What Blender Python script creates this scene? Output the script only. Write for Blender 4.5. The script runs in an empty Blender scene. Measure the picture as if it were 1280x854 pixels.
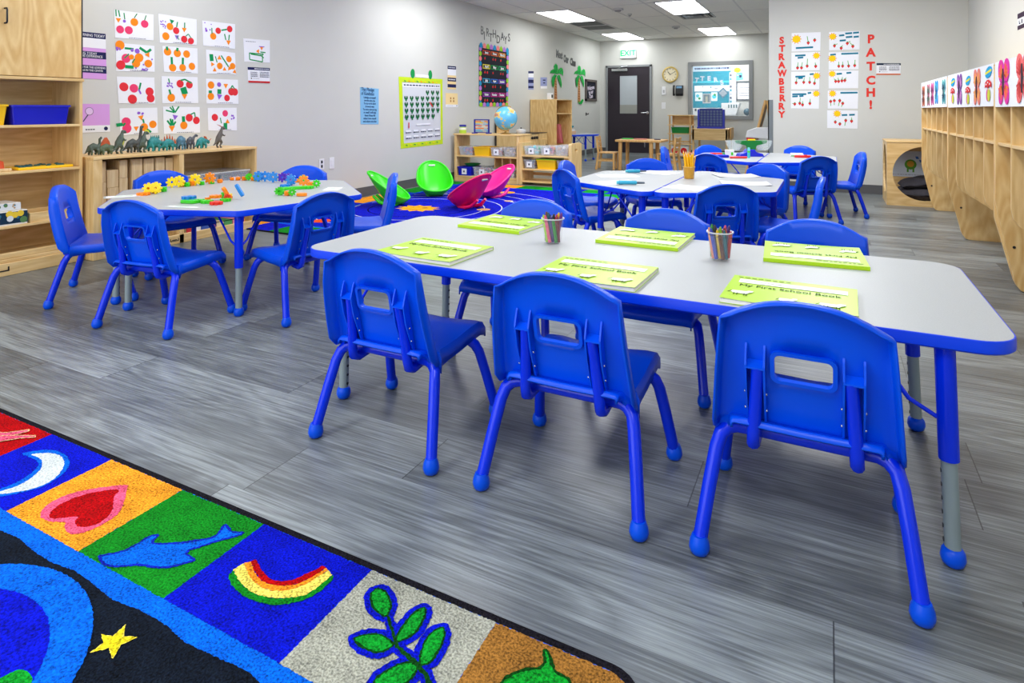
import bpy, bmesh, math, random
from mathutils import Vector, Matrix
random.seed(7)
SC = bpy.context.scene
COL = SC.collection
PI = math.pi
R = math.radians
LAMP_E, LAMP_W, NEXT_W, DAY, EXPO = 7.5, 25., 52., 2.3, .40

# ------------------------------------------------------------------ materials
def lin(c):
    return tuple(((x / 255) / 12.92 if x / 255 <= .04045 else ((x / 255 + .055) / 1.055) ** 2.4) for x in c)

MATS = {}
def mat(name, rgb, rough=.5, metal=0., spec=.5, var=0., vscale=6., bump=0., bscale=200., emit=0., coat=0.):
    if name in MATS:
        return MATS[name]
    m = bpy.data.materials.new(name)
    m.use_nodes = True
    nt = m.node_tree
    b = nt.nodes['Principled BSDF']
    c = lin(rgb)
    b.inputs['Base Color'].default_value = (*c, 1)
    b.inputs['Roughness'].default_value = rough
    b.inputs['Metallic'].default_value = metal
    b.inputs['Specular IOR Level'].default_value = spec
    b.inputs['Coat Weight'].default_value = coat
    if emit:
        b.inputs['Emission Color'].default_value = (*c, 1)
        b.inputs['Emission Strength'].default_value = emit
    tc = nt.nodes.new('ShaderNodeTexCoord')
    n = nt.nodes.new('ShaderNodeTexNoise')
    n.inputs['Scale'].default_value = vscale
    n.inputs['Detail'].default_value = 3
    nt.links.new(tc.outputs['Object'], n.inputs['Vector'])
    v = max(var, .012)
    mr = nt.nodes.new('ShaderNodeMapRange')
    mr.inputs['From Min'].default_value = .3
    mr.inputs['From Max'].default_value = .7
    mr.inputs['To Min'].default_value = 1 - v
    mr.inputs['To Max'].default_value = 1 + v
    nt.links.new(n.outputs['Fac'], mr.inputs['Value'])
    h = nt.nodes.new('ShaderNodeHueSaturation')
    h.inputs['Color'].default_value = (*c, 1)
    nt.links.new(mr.outputs['Result'], h.inputs['Value'])
    nt.links.new(h.outputs['Color'], b.inputs['Base Color'])
    if bump:
        n2 = nt.nodes.new('ShaderNodeTexNoise')
        n2.inputs['Scale'].default_value = bscale
        n2.inputs['Detail'].default_value = 2
        nt.links.new(tc.outputs['Object'], n2.inputs['Vector'])
        bp = nt.nodes.new('ShaderNodeBump')
        bp.inputs['Strength'].default_value = bump
        bp.inputs['Distance'].default_value = .004
        nt.links.new(n2.outputs['Fac'], bp.inputs['Height'])
        nt.links.new(bp.outputs['Normal'], b.inputs['Normal'])
    MATS[name] = m
    return m

def wood(name, light, dark, stretch=(9., 9., .9), rings=5., rough=.42, amount=1.):
    """plywood / birch: fine streaks plus cathedral bands, grain along the axis of the smallest stretch"""
    if name in MATS:
        return MATS[name]
    m = bpy.data.materials.new(name)
    m.use_nodes = True
    nt = m.node_tree
    L = nt.links.new
    b = nt.nodes['Principled BSDF']
    b.inputs['Roughness'].default_value = rough
    tc = nt.nodes.new('ShaderNodeTexCoord')
    mp = nt.nodes.new('ShaderNodeMapping')
    mp.inputs['Scale'].default_value = stretch
    L(tc.outputs['Object'], mp.inputs['Vector'])
    n1 = nt.nodes.new('ShaderNodeTexNoise')
    n1.inputs['Scale'].default_value = .8
    n1.inputs['Detail'].default_value = 2
    L(mp.outputs['Vector'], n1.inputs['Vector'])
    mu = nt.nodes.new('ShaderNodeMath'); mu.operation = 'MULTIPLY'; mu.inputs[1].default_value = rings * 2.2
    L(n1.outputs['Fac'], mu.inputs[0])
    pp = nt.nodes.new('ShaderNodeMath'); pp.operation = 'PINGPONG'; pp.inputs[1].default_value = .5
    L(mu.outputs[0], pp.inputs[0])
    n2 = nt.nodes.new('ShaderNodeTexNoise')
    n2.inputs['Scale'].default_value = 9
    n2.inputs['Detail'].default_value = 4
    L(mp.outputs['Vector'], n2.inputs['Vector'])
    a1 = nt.nodes.new('ShaderNodeMath'); a1.operation = 'MULTIPLY_ADD'; a1.inputs[1].default_value = .9
    L(pp.outputs[0], a1.inputs[0])
    L(n2.outputs['Fac'], a1.inputs[2])
    mr = nt.nodes.new('ShaderNodeMapRange')
    mr.inputs['From Min'].default_value = .35
    mr.inputs['From Max'].default_value = 1.0
    mr.inputs['To Min'].default_value = .5 - .5 * amount
    mr.inputs['To Max'].default_value = .5 + .5 * amount
    L(a1.outputs[0], mr.inputs['Value'])
    mx = nt.nodes.new('ShaderNodeMix'); mx.data_type = 'RGBA'
    mx.inputs['A'].default_value = (*lin(light), 1)
    mx.inputs['B'].default_value = (*lin(dark), 1)
    L(mr.outputs['Result'], mx.inputs['Factor'])
    L(mx.outputs['Result'], b.inputs['Base Color'])
    MATS[name] = m
    return m

def clear(name, rgb, fac=.25, rough=.15):
    if name in MATS:
        return MATS[name]
    m = bpy.data.materials.new(name)
    m.use_nodes = True
    nt = m.node_tree
    b = nt.nodes['Principled BSDF']
    b.inputs['Base Color'].default_value = (*lin(rgb), 1)
    b.inputs['Roughness'].default_value = rough
    t = nt.nodes.new('ShaderNodeBsdfTransparent')
    n = nt.nodes.new('ShaderNodeTexNoise')
    n.inputs['Scale'].default_value = 12
    mr = nt.nodes.new('ShaderNodeMapRange')
    mr.inputs['To Min'].default_value = fac * .8
    mr.inputs['To Max'].default_value = fac * 1.2
    nt.links.new(n.outputs['Fac'], mr.inputs['Value'])
    mx = nt.nodes.new('ShaderNodeMixShader')
    nt.links.new(mr.outputs['Result'], mx.inputs['Fac'])
    nt.links.new(t.outputs[0], mx.inputs[1])
    nt.links.new(b.outputs[0], mx.inputs[2])
    nt.links.new(mx.outputs[0], nt.nodes['Material Output'].inputs['Surface'])
    MATS[name] = m
    return m

def P(name, rgb):            # matt coloured paper
    return mat('paper_' + name, rgb, .85, spec=.2)

# ------------------------------------------------------------------ meshes
class MB:
    """collects shapes; build() links them as ONE mesh object"""
    def __init__(s):
        s.bm = bmesh.new(); s.mats = []; s.mi = 0
    def m(s, material):
        if material not in s.mats:
            s.mats.append(material)
        s.mi = s.mats.index(material)
        return s
    def face(s, vs):
        try:
            f = s.bm.faces.new(vs); f.material_index = s.mi
            return f
        except ValueError:
            return None
    def v(s, co):
        return s.bm.verts.new(co)
    def box(s, x0, x1, y0, y1, z0, z1, M=None):
        c = [Vector((x, y, z)) for z in (z0, z1) for y in (y0, y1) for x in (x0, x1)]
        if M is not None:
            c = [M @ p for p in c]
        a = [s.v(p) for p in c]
        for q in ((0, 2, 3, 1), (4, 5, 7, 6), (0, 1, 5, 4), (2, 6, 7, 3), (0, 4, 6, 2), (1, 3, 7, 5)):
            s.face([a[i] for i in q])
        return s
    def prism(s, pts, z0, z1, M=None, holes=None):
        """polygon pts (x,y) extruded z0..z1, optional holes"""
        if holes:
            return s._prism_holes(pts, z0, z1, M, holes)
        T = (lambda p: M @ Vector(p)) if M is not None else Vector
        a = [s.v(T((x, y, z0))) for x, y in pts]; b = [s.v(T((x, y, z1))) for x, y in pts]
        area = sum(pts[i][0] * pts[(i + 1) % len(pts)][1] - pts[(i + 1) % len(pts)][0] * pts[i][1] for i in range(len(pts)))
        if area < 0:
            a, b = a[::-1], b[::-1]
        s.face(a[::-1]); s.face(b)
        n = len(a)
        for i in range(n):
            s.face([a[i], a[(i + 1) % n], b[(i + 1) % n], b[i]])
        return s
    def _prism_holes(s, pts, z0, z1, M, holes):
        T = (lambda p: M @ Vector(p)) if M is not None else Vector
        loops = [pts] + holes
        for z in (z0, z1):
            tmp = bmesh.new()
            es = []
            for lp in loops:
                vs = [tmp.verts.new((x, y, 0)) for x, y in lp]
                es += [tmp.edges.new((vs[i], vs[(i + 1) % len(vs)])) for i in range(len(vs))]
            bmesh.ops.triangle_fill(tmp, use_beauty=True, use_dissolve=False, edges=es)
            mp = {v: s.v(T((v.co.x, v.co.y, z))) for v in tmp.verts}
            for f in tmp.faces:
                s.face([mp[v] for v in f.verts])
            tmp.free()
        for lp in loops:
            a = [s.v(T((x, y, z0))) for x, y in lp]; b = [s.v(T((x, y, z1))) for x, y in lp]
            n = len(a)
            for i in range(n):
                s.face([a[i], a[(i + 1) % n], b[(i + 1) % n], b[i]])
        return s
    def poly(s, pts):
        return s.face([s.v(Vector(p)) for p in pts])
    def tube(s, pts, r, seg=10, closed=False, caps=True):
        pts = [Vector(p) for p in pts]
        n = len(pts)
        rs = r if isinstance(r, (list, tuple)) else [r] * n
        rings = []
        up = None
        for i in range(n):
            if closed:
                t = pts[(i + 1) % n] - pts[i - 1]
            else:
                t = pts[min(i + 1, n - 1)] - pts[max(i - 1, 0)]
            t.normalize()
            if up is None:
                up = Vector((0, 0, 1)) if abs(t.z) < .9 else Vector((1, 0, 0))
            x = up.cross(t)
            if x.length < 1e-6:
                x = Vector((1, 0, 0)).cross(t)
            x.normalize(); y = t.cross(x); up = y
            rings.append([s.v(pts[i] + (x * math.cos(2 * PI * k / seg) + y * math.sin(2 * PI * k / seg)) * rs[i]) for k in range(seg)])
        for i in range(n if closed else n - 1):
            A, B = rings[i], rings[(i + 1) % n]
            for k in range(seg):
                s.face([A[k], A[(k + 1) % seg], B[(k + 1) % seg], B[k]])
        if caps and not closed:
            s.face(rings[0][::-1]); s.face(rings[-1])
        return s
    def lathe(s, prof, c=(0, 0, 0), seg=24, M=None):
        c = Vector(c)
        rings = []
        for r, z in prof:
            if r < 1e-6:
                p = c + Vector((0, 0, z)); rings.append([s.v(M @ p if M is not None else p)])
            else:
                ring = []
                for k in range(seg):
                    p = c + Vector((r * math.cos(2 * PI * k / seg), r * math.sin(2 * PI * k / seg), z))
                    ring.append(s.v(M @ p if M is not None else p))
                rings.append(ring)
        for A, B in zip(rings, rings[1:]):
            for k in range(seg):
                a0, a1 = A[k % len(A)], A[(k + 1) % len(A)]; b0, b1 = B[k % len(B)], B[(k + 1) % len(B)]
                q = [a0, a1, b1, b0]; u = []
                for w in q:
                    if w not in u: u.append(w)
                if len(u) >= 3: s.face(u)
        return s
    def ball(s, c, r, seg=12, rings=8):
        rx, ry, rz = r if isinstance(r, (list, tuple)) else (r, r, r)
        prof = [(math.sin(PI * i / rings), -math.cos(PI * i / rings)) for i in range(rings + 1)]
        M = Matrix.Translation(Vector(c)) @ Matrix.Diagonal((rx, ry, rz, 1))
        prof = [(0 if i in (0, rings) else p[0], p[1]) for i, p in enumerate(prof)]
        return s.lathe(prof, (0, 0, 0), seg, M)
    def grid(s, rows, closed_u=False):
        vs = [[s.v(Vector(p)) for p in r] for r in rows]
        for i in range(len(vs) - 1):
            n = len(vs[i])
            for j in range(n if closed_u else n - 1):
                s.face([vs[i][j], vs[i][(j + 1) % n], vs[i + 1][(j + 1) % n], vs[i + 1][j]])
        return s
    def build(s, name, parent=None, smooth=None, bevel=0, off=None, solid=0, solid_off=0, subsurf=0, recenter=None, weld=False):
        bm = s.bm
        if weld:
            bmesh.ops.remove_doubles(bm, verts=bm.verts[:], dist=1e-5)
        if off is not None:
            bmesh.ops.translate(bm, verts=bm.verts[:], vec=-Vector(off))
        loc = Vector((0, 0, 0))
        if recenter is None:
            recenter = parent is None
        if recenter and bm.verts:
            xs = [v.co for v in bm.verts]
            lo = Vector([min(p[i] for p in xs) for i in range(3)]); hi = Vector([max(p[i] for p in xs) for i in range(3)])
            loc = Vector(((lo.x + hi.x) / 2, (lo.y + hi.y) / 2, lo.z))
            bmesh.ops.translate(bm, verts=bm.verts[:], vec=-loc)
        bmesh.ops.recalc_face_normals(bm, faces=bm.faces[:])
        me = bpy.data.meshes.new(name)
        bm.to_mesh(me); bm.free()
        for m in s.mats:
            me.materials.append(m)
        if smooth is not None:
            me.shade_smooth(); me.set_sharp_from_angle(angle=R(smooth))
        o = bpy.data.objects.new(name, me)
        COL.objects.link(o)
        o.location = loc
        if parent is not None:
            o.parent = parent
        if solid:
            k = o.modifiers.new('solid', 'SOLIDIFY'); k.thickness = solid; k.offset = solid_off
        if bevel:
            k = o.modifiers.new('bevel', 'BEVEL'); k.width = bevel; k.segments = 2; k.limit_method = 'ANGLE'; k.angle_limit = R(40)
        if subsurf:
            k = o.modifiers.new('sub', 'SUBSURF'); k.levels = subsurf; k.render_levels = subsurf
        return o

def tag(o, label=None, cat=None, group=None, kind=None):
    if label: o['label'] = label
    if cat: o['category'] = cat
    if group: o['group'] = group
    if kind: o['kind'] = kind
    return o

def thing(name, label, cat, loc=(0, 0, 0), rotz=0, group=None):
    o = bpy.data.objects.new(name, None)
    o.empty_display_size = .05
    COL.objects.link(o)
    o.location = loc; o.rotation_euler = (0, 0, rotz)
    return tag(o, label, cat, group)

def struct(o):
    o['kind'] = 'structure'
    return o

def dup(root, loc, rotz, label=None, group=None):
    r = root.copy(); COL.objects.link(r); r.location = loc; r.rotation_euler = (0, 0, rotz)
    if label: r['label'] = label
    if group: r['group'] = group
    for ch in list(root.children):
        c = ch.copy(); COL.objects.link(c); c.parent = r
        for g in list(ch.children):
            d = g.copy(); COL.objects.link(d); d.parent = c
    return r

def rrect(x0, x1, y0, y1, r, n=5):
    pts = []
    for cx, cy, a in ((x1 - r, y0 + r, -90), (x1 - r, y1 - r, 0), (x0 + r, y1 - r, 90), (x0 + r, y0 + r, 180)):
        for i in range(n + 1):
            t = R(a + 90 * i / n); pts.append((cx + r * math.cos(t), cy + r * math.sin(t)))
    return pts

def round_poly(pts, r, n=5):
    """round every corner of a convex polygon"""
    out = []
    N = len(pts)
    for i in range(N):
        p = Vector(pts[i]); a = (Vector(pts[i - 1]) - p).normalized(); b = (Vector(pts[(i + 1) % N]) - p).normalized()
        ang = a.angle(b); d = r / math.tan(ang / 2)
        p0 = p + a * d; p1 = p + b * d
        c = p + (a + b).normalized() * (r / math.sin(ang / 2))
        t0 = math.atan2(p0.y - c.y, p0.x - c.x); t1 = math.atan2(p1.y - c.y, p1.x - c.x)
        dt = (t1 - t0 + PI) % (2 * PI) - PI
        for k in range(n + 1):
            t = t0 + dt * k / n
            out.append((c.x + r * math.cos(t), c.y + r * math.sin(t)))
    return out

def inset(pts, d):
    """move a closed outline inwards by d (outwards if negative)"""
    N = len(pts)
    area = sum(pts[i][0] * pts[(i + 1) % N][1] - pts[(i + 1) % N][0] * pts[i][1] for i in range(N))
    sg = 1 if area > 0 else -1
    out = []
    for i in range(N):
        p0 = Vector(pts[i - 1][:2]); p1 = Vector(pts[i][:2]); p2 = Vector(pts[(i + 1) % N][:2])
        e1 = (p1 - p0).normalized(); e2 = (p2 - p1).normalized()
        n = Vector((-(e1.y + e2.y), e1.x + e2.x))
        if n.length < 1e-6: n = Vector((-e1.y, e1.x))
        n.normalize()
        out.append((p1.x + n.x * d * sg, p1.y + n.y * d * sg))
    return out

def smooth_poly(pts, it=2):
    """Chaikin corner cutting on a closed outline"""
    for _ in range(it):
        o = []
        for i in range(len(pts)):
            a = pts[i]; b = pts[(i + 1) % len(pts)]
            o.append((a[0] * .75 + b[0] * .25, a[1] * .75 + b[1] * .25)); o.append((a[0] * .25 + b[0] * .75, a[1] * .25 + b[1] * .75))
        pts = o
    return pts

# frames for flat things on walls: columns are right, up, out
F_LEFT = Matrix(((0, 0, 1), (1, 0, 0), (0, 1, 0)))       # on the wall at -x, facing +x
F_BACK = Matrix(((1, 0, 0), (0, 0, -1), (0, 1, 0)))      # facing -y
F_RIGHT = Matrix(((0, 0, -1), (-1, 0, 0), (0, 1, 0)))    # on the wall at +x, facing -x
F_UP = Matrix.Identity(3)

def text_mesh(s, size, material, name, parent=None, F=F_UP, at=(0, 0, 0), rot=0, align='CENTER', extrude=.0006, sx=1., bold=0.):
    cu = bpy.data.curves.new(name, 'FONT')
    cu.body = s; cu.size = size; cu.align_x = align; cu.align_y = 'CENTER'; cu.extrude = extrude; cu.offset = bold; cu.resolution_u = 3
    to = bpy.data.objects.new(name + '_curve', cu)
    COL.objects.link(to)
    me = bpy.data.meshes.new_from_object(to.evaluated_get(bpy.context.evaluated_depsgraph_get()))
    bpy.data.objects.remove(to); bpy.data.curves.remove(cu)
    M = Matrix.Translation(Vector(at)) @ (F @ Matrix.Rotation(rot, 3, 'Z') @ Matrix.Diagonal((sx, 1, 1))).to_4x4()
    me.transform(M)
    me.materials.clear(); me.materials.append(material)
    me.name = name
    o = bpy.data.objects.new(name, me)
    COL.objects.link(o)
    if parent is not None: o.parent = parent
    return o

class Sheet:
    """a flat sheet on a wall or table: four corners TL, TR, BR, BL in world; art in unit coordinates (s right, t down)"""
    def __init__(s, c, out, thick=.0015):
        s.c = [Vector(p) for p in c]; s.o = Vector(out).normalized(); s.th = thick
        s.w = ((s.c[1] - s.c[0]).length + (s.c[2] - s.c[3]).length) / 2; s.h = ((s.c[3] - s.c[0]).length + (s.c[2] - s.c[1]).length) / 2
        s.asp = s.w / s.h; s.mb = MB(); s.lv = 0
    def pt(s, u, t, d=0):
        a = s.c[0].lerp(s.c[1], u); b = s.c[3].lerp(s.c[2], u)
        return a.lerp(b, t) + s.o * d
    def base(s, m):
        s.mb.m(m)
        q = [(0, 0), (1, 0), (1, 1), (0, 1)]
        f = [s.mb.v(s.pt(*p, s.th)) for p in q]; b = [s.mb.v(s.pt(*p, 0)) for p in q]
        s.mb.face(f); s.mb.face(b[::-1])
        for i in range(4): s.mb.face([f[i], f[(i + 1) % 4], b[(i + 1) % 4], b[i]])
        return s
    def poly(s, pts, m, lift=None):
        s.lv += 1
        d = s.th + .0004 + .00005 * s.lv if lift is None else lift
        s.mb.m(m); s.mb.face([s.mb.v(s.pt(u, t, d)) for u, t in pts])
        return s
    def rect(s, u0, t0, u1, t1, m, lift=None): return s.poly([(u0, t0), (u1, t0), (u1, t1), (u0, t1)], m, lift)
    def disc(s, u, t, r, m, n=16, e=1.): return s.poly([(u + r / s.asp * math.cos(2 * PI * k / n) * e, t + r * math.sin(2 * PI * k / n)) for k in range(n)], m)
    def line(s, u0, t0, u1, t1, w, m):
        dx, dy = (u1 - u0) * s.asp, t1 - t0
        L = math.hypot(dx, dy) or 1; nx, ny = -dy / L * w / 2 / s.asp, dx / L * w / 2
        return s.poly([(u0 + nx, t0 + ny), (u1 + nx, t1 + ny), (u1 - nx, t1 - ny), (u0 - nx, t0 - ny)], m)
    def tri(s, u, t, r, ang, m): return s.poly([(u + r / s.asp * math.cos(R(ang + 120 * k)), t + r * math.sin(R(ang + 120 * k))) for k in range(3)], m)
    def scribble(s, u0, t0, u1, w, m, n=6, rng=random):
        x = u0
        while x < u1:
            L = rng.uniform(.02, .06)
            s.rect(x, t0 - w / 2, min(x + L, u1), t0 + w / 2, m); x += L + .015
        return s
    def build(s, name, label, cat, group=None, parent=None):
        o = s.mb.build(name, parent)
        if parent is None: tag(o, label, cat, group)
        return o

# ------------------------------------------------------------------ colours
BLUE = mat('blue_plastic', (0, 78, 222), .32, spec=.25, bump=.06, bscale=900)
BLUEM = mat('blue_enamel', (0, 46, 222), .24, spec=.35)
BLUEE = mat('blue_edge_band', (0, 62, 222), .35, spec=.3)
GREYM = mat('grey_leg_metal', (142, 156, 160), .35, metal=.15)
CHROME = mat('bright_metal', (190, 192, 196), .25, metal=.9)
BIRCH = wood('birch_ply', (238, 206, 148), (218, 180, 118), (7, 7, .8), 4, .4)
BIRCHH = wood('birch_ply_long', (238, 206, 148), (218, 180, 118), (7, .8, 7), 4, .4)
BIRCHX = wood('birch_ply_cross', (238, 204, 144), (218, 178, 114), (.8, 7, 7), 4, .4)
FIGURED = wood('figured_ply', (240, 208, 146), (218, 174, 108), (3.2, 3.2, .9), 9, .38)
BLOCKW = wood('block_wood', (232, 208, 164), (214, 182, 134), (14, 14, 1.2), 4, .55)
OAK = wood('honey_wood', (226, 182, 116), (202, 152, 88), (9, 9, 1.), 4, .45)
WHITE = P('white', (236, 238, 244)); DARK = P('black', (22, 22, 28)); NAVY = P('navy', (30, 36, 84))
INK = P('ink', (70, 76, 96)); RED = P('red', (220, 36, 46)); PINK = P('pink', (232, 60, 110)); ORANGE = P('orange', (246, 134, 20))
GREEN = P('green', (22, 146, 74)); DGREEN = P('dark_green', (10, 92, 48)); PURPLE = P('purple', (140, 86, 200)); LILAC = P('lilac', (214, 160, 226))
YELLOW = P('yellow', (248, 208, 30)); TEAL = P('teal', (20, 140, 160)); LIME = P('lime', (196, 222, 40)); SKY = P('sky_blue', (128, 184, 224))
CREAM = P('cream', (240, 214, 156)); GREYP = P('grey', (170, 172, 178)); BLACKP = mat('black_plastic', (24, 24, 28), .4)
WHITEP = mat('white_plastic', (232, 234, 238), .4); YELP = mat('yellow_plastic', (250, 200, 10), .35); GREENP = mat('green_plastic', (10, 130, 50), .35)
DBLUEP = mat('bin_blue_plastic', (4, 14, 190), .35); REDP = mat('red_plastic', (222, 30, 36), .35)
CLEAR = clear('clear_plastic', (225, 232, 240), .28)
GLASS = clear('window_glass', (220, 235, 240), .07, .05)

# ------------------------------------------------------------------ floor
def floor_mat():
    m = bpy.data.materials.new('vinyl_planks'); m.use_nodes = True
    nt = m.node_tree; L = nt.links.new
    b = nt.nodes['Principled BSDF']
    def math_(op, a, c=None, d=None):
        n = nt.nodes.new('ShaderNodeMath'); n.operation = op
        for i, x in enumerate((a, c, d)):
            if x is None: continue
            if isinstance(x, (int, float)): n.inputs[i].default_value = x
            else: L(x, n.inputs[i])
        return n.outputs[0]
    tc = nt.nodes.new('ShaderNodeTexCoord'); sp = nt.nodes.new('ShaderNodeSeparateXYZ')
    L(tc.outputs['Object'], sp.inputs[0])
    X, Y = sp.outputs['X'], sp.outputs['Y']
    W, LEN = .235, 1.42
    yr = math_('DIVIDE', Y, W); row = math_('FLOOR', yr)
    wn = nt.nodes.new('ShaderNodeTexWhiteNoise'); wn.noise_dimensions = '1D'; L(row, wn.inputs['W'])
    xr = math_('ADD', math_('DIVIDE', X, LEN), math_('MULTIPLY', wn.outputs['Value'], 7.3)); colm = math_('FLOOR', xr)
    cb = nt.nodes.new('ShaderNodeCombineXYZ'); L(row, cb.inputs[0]); L(colm, cb.inputs[1])
    wid = nt.nodes.new('ShaderNodeTexWhiteNoise'); wid.noise_dimensions = '2D'; L(cb.outputs[0], wid.inputs['Vector'])
    pid = wid.outputs['Value']
    # seam mask
    fy = math_('FRACT', yr); fx = math_('FRACT', xr)
    ey = math_('MINIMUM', fy, math_('SUBTRACT', 1, fy)); ex = math_('MINIMUM', fx, math_('SUBTRACT', 1, fx))
    seam = math_('MAXIMUM', math_('MULTIPLY', math_('LESS_THAN', ey, .006), .35), math_('LESS_THAN', ex, .0011))
    # grain
    gv = nt.nodes.new('ShaderNodeCombineXYZ')
    L(math_('ADD', math_('MULTIPLY', X, .9), math_('MULTIPLY', pid, 40)), gv.inputs[0]); L(math_('MULTIPLY', Y, 5.2), gv.inputs[1]); L(math_('MULTIPLY', pid, 17), gv.inputs[2])
    n1 = nt.nodes.new('ShaderNodeTexNoise'); n1.inputs['Scale'].default_value = 1.25; n1.inputs['Detail'].default_value = 1.5; n1.inputs['Distortion'].default_value = .35
    L(gv.outputs[0], n1.inputs['Vector'])
    rings = math_('PINGPONG', math_('MULTIPLY', n1.outputs['Fac'], 9), .5)
    fv = nt.nodes.new('ShaderNodeCombineXYZ')
    L(math_('ADD', math_('MULTIPLY', X, 2.2), math_('MULTIPLY', pid, 9)), fv.inputs[0]); L(math_('MULTIPLY', Y, 85), fv.inputs[1])
    n2 = nt.nodes.new('ShaderNodeTexNoise'); n2.inputs['Scale'].default_value = 1.6; n2.inputs['Detail'].default_value = 5; n2.inputs['Roughness'].default_value = .65
    L(fv.outputs[0], n2.inputs['Vector'])
    n3 = nt.nodes.new('ShaderNodeTexNoise'); n3.inputs['Scale'].default_value = .9; n3.inputs['Detail'].default_value = 3; L(gv.outputs[0], n3.inputs['Vector'])
    v = math_('ADD', math_('MULTIPLY', math_('SUBTRACT', rings, .25), .30), math_('MULTIPLY', math_('SUBTRACT', n2.outputs['Fac'], .5), 1.25))
    v = math_('ADD', v, math_('MULTIPLY', math_('SUBTRACT', n3.outputs['Fac'], .5), .7))
    v = math_('ADD', v, math_('MULTIPLY', math_('SUBTRACT', pid, .5), .26))
    v = math_('ADD', v, .5)
    cr = nt.nodes.new('ShaderNodeValToRGB'); e = cr.color_ramp.elements
    e[0].position = .08; e[0].color = (*lin((60, 64, 65)), 1)
    e[1].position = .95; e[1].color = (*lin((166, 175, 176)), 1)
    k = e.new(.5); k.color = (*lin((109, 115, 116)), 1)
    L(v, cr.inputs['Fac'])
    mx = nt.nodes.new('ShaderNodeMix'); mx.data_type = 'RGBA'
    L(math_('MULTIPLY', seam, .75), mx.inputs['Factor']); L(cr.outputs['Color'], mx.inputs['A']); mx.inputs['B'].default_value = (*lin((40, 40, 42)), 1)
    L(mx.outputs['Result'], b.inputs['Base Color'])
    b.inputs['Roughness'].default_value = .32; b.inputs['Specular IOR Level'].default_value = .5
    bp = nt.nodes.new('ShaderNodeBump'); bp.inputs['Strength'].default_value = .25; bp.inputs['Distance'].default_value = .002
    L(v, bp.inputs['Height']); L(bp.outputs['Normal'], b.inputs['Normal'])
    return m
WX, RX, BY, PY, CZ = -4.87, 1.416, 14.233, 8.69, 2.635     # left wall, right wall, back wall, partition, ceiling
FY = -2.2                                                   # how far the room is built behind the camera
PAINT = mat('wall_paint', (204, 205, 200), .7, var=.012, vscale=3, bump=.05, bscale=120)
struct(MB().m(floor_mat()).box(WX - .1, RX + .1, FY, BY + 2.6, -.05, 0).build('floor', recenter=False))
CEILM = mat('ceiling_tile', (238, 238, 236), .9, var=.03, vscale=60, bump=.25, bscale=300)
GRIDM = mat('ceiling_grid_white', (214, 214, 216), .6)
ceil = struct(MB().m(CEILM).box(WX - .1, RX + .1, FY, BY + .1, CZ, CZ + .06).build('ceiling', recenter=False))
g = MB().m(GRIDM)
for i in range(-1, 10):
    x = -4.36 + .62 * i
    if WX < x < RX: g.box(x - .012, x + .012, FY, BY, CZ - .004, CZ + .001)
for i in range(-9, 4):
    y = 10.76 + 1.385 * i
    if FY < y < BY: g.box(WX, RX, y - .012, y + .012, CZ - .0035, CZ + .001)
g.build('ceiling_grid', ceil)
struct(MB().m(PAINT).box(WX - .1, WX, FY, BY + .1, 0, CZ).build('wall_left', recenter=False))
struct(MB().m(PAINT).box(RX, RX + .1, FY, PY + .12, 0, CZ).build('wall_right', recenter=False))
wx0, wx1, wz0, wz1 = -2.735, -1.515, .865, 2.0
b = MB().m(PAINT)
for x0, x1, z0, z1 in ((WX - .1, wx0, 0, CZ), (wx1, .2, 0, CZ), (wx0, wx1, 0, wz0), (wx0, wx1, wz1, CZ)):
    b.box(x0, x1, BY, BY + .12, z0, z1)
struct(b.build('wall_back', recenter=False))
struct(MB().m(PAINT).box(-.69, RX, PY, PY + .12, 0, CZ).box(-.69, -.57, PY + .12, BY, 0, CZ).build('wall_partition', recenter=False))
struct(MB().m(PAINT).box(-.7, RX + .1, FY - .1, FY, 0, CZ).build('wall_daylight_block', recenter=False))  # unseen wall behind the camera, added to keep daylight off the right side
BASE = mat('vinyl_base', (88, 88, 90), .55)
struct(MB().m(BASE).box(WX, WX + .008, FY, BY, 0, .11).build('baseboard_left', recenter=False))
struct(MB().m(BASE).box(WX, -3.66 - 1.02, BY - .008, BY, 0, .11).box(-3.61, -.69, BY - .008, BY, 0, .11).build('baseboard_back', recenter=False))
struct(MB().m(BASE).box(-.69, RX, PY - .008, PY, 0, .11).build('baseboard_partition', recenter=False))
struct(MB().m(BASE).box(RX - .008, RX, FY, PY, 0, .11).build('baseboard_right', recenter=False))
GUARD = mat('corner_guard_grey', (112, 120, 124), .5)
struct(MB().m(GUARD).box(-.70, -.64, PY - .006, PY + .002, .11, 1.145).box(-.70, -.688, PY - .006, PY + .06, .11, 1.145).build('trim_1', recenter=False))

# back window with its frame, pane and the classroom seen behind it
FRM = mat('frame_grey', (132, 136, 138), .45)
w = MB().m(FRM)
fo = .07
for x0, x1, z0, z1 in ((wx0 - fo, wx0 + .012, wz0 - fo, wz1 + fo), (wx1 - .012, wx1 + fo, wz0 - fo, wz1 + fo), (wx0, wx1, wz0 - fo, wz0 + .012), (wx0, wx1, wz1 - .012, wz1 + fo)):
    w.box(x0, x1, BY - .03, BY + .125, z0, z1)
win = struct(w.build('window_1', recenter=False, bevel=.003))
MB().m(GLASS).box(wx0, wx1, BY + .05, BY + .056, wz0, wz1).build('pane', win)
NY = BY + 2.3
struct(MB().m(PAINT).box(-4.2, .2, NY, NY + .1, 0, CZ).box(-4.3, -4.2, BY + .12, NY, 0, CZ).box(.1, .2, BY + .12, NY, 0, CZ).build('wall_next_room', recenter=False))
struct(MB().m(CEILM).box(-4.2, .2, BY + .12, NY, CZ, CZ + .06).build('ceiling_next_room', recenter=False))

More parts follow.
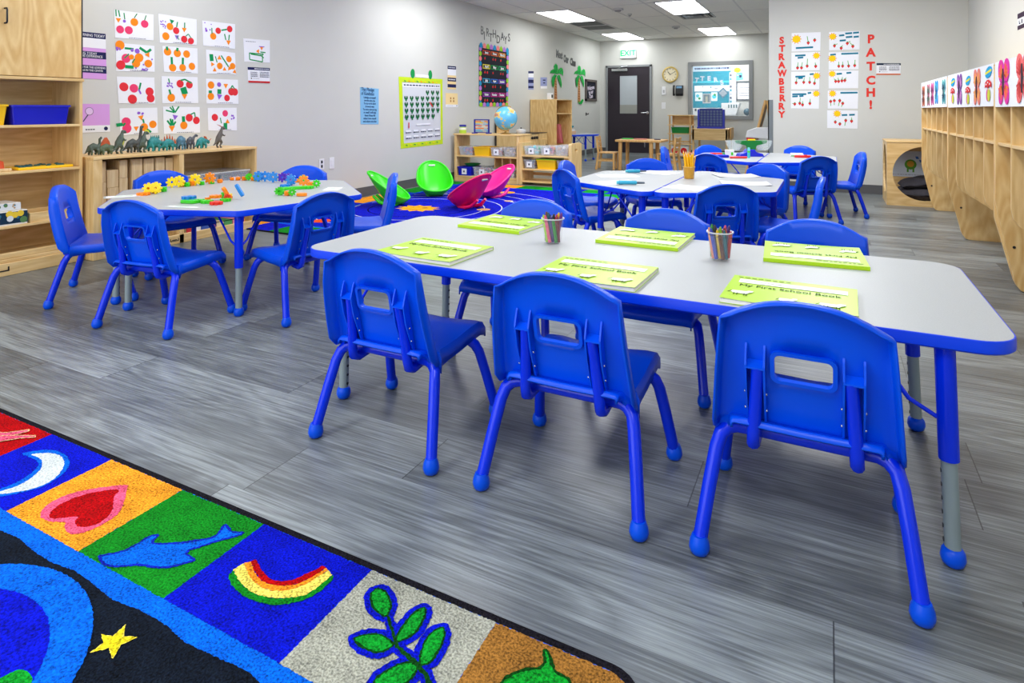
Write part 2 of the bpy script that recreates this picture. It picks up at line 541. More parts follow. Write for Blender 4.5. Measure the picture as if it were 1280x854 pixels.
def back_sheet(x0, x1, z0, z1, y=NY, tilt=0.):
    cx, cz = (x0 + x1) / 2, (z0 + z1) / 2
    c = []
    for x, z in ((x0, z1), (x1, z1), (x1, z0), (x0, z0)):
        dx, dz = x - cx, z - cz
        c.append((cx + dx * math.cos(tilt) - dz * math.sin(tilt), y, cz + dx * math.sin(tilt) + dz * math.cos(tilt)))
    return Sheet(c, (0, -1, 0), .004)

# things seen through the window, standing or hung in the next room
TEALB = P('teal_board', (0, 134, 158)); AQUA = P('aqua', (60, 190, 214))
sh = back_sheet(-3.2, -2.2, 1.0, 2.04, NY - .001).base(TEALB).rect(0, .29, 1, .33, AQUA)
sh.build('bulletin_board', 'teal bulletin board on the far wall seen through the window', 'bulletin board')
sh = back_sheet(-3.14, -2.17, 1.99, 2.12, NY - .006).base(P('pale_blue', (190, 214, 236))).scribble(.05, .45, .95, .35, NAVY)
sh.build('banner', 'pale blue banner with dark lettering above the teal bulletin board', 'banner')
for s_, x, z, a in (('T', -3.04, 1.765, -.15), ('T', -2.9, 1.80, -.05), ('E', -2.735, 1.80, .0), ('R', -2.57, 1.765, .12), ('S', -2.42, 1.69, .25)):
    o = text_mesh(s_, .16, P('silver', (176, 186, 200)), 'cutout_letter', None, F_BACK, (0, 0, 0), a, bold=.008)
    o.location = (x, NY - .007, z)
    which = {-3.04: 'nearest the window edge', -2.9: 'between the other T and the E'}.get(x, 'of the arched word')
    tag(o, 'silver cut-out letter %s %s on the teal bulletin board' % (s_, which), 'letter', 'silver letters on the teal board')
PALEW = P('pale_sheet', (214, 232, 238))
sh = back_sheet(-3.1, -2.24, 1.475, 1.625, NY - .007).base(WHITE).disc(.24, .2, .12, GREYP).disc(.48, .3, .14, TEAL).rect(.58, .5, .68, .62, INK)
sh.build('paper_strip', 'long white paper strip across the middle of the teal board', 'paper')
sh = back_sheet(-3.08, -2.9, 1.23, 1.45, NY - .007).base(PALEW).disc(.35, .4, .18, AQUA).disc(.6, .7, .14, GREEN)
sh.build('drawing', 'pale drawing with green marks, first under the long white strip', 'drawing', 'drawings in the next room')
sh = back_sheet(-2.68, -2.53, 1.23, 1.45, NY - .007).base(PALEW).disc(.5, .5, .25, AQUA).disc(.6, .3, .14, GREEN)
sh.build('drawing', 'pale drawing with green marks beside the grey photograph', 'drawing', 'drawings in the next room')
sh = back_sheet(-2.89, -2.69, 1.17, 1.42, NY - .012).base(GREYP).rect(.1, .1, .9, .9, P('photo', (98, 116, 124))).rect(.35, .3, .62, .9, P('photo_light', (160, 158, 140)))
sh.build('photograph', 'grey photograph hung on the teal board between two pale drawings', 'photograph')
sh = back_sheet(-2.49, -2.29, 1.33, 1.53, NY - .012, .75).base(P('slate', (60, 110, 134))).rect(.15, .15, .85, .85, P('slate_light', (140, 150, 160)))
sh.build('drawing', 'diamond-turned slate coloured picture on the teal board', 'picture', 'drawings in the next room')
sh = back_sheet(-2.235, -2.07, 1.0, 1.95, NY - .03).base(P('pillar_paper', (206, 210, 220)))
for k in range(9): sh.rect(.08, .05 + .1 * k, .34, .11 + .1 * k, (INK, TEAL, GREYP)[k % 3])
sh.build('growth_chart', 'tall pale paper column with dark marks beside the teal board', 'chart')
sun = []
sh = back_sheet(-2.14, -1.96, 1.93, 2.09)
sh.mb.m(YELLOW); n = 18
sh.mb.prism([(-2.05 + (.09 if k % 2 else .07) * math.cos(2 * PI * k / n), 2.0 + (.075 if k % 2 else .055) * math.sin(2 * PI * k / n)) for k in range(n)], 0, .006, Matrix.Translation((0, NY, 0)) @ Matrix(((1, 0, 0, 0), (0, 0, -1, 0), (0, 1, 0, 0), (0, 0, 0, 1))))
sh.build('paper_sun', 'yellow paper sun on the far wall of the next room', 'decoration')
sh = back_sheet(-2.08, -1.92, 1.75, 1.935, NY, .1).base(P('aqua_light', (110, 206, 226))).disc(.65, .5, .2, NAVY).disc(.3, .3, .1, WHITE)
sh.build('drawing', 'aqua picture under the yellow paper sun', 'picture', 'drawings in the next room')
t = thing('framed_notice', 'dark framed white notice seen at the far side of the window', 'notice', (-1.9, NY, 1.25))
f = MB().m(mat('frame_dark', (60, 70, 78), .5))
for x0, x1, z0, z1 in ((-2.08, -2.05, 1.24, 1.72), (-1.75, -1.72, 1.24, 1.72), (-2.08, -1.72, 1.24, 1.27), (-2.08, -1.72, 1.69, 1.72)): f.box(x0, x1, NY - .025, NY, z0, z1)
f.build('frame', t, off=t.location)
sh = back_sheet(-2.05, -1.75, 1.27, 1.69).base(WHITE)
for k in range(5): sh.scribble(.15, .15 + .16 * k, .9, .03, INK)
o = sh.build('sheet', None, None, parent=t); o.location = -t.location
t = thing('storage_counter', 'white counter unit under the teal board in the next room', 'counter', (-2.75, NY - .3, 0))
MB().m(WHITEP).box(-3.08, -2.42, NY - .5, NY - .05, 0, 1.05).build('body', t, off=t.location, bevel=.006)
f = MB().m(INK)
for k in range(6): f.box(-3.0 + .1 * k, -2.955 + .1 * k, NY - .504, NY - .5, .97, 1.03)
f.build('label_row', t, off=t.location)
t = thing('laundry_basket', 'white slotted basket leaning on a stand in the next room', 'basket', (-2.15, NY - .35, .55))
MB().m(WHITEP).prism([(-2.36, .87), (-2.02, .87), (-1.93, 1.17), (-2.36, 1.17)], NY - .5, NY - .15, Matrix(((1, 0, 0, 0), (0, 0, 1, 0), (0, 1, 0, 0), (0, 0, 0, 1)))).build('body', t, off=t.location, bevel=.01)
f = MB().m(P('slot', (70, 110, 120)))
for k in range(4): f.box(-2.2 + .06 * k, -2.17 + .06 * k, NY - .503, NY - .5, 1.05, 1.13)
f.build('slot', t, off=t.location)
MB().m(WHITEP).box(-2.34, -2.0, NY - .46, NY - .2, .0, .87).build('stand', t, off=t.location)
t = thing('ride_on_ball', 'dark teal ball resting on the grey bench behind the window', 'ball', (-1.78, NY - .3, .86))
MB().m(mat('dark_teal_plastic', (14, 70, 90), .3)).ball((0, 0, .09), .09).build('ball', t, smooth=60)
t = thing('bench', 'grey bench under the framed notice in the next room', 'bench', (-1.78, NY - .3, 0))
MB().m(mat('bench_grey', (150, 152, 156), .5)).box(-.2, .2, -.2, .2, 0, .86).build('body', t, bevel=.01)

# ------------------------------------------------------------------ stacking school chairs
def make_chair():
    t = thing('school_chair', 'x', 'chair')
    # backrest: an inner face with a hand hole and a flange turned to the rear all round
    ZB, ZS, ARCH = .29, .556, .052
    def zb(a): return ZB - .018 * abs(a) ** 3
    def zt(a): return ZS + ARCH * (1 - abs(a) ** 2.3)
    def pos(a, b):
        z = zb(a) + (zt(a) - zb(a)) * b
        q = (z - .28) / .32
        w = .183 - .027 * q
        return Vector((a * w, -.118 - .072 * q + .012 * a * a - .006 * math.sin(PI * b), z))
    A = [-1, -.93, -.8, -.62, -.48, -.35, -.18, 0, .18, .35, .48, .62, .8, .93, 1]
    Bv = [0, .1, .25, .34, .415, .52, .635, .78, .9, 1]
    m = MB().m(BLUE)
    vs = [[m.v(pos(a, b)) for a in A] for b in Bv]
    for i in range(len(Bv) - 1):
        for j in range(len(A) - 1):
            if 4 <= i < 6 and 5 <= j < 9: continue
            m.face([vs[i][j], vs[i][j + 1], vs[i + 1][j + 1], vs[i + 1][j]])
    nA, nB = len(A), len(Bv)
    loop = [(i, 0) for i in range(nB)] + [(nB - 1, j) for j in range(1, nA)] + [(i, nA - 1) for i in range(nB - 2, -1, -1)]
    prev = None
    for k, (i, j) in enumerate(loop):
        p = vs[i][j].co; a, b_ = A[j], Bv[i]
        if j == 0 or j == nA - 1:
            depth = .046 if b_ < .75 else .046 - .010 * (b_ - .75) / .25
            depth *= 1 if i else .55
            out = Vector((a * .010, 0, .002))
        else:
            depth = .036 - .010 * (1 - abs(a)); out = Vector((0, 0, .006))
        r1 = m.v(p + out * .55 + Vector((0, -.005, 0))); r2 = m.v(p + out + Vector((0, -depth, -.004 if j not in (0, nA - 1) else 0)))
        cur = (vs[i][j], r1, r2)
        if prev:
            m.face([prev[0], cur[0], cur[1], prev[1]]); m.face([prev[1], cur[1], cur[2], prev[2]])
        prev = cur
    m.build('backrest', t, smooth=50, solid=.0055)
    # rim of the hand hole
    def on(x, z, d=0.):
        q = (z - .28) / .32
        return Vector((x, -.118 - .072 * q - .006 - d, z))
    m = MB().m(BLUE)
    o_, i_ = rrect(-.067, .067, .418, .494, .018), rrect(-.058, .058, .426, .486, .012)
    rows = []
    for lp, d in ((o_, -.004), (o_, .014), (i_, .014), (i_, -.004)): rows.append([on(x, z, d) for x, z in lp])
    m.grid([list(r) for r in rows + rows[:1]], closed_u=True)
    m.build('hand_hole_rim', t, smooth=40, weld=True)
    # sockets for the support tubes, two fins and a web each
    for s in (-1, 1):
        m = MB().m(BLUE)
        x0 = s * .098
        for dx in (-.0195, .0195):
            x = x0 + dx
            pr = [(.50, .000), (.492, .006), (.455, .026), (.40, .026), (.315, .010), (.30, 0)]
            fr = [on(x, z, d) for z, d in pr]; th = Vector((.0022, 0, 0))
            a = [m.v(p - th) for p in fr]; b = [m.v(p + th) for p in fr]
            m.face(a); m.face(b[::-1])
            for k in range(len(fr)): m.face([a[k], a[(k + 1) % len(fr)], b[(k + 1) % len(fr)], b[k]])
        c = [on(x0 + dx, z, d) for dx, z, d in ((-.02, .462, -.001), (.02, .462, -.001), (.02, .452, .026), (-.02, .452, .026))]
        c2 = [p - Vector((0, 0, .004)) for p in c]
        a = [m.v(p) for p in c]; b = [m.v(p) for p in c2]
        m.face(a); m.face(b[::-1])
        for k in range(4): m.face([a[k], a[(k + 1) % 4], b[(k + 1) % 4], b[k]])
        m.build('socket', t)
        m = MB().m(BLUEM)
        pts = [on(x0 - s * .006, .452, .013), on(x0 - s * .002, .40, .014), on(x0 + s * .003, .33, .019), Vector((x0 + s * .006, -.150, .285)), Vector((x0 + s * .007, -.145, .262)), Vector((x0 + s * .007, -.122, .252)), Vector((x0 + s * .006, -.085, .256)), Vector((x0 + s * .005, -.05, .268))]
        m.tube(pts, .0145, 10).build('back_tube', t, smooth=50)
    m = MB().m(CHROME)
    for s in (-1, 1):
        for z in (.345, .385):
            for e in (-1, 1): m.ball(on(s * .098 + e * .0225, z, .013), .0032, 6, 4)
    m.build('rivet', t, smooth=60)
    # seat: dished shell with a rolled front and side skirts
    xs = [(-1.02, -.042), (-1.02, -.012), (-.985, -.001), (-.8, 0), (-.45, -.006), (0, -.008), (.45, -.006), (.8, 0), (.985, -.001), (1.02, -.012), (1.02, -.042)]
    ys = [(-.162, -.004, .83, .3), (-.150, .003, .84, .35), (-.128, -.003, .86, .45), (-.116, -.004, .90, .9), (-.104, -.004, 1.06, 1.5), (-.088, -.005, 1.01, 1.1), (-.05, -.006, 1., 1.), (.02, -.004, .99, 1.), (.10, .002, .975, 1.), (.155, .003, .965, 1.), (.183, -.006, .96, 1.), (.193, -.022, .955, 1.), (.195, -.043, .95, 1.)]
    m = MB().m(BLUE)
    rows = []
    for y, dz, wf, sk in ys:
        rows.append([Vector((x * .178 * wf, y, .312 + dz + (dzx * sk if y < .19 else dzx * .3))) for x, dzx in xs])
    m.grid(rows)
    m.build('seat', t, smooth=45, solid=.006)
    # tubular legs, each with a ball foot
    for sx in (-1, 1):
        for sy in (-1, 1):
            fx, fy = sx * .2165, sy * .19
            pts = [(fx, fy, .03), (sx * .2, sy * .155, .15), (sx * .188, sy * .131, .228), (sx * .18, sy * .117, .255), (sx * .165, sy * .108, .269), (sx * .145, sy * .102, .274), (sx * .1, sy * .1, .274), (0, sy * .1, .274)]
            leg = MB().m(BLUEM).tube(pts, .0165, 10).build('leg', t, smooth=50)
            d = Vector(pts[0]) - Vector(pts[1]); d.normalize()
            MB().m(BLUE).lathe([(0, 0), (.012, .001), (.020, .006), (.0238, .018), (.022, .031), (.018, .041), (.0165, .045), (0, .045)], (fx + d.x * .004, fy + d.y * .004, .0), 14).build('foot', leg, smooth=60)
    return t
chair0 = make_chair()
chair_used = [False]
def place_chair(x, y, deg, label, group):
    rz = R(deg - 90)
    if not chair_used[0]:
        chair_used[0] = True
        chair0.location = (x, y, 0); chair0.rotation_euler = (0, 0, rz); chair0['label'] = label; chair0['group'] = group
        return chair0
    return dup(chair0, (x, y, 0), rz, label, group)
GA, GB, GC, GD = 'chairs around the long table', 'chairs around the gear table', 'chairs around the pencil table', 'chairs around the scale table'
for x, y, d, l, gq in (
    (-.05, 1.675, 90, 'blue school chair nearest the lens, at the cubby end of the long table', GA),
    (-.622, 1.66, 90, 'blue school chair in the middle of the near side of the long table', GA),
    (-1.217, 1.657, 90, 'blue school chair on the near side of the long table beside the gear table', GA),
    (-1.2, 2.415, 270, 'blue school chair across the long table, behind the workbook closest to the gear table', GA),
    (-.6, 2.41, 270, 'blue school chair across the long table, between the two crayon cups', GA),
    (-.046, 2.41, 270, 'blue school chair across the long table at the end towards the cubbies', GA),
    (-3.611, 2.069, 48, 'blue school chair standing in front of the tall wooden cabinet', GB),
    (-2.875, 1.95, 98, 'blue school chair at the gear table with its back straight to the lens', GB),
    (-2.433, 2.391, 170, 'blue school chair at the gear table on the side of the long table', GB),
    (-3.834, 2.655, -10, 'blue school chair in front of the wooden blocks on the low bookcase', GB),
    (-3.383, 3.218, 288, 'blue school chair in front of the wall outlet, behind the gear table', GB),
    (-2.66, 3.13, 221, 'blue school chair seen edge-on before the green rocker seats', GB),
    (-1.5, 4.15, 50, 'blue school chair at the pencil table, nearest the space rug, back to the lens', GC),
    (-1.70, 4.70, 4, 'blue school chair at the pencil table mostly hidden behind another chair by the rug', GC),
    (-1.27, 5.03, 300, 'blue school chair at the pencil table with the wooden play table behind it', GC),
    (-.60, 3.80, 120, 'blue school chair at the near side of the pencil table, back straight to the lens', GC),
    (-.51, 4.92, 240, 'blue school chair between the pencil table and the scale table', GC),
    (-.235, 4.256, 180, 'blue school chair seen edge-on at the end of the pencil table towards the cubbies', GC),
    (-1.43, 6.92, 5, 'blue school chair seen edge-on in front of the small wooden chair', GD),
    (-1.107, 7.30, 315, 'blue school chair in front of the light wooden desk', GD),
    (-.917, 6.18, 66, 'blue school chair right behind the pencil cup, tucked under the scale table', GD),
    (-.36, 7.60, 250, 'blue school chair against the strawberry wall, facing the lens', GD),
    (-.19, 6.28, 125, 'blue school chair at the scale table with its back to the lens', GD),
    (.09, 6.88, 190, 'blue school chair nearest the reading cube, turned to the scale table', GD)):
    place_chair(x, y, d, l, gq)

# ------------------------------------------------------------------ activity tables
LAM = mat('grey_nebula_laminate', (170, 174, 176), .4, var=.07, vscale=330)
def table_leg(t, x, y, zt, tx, ty, brace=(0, 0), cut=.24, rods=(-1, 1)):
    """upper blue sleeve, grey height-adjusting tube, ball glide; two thin braces to the underside"""
    b = Vector((x, y, .0)); tp = Vector((tx, ty, zt))
    c = b.lerp(tp, cut / zt)
    leg = MB().m(BLUEM).tube([tp, c], .0208, 16).build('leg', t, smooth=50)
    e = MB().m(GREYM).tube([c, b + Vector((0, 0, .03))], .0165, 16)
    e.m(mat('hole_dark', (40, 44, 50), .6))
    n = Vector((brace[0], brace[1], 0))
    if n.length: n.normalize()
    for k in range(6):
        p = c.lerp(b, .12 + .13 * k)
        if n.length: e.tube([p + n * .0155, p + n * .0172], .005, 8)
    e.build('leg_extension', leg, smooth=50)
    MB().m(BLUE).lathe([(0, 0), (.014, .0005), (.022, .007), (.0255, .019), (.0235, .033), (.0175, .042), (0, .042)], (x, y, 0), 16).build('glide', leg, smooth=60)
    if n.length:
        sd = Vector((-n.y, n.x, 0))
        for s in rods:
            st = c.lerp(tp, .35) + n * .02
            en = tp + n * .17 + sd * s * .11
            mid = st.lerp(en, .35) + Vector((0, 0, -.028))
            MB().m(BLUEM).tube([st, mid, st.lerp(en, .7) + Vector((0, 0, -.01)), en], .0052, 8).build('brace', leg, smooth=50)
def table_top(t, outline, z=.53, th=.031):
    MB().m(LAM).prism(inset(outline, .0035), z - th + .002, z).build('tabletop', t, bevel=.0012)
    m = MB().m(BLUEE)
    i_ = inset(outline, .004)
    rows = [[(x, y, zz) for x, y in lp] for lp, zz in ((i_, z - th), (outline, z - th + .004), (outline, z - .004), (inset(outline, .0015), z - .0008), (inset(outline, .004), z - .0003))]
    m.grid(rows, closed_u=True)
    m.face([m.v(Vector((x, y, z - th))) for x, y in i_])
    m.build('edge_band', t, smooth=40, weld=True)

t = thing('activity_table', 'long rectangular grey activity table with blue edge, six lime workbooks on it', 'table', (-.665, 2.05, 0))
table_top(t, rrect(-1.03, 1.035, -.395, .395, .085, 7))
for lx, ly, tx, ty in ((.915, -.345, .898, -.352), (.915, .32, .895, .315), (-.875, -.34, -.868, -.335), (-.885, .335, -.868, .325)):
    table_leg(t, lx, ly, .50, tx, ty, (-1 if lx > 0 else 1, 0), rods=(0,))

t = thing('hexagon_table', 'grey hexagonal table with blue edge and gear toys scattered on it', 'table', (-3.15, 2.6, 0), R(20))
table_top(t, round_poly([(.762 * math.cos(R(60 * k)), .762 * math.sin(R(60 * k))) for k in range(6)], .06, 6))
for r_, a in ((.69, 0), (.69, 60), (.69, 120), (.69, 180), (.70, 300), (.645, 246), (.645, 232)):
    c_, s_ = math.cos(R(a)), math.sin(R(a)); table_leg(t, r_ * c_, r_ * s_, .50, r_ * .99 * c_, r_ * .99 * s_, (-c_, -s_))

def hex_pair(cx, cy, rot, la, lb, legs, gap=.004):
    """two trapezoid tables pushed together along their long sides"""
    r = .775
    for s, lab in ((1, la), (-1, lb)):
        t = thing('trapezoid_table', lab, 'table', (cx, cy, 0), R(rot), 'trapezoid tables pushed together in pairs')
        pts = [(-r, s * gap / 2), (-r / 2, s * r * .866), (r / 2, s * r * .866), (r, s * gap / 2)]
        if s > 0: pts = pts[::-1]
        table_top(t, round_poly(pts, .07, 6))
        for r_, a in legs[0 if s > 0 else 1]:
            c_, s_ = math.cos(R(a)), math.sin(R(a))
            seam = abs(s_) < .3
            table_leg(t, r_ * c_, r_ * s_, .50, r_ * .985 * c_, r_ * .985 * s_, (-c_, s * .75) if seam else (-c_, -s_))
hex_pair(-.95, 4.44, 90, 'grey trapezoid table with paper and teal markers, half nearer the space rug', 'grey trapezoid table with paper and the pencil cup, half nearer the cubbies',
         (((.68, 6), (.67, 52), (.63, 140), (.68, 174)), ((.68, -6), (.68, 186), (.56, 240), (.69, 298))))
hex_pair(-.6, 6.95, 90, 'grey trapezoid table holding the toy scale, half nearer the wooden desk', 'grey trapezoid table at the strawberry wall, half nearer the reading cube',
         (((.68, 6), (.62, 78), (.69, 120), (.63, 174)), ((.47, -6), (.68, 186), (.70, 240), (.69, 300))))

# ------------------------------------------------------------------ things on the left wall
def left_sheet(*q): return Sheet([(WX + .001, y, z) for _, y, z in q], (1, 0, 0))
COLS = dict(r=P('red2', (224, 52, 62)), p=P('hot_pink', (232, 66, 112)), o=P('orange2', (247, 140, 30)), g=P('green2', (16, 146, 84)), v=P('violet', (146, 96, 206)), G=P('leaf', (28, 130, 60)))
def art(name_corners, box, shapes, label):
    """fruit collage: shapes in the pixel units of the sketch box (x0,y0,x1,y1)"""
    sh = left_sheet(*name_corners).base(WHITE)
    x0, y0, x1, y1 = box; W, H = x1 - x0, y1 - y0
    for q in shapes:
        k, c = q[0], COLS[q[1]]
        if k == 'c': sh.disc((q[2] - x0) / W, (q[3] - y0) / H, q[4] / H, c)
        elif k == 'l': sh.line((q[2] - x0) / W, (q[3] - y0) / H, (q[4] - x0) / W, (q[5] - y0) / H, q[6] * 1.35 / H, c)
        elif k == 't': sh.tri((q[2] - x0) / W, (q[3] - y0) / H, q[4] / H, q[5], c)
        elif k == 'b':
            rg = random.Random(int(q[2]))
            for _ in range(12): sh.disc((q[2] - x0 + rg.uniform(-q[4], q[4])) / W, (q[3] - y0 + rg.uniform(-q[5], q[5])) / H, 7 / H, c, 8)
    sh.scribble(.35, .965, .8, .018, INK, rng=random.Random(len(shapes)))
    sh.build('fruit_collage', label, 'drawing', 'fruit collages on the left wall')
art(((-4.868, 2.875, 1.788), (-4.868, 3.186, 1.791), (-4.868, 3.186, 1.582), (-4.868, 2.881, 1.574)), (95, 88, 440, 355), [('t','o',127,180,30,90),('l','g',108,85,110,150,9),('l','g',130,88,140,150,9),('l','g',176,108,182,170,8),('c','v',178,188,15),('c','o',265,187,39),('l','G',265,145,290,100,7),('c','p',358,194,39),('l','G',358,155,372,105,7),('c','p',140,272,38),('c','p',215,272,40)], 'fruit collage with an orange and three pink discs, first of the top row')
art(((-4.868, 3.227, 1.804), (-4.868, 3.571, 1.802), (-4.868, 3.574, 1.581), (-4.868, 3.240, 1.571)), (488, 125, 825, 392), [('b','v',525,215,22,38),('c','o',582,232,35),('c','r',635,265,34),('t','g',600,180,28,100),('l','g',650,178,640,230,9),('t','o',708,245,30,90),('l','g',714,175,712,230,9),('c','o',542,328,37),('t','v',640,325,28,90),('l','g',640,315,658,352,7),('c','r',706,343,35),('c','r',768,355,34),('l','g',720,312,745,286,7),('l','g',745,286,770,325,7)], 'fruit collage with purple grapes and joined cherries, middle of the top row')
art(((-4.868, 3.626, 1.800), (-4.868, 3.963, 1.808), (-4.868, 3.963, 1.580), (-4.868, 3.637, 1.582)), (878, 185, 1166, 420), [('c','r',1012,265,30),('c','r',1116,237,31),('l','g',1040,258,1092,243,10),('c','o',967,322,33),('l','g',957,245,957,300,8),('t','o',1104,362,30,90),('l','g',1068,288,1080,345,9),('l','g',1112,292,1106,345,9),('b','v',908,268,6,14),('c','v',898,204,6),('c','v',952,213,6),('c','v',940,265,8)], 'fruit collage with two red discs joined by a green bar, last of the top row')
art(((-4.868, 2.886, 1.536), (-4.868, 3.193, 1.539), (-4.868, 3.196, 1.330), (-4.868, 2.890, 1.319)), (104, 384, 450, 638), [('c','o',140,402,42),('b','v',124,436,16,14),('l','g',180,427,258,430,14),('c','v',290,446,24),('c','v',245,442,15),('l','g',312,412,378,455,18),('l','g',378,455,418,420,18),('t','o',386,475,30,60),('c','p',190,520,42),('l','g',175,520,216,478,9),('c','o',238,505,24),('c','o',306,508,42),('c','o',278,562,40),('l','g',245,560,266,520,9),('c','o',390,560,38),('c','r',143,582,42),('l','g',180,595,255,600,22),('b','v',350,615,34,12),('c','v',345,572,8),('c','v',425,518,8),('c','v',275,606,8)], 'crowded fruit collage in orange, pink, green and purple, first of the second row')
art(((-4.868, 3.262, 1.545), (-4.868, 3.579, 1.552), (-4.868, 3.585, 1.334), (-4.868, 3.276, 1.334)), (526, 412, 834, 648), [('c','o',566,462,36),('c','o',650,470,36),('c','o',733,472,35),('c','o',602,606,36),('c','o',692,600,34),('c','o',778,583,34),('l','g',562,415,565,450,16),('l','g',655,420,648,452,16),('l','g',598,508,598,575,16),('l','g',698,508,694,570,16)], 'collage of six orange discs with green stems, middle of the second row')
art(((-4.868, 3.662, 1.550), (-4.868, 3.963, 1.544), (-4.868, 3.972, 1.348), (-4.868, 3.669, 1.338)), (908, 445, 1170, 660), [('l','g',952,482,956,545,30),('l','g',988,498,1002,555,8),('t','o',1024,510,28,270),('l','g',1040,485,1104,590,10),('c','o',1110,513,31),('t','o',960,573,24,0),('c','o',1024,585,31),('c','o',1142,580,32),('t','o',978,625,24,30),('t','o',1066,615,24,270),('t','o',1112,605,26,250),('t','o',1158,635,26,280)], 'collage of orange discs and triangles, last of the second row')
art(((-4.868, 2.893, 1.278), (-4.868, 3.193, 1.283), (-4.868, 3.200, 1.072), (-4.868, 2.908, 1.072)), (120, 114, 452, 352), [('c','r',175,205,40),('c','p',262,216,39),('c','r',243,314,42),('c','r',403,244,39),('c','r',411,304,38),('l','g',325,165,308,228,12),('l','v',304,226,322,266,12)], 'collage of five red and pink discs, first of the third row')
art(((-4.868, 3.253, 1.297), (-4.868, 3.581, 1.303), (-4.868, 3.588, 1.079), (-4.868, 3.262, 1.075)), (515, 112, 836, 350), [('b','v',582,186,22,16),('l','g',574,132,582,170,8),('l','v',595,190,608,215,9),('c','r',674,175,35),('c','r',757,183,34),('l','g',680,145,718,135,10),('l','g',718,135,778,168,10),('l','g',698,208,716,270,44),('t','o',710,285,32,90),('c','o',592,300,36),('l','g',576,228,588,272,13)], 'fruit collage with a carrot below two linked cherries, middle of the third row')
art(((-4.868, 3.662, 1.294), (-4.868, 3.994, 1.298), (-4.868, 4.001, 1.075), (-4.868, 3.669, 1.076)), (908, 135, 1194, 354), [('c','o',950,190,33),('c','v',1020,184,21),('t','o',1080,190,28,90),('c','o',946,290,32),('l','g',942,238,942,262,24),('t','v',1020,288,32,100),('l','g',1022,225,1020,268,30),('c','r',1130,244,35),('c','r',1162,246,34),('l','g',1122,220,1140,188,8),('l','g',1140,188,1158,218,8),('c','r',1088,302,30)], 'collage of eight small fruits and vegetables, last of the third row')
art(((-4.868, 2.913, 1.034), (-4.868, 3.217, 1.039), (-4.868, 3.224, 0.834), (-4.868, 2.921, 0.825)), (140, 390, 476, 625), [('c','p',194,511,41),('c','p',198,568,41),('l','g',110,535,165,530,22),('l','g',165,545,185,520,12),('t','o',325,475,30,80),('l','g',340,490,350,528,12),('c','o',350,565,36),('c','o',430,543,35),('t','o',278,570,28,90),('l','g',375,585,412,615,14),('b','v',305,435,10,8),('b','v',340,442,6,6)], 'fruit collage with a green leaf over its edge, first of the bottom row')
art(((-4.868, 3.267, 1.047), (-4.868, 3.601, 1.045), (-4.868, 3.606, 0.823), (-4.868, 3.274, 0.823)), (528, 382, 852, 615), [('t','v',628,470,30,100),('l','g',550,412,625,432,9),('l','g',585,385,625,432,9),('l','g',605,375,628,430,9),('l','g',664,378,628,432,10),('t','o',598,565,34,90),('l','g',560,500,590,545,12),('l','g',585,485,598,545,12),('l','g',605,490,605,545,12),('l','g',632,510,610,545,12),('c','o',703,545,35),('l','g',700,465,702,515,22),('c','r',753,478,35),('c','r',818,503,34),('l','g',765,450,803,432,8),('l','g',803,432,808,475,8)], 'fruit collage with a leafy beet above a leafy carrot, middle of the bottom row')
art(((-4.868, 3.678, 1.038), (-4.868, 3.980, 1.040), (-4.868, 3.984, 0.831), (-4.868, 3.687, 0.838)), (924, 390, 1180, 592), [('c','r',983,475,32),('c','p',1075,440,29),('b','v',1140,474,18,18),('l','g',1030,478,1038,528,7),('t','o',1093,515,26,270),('l','g',1074,525,1073,582,28)], 'sparse collage with a house shape and two discs, last of the bottom row')
sh = left_sheet((-4.868, 4.054, 1.688), (-4.868, 4.364, 1.698), (-4.868, 4.364, 1.480), (-4.868, 4.066, 1.471)).base(WHITE)
for q in ((.2, .62, .75, .64), (.2, .62, .2, .9), (.2, .9, .7, .98), (.7, .6, .7, .98), (.25, .66, .7, .72), (.62, .68, .75, .8), (.62, .55, .82, .56)): sh.line(*q, .05, GREEN)
sh.tri(.53, .52, .11, 180, ORANGE).tri(.67, .38, .1, 90, ORANGE).rect(.57, .29, .78, .325, PURPLE).scribble(.08, .12, .45, .02, INK)
sh.build('green_collage', 'single square drawing of a green box shape apart from the fruit collages', 'drawing')
def notice(sh, head, foot, name, label, cat='notice', lines=True, body=WHITE):
    sh.base(body).rect(0, 0, 1, .18, head).scribble(.3, .09, .95, .05, WHITE)
    if foot: sh.rect(0, .88, 1, 1, foot)
    if lines:
        rg = random.Random(3)
        for k in range(4):
            sh.scribble(.12, .32 + .09 * k, .42, .04, INK, rng=rg); sh.scribble(.53, .3 + .1 * k, .95, .045, INK, rng=rg)
        sh.disc(.14, .72, .045, BLACKP); sh.scribble(.22, .73, .48, .03, GREYP)
    return sh.build(name, label, cat)
notice(left_sheet((-4.868, 4.101, 1.423), (-4.868, 4.364, 1.428), (-4.868, 4.364, 1.279), (-4.868, 4.109, 1.277)), NAVY, P('red_band', (196, 36, 44)), 'wall_notice', 'small white notice with navy top and red foot under the green box drawing')
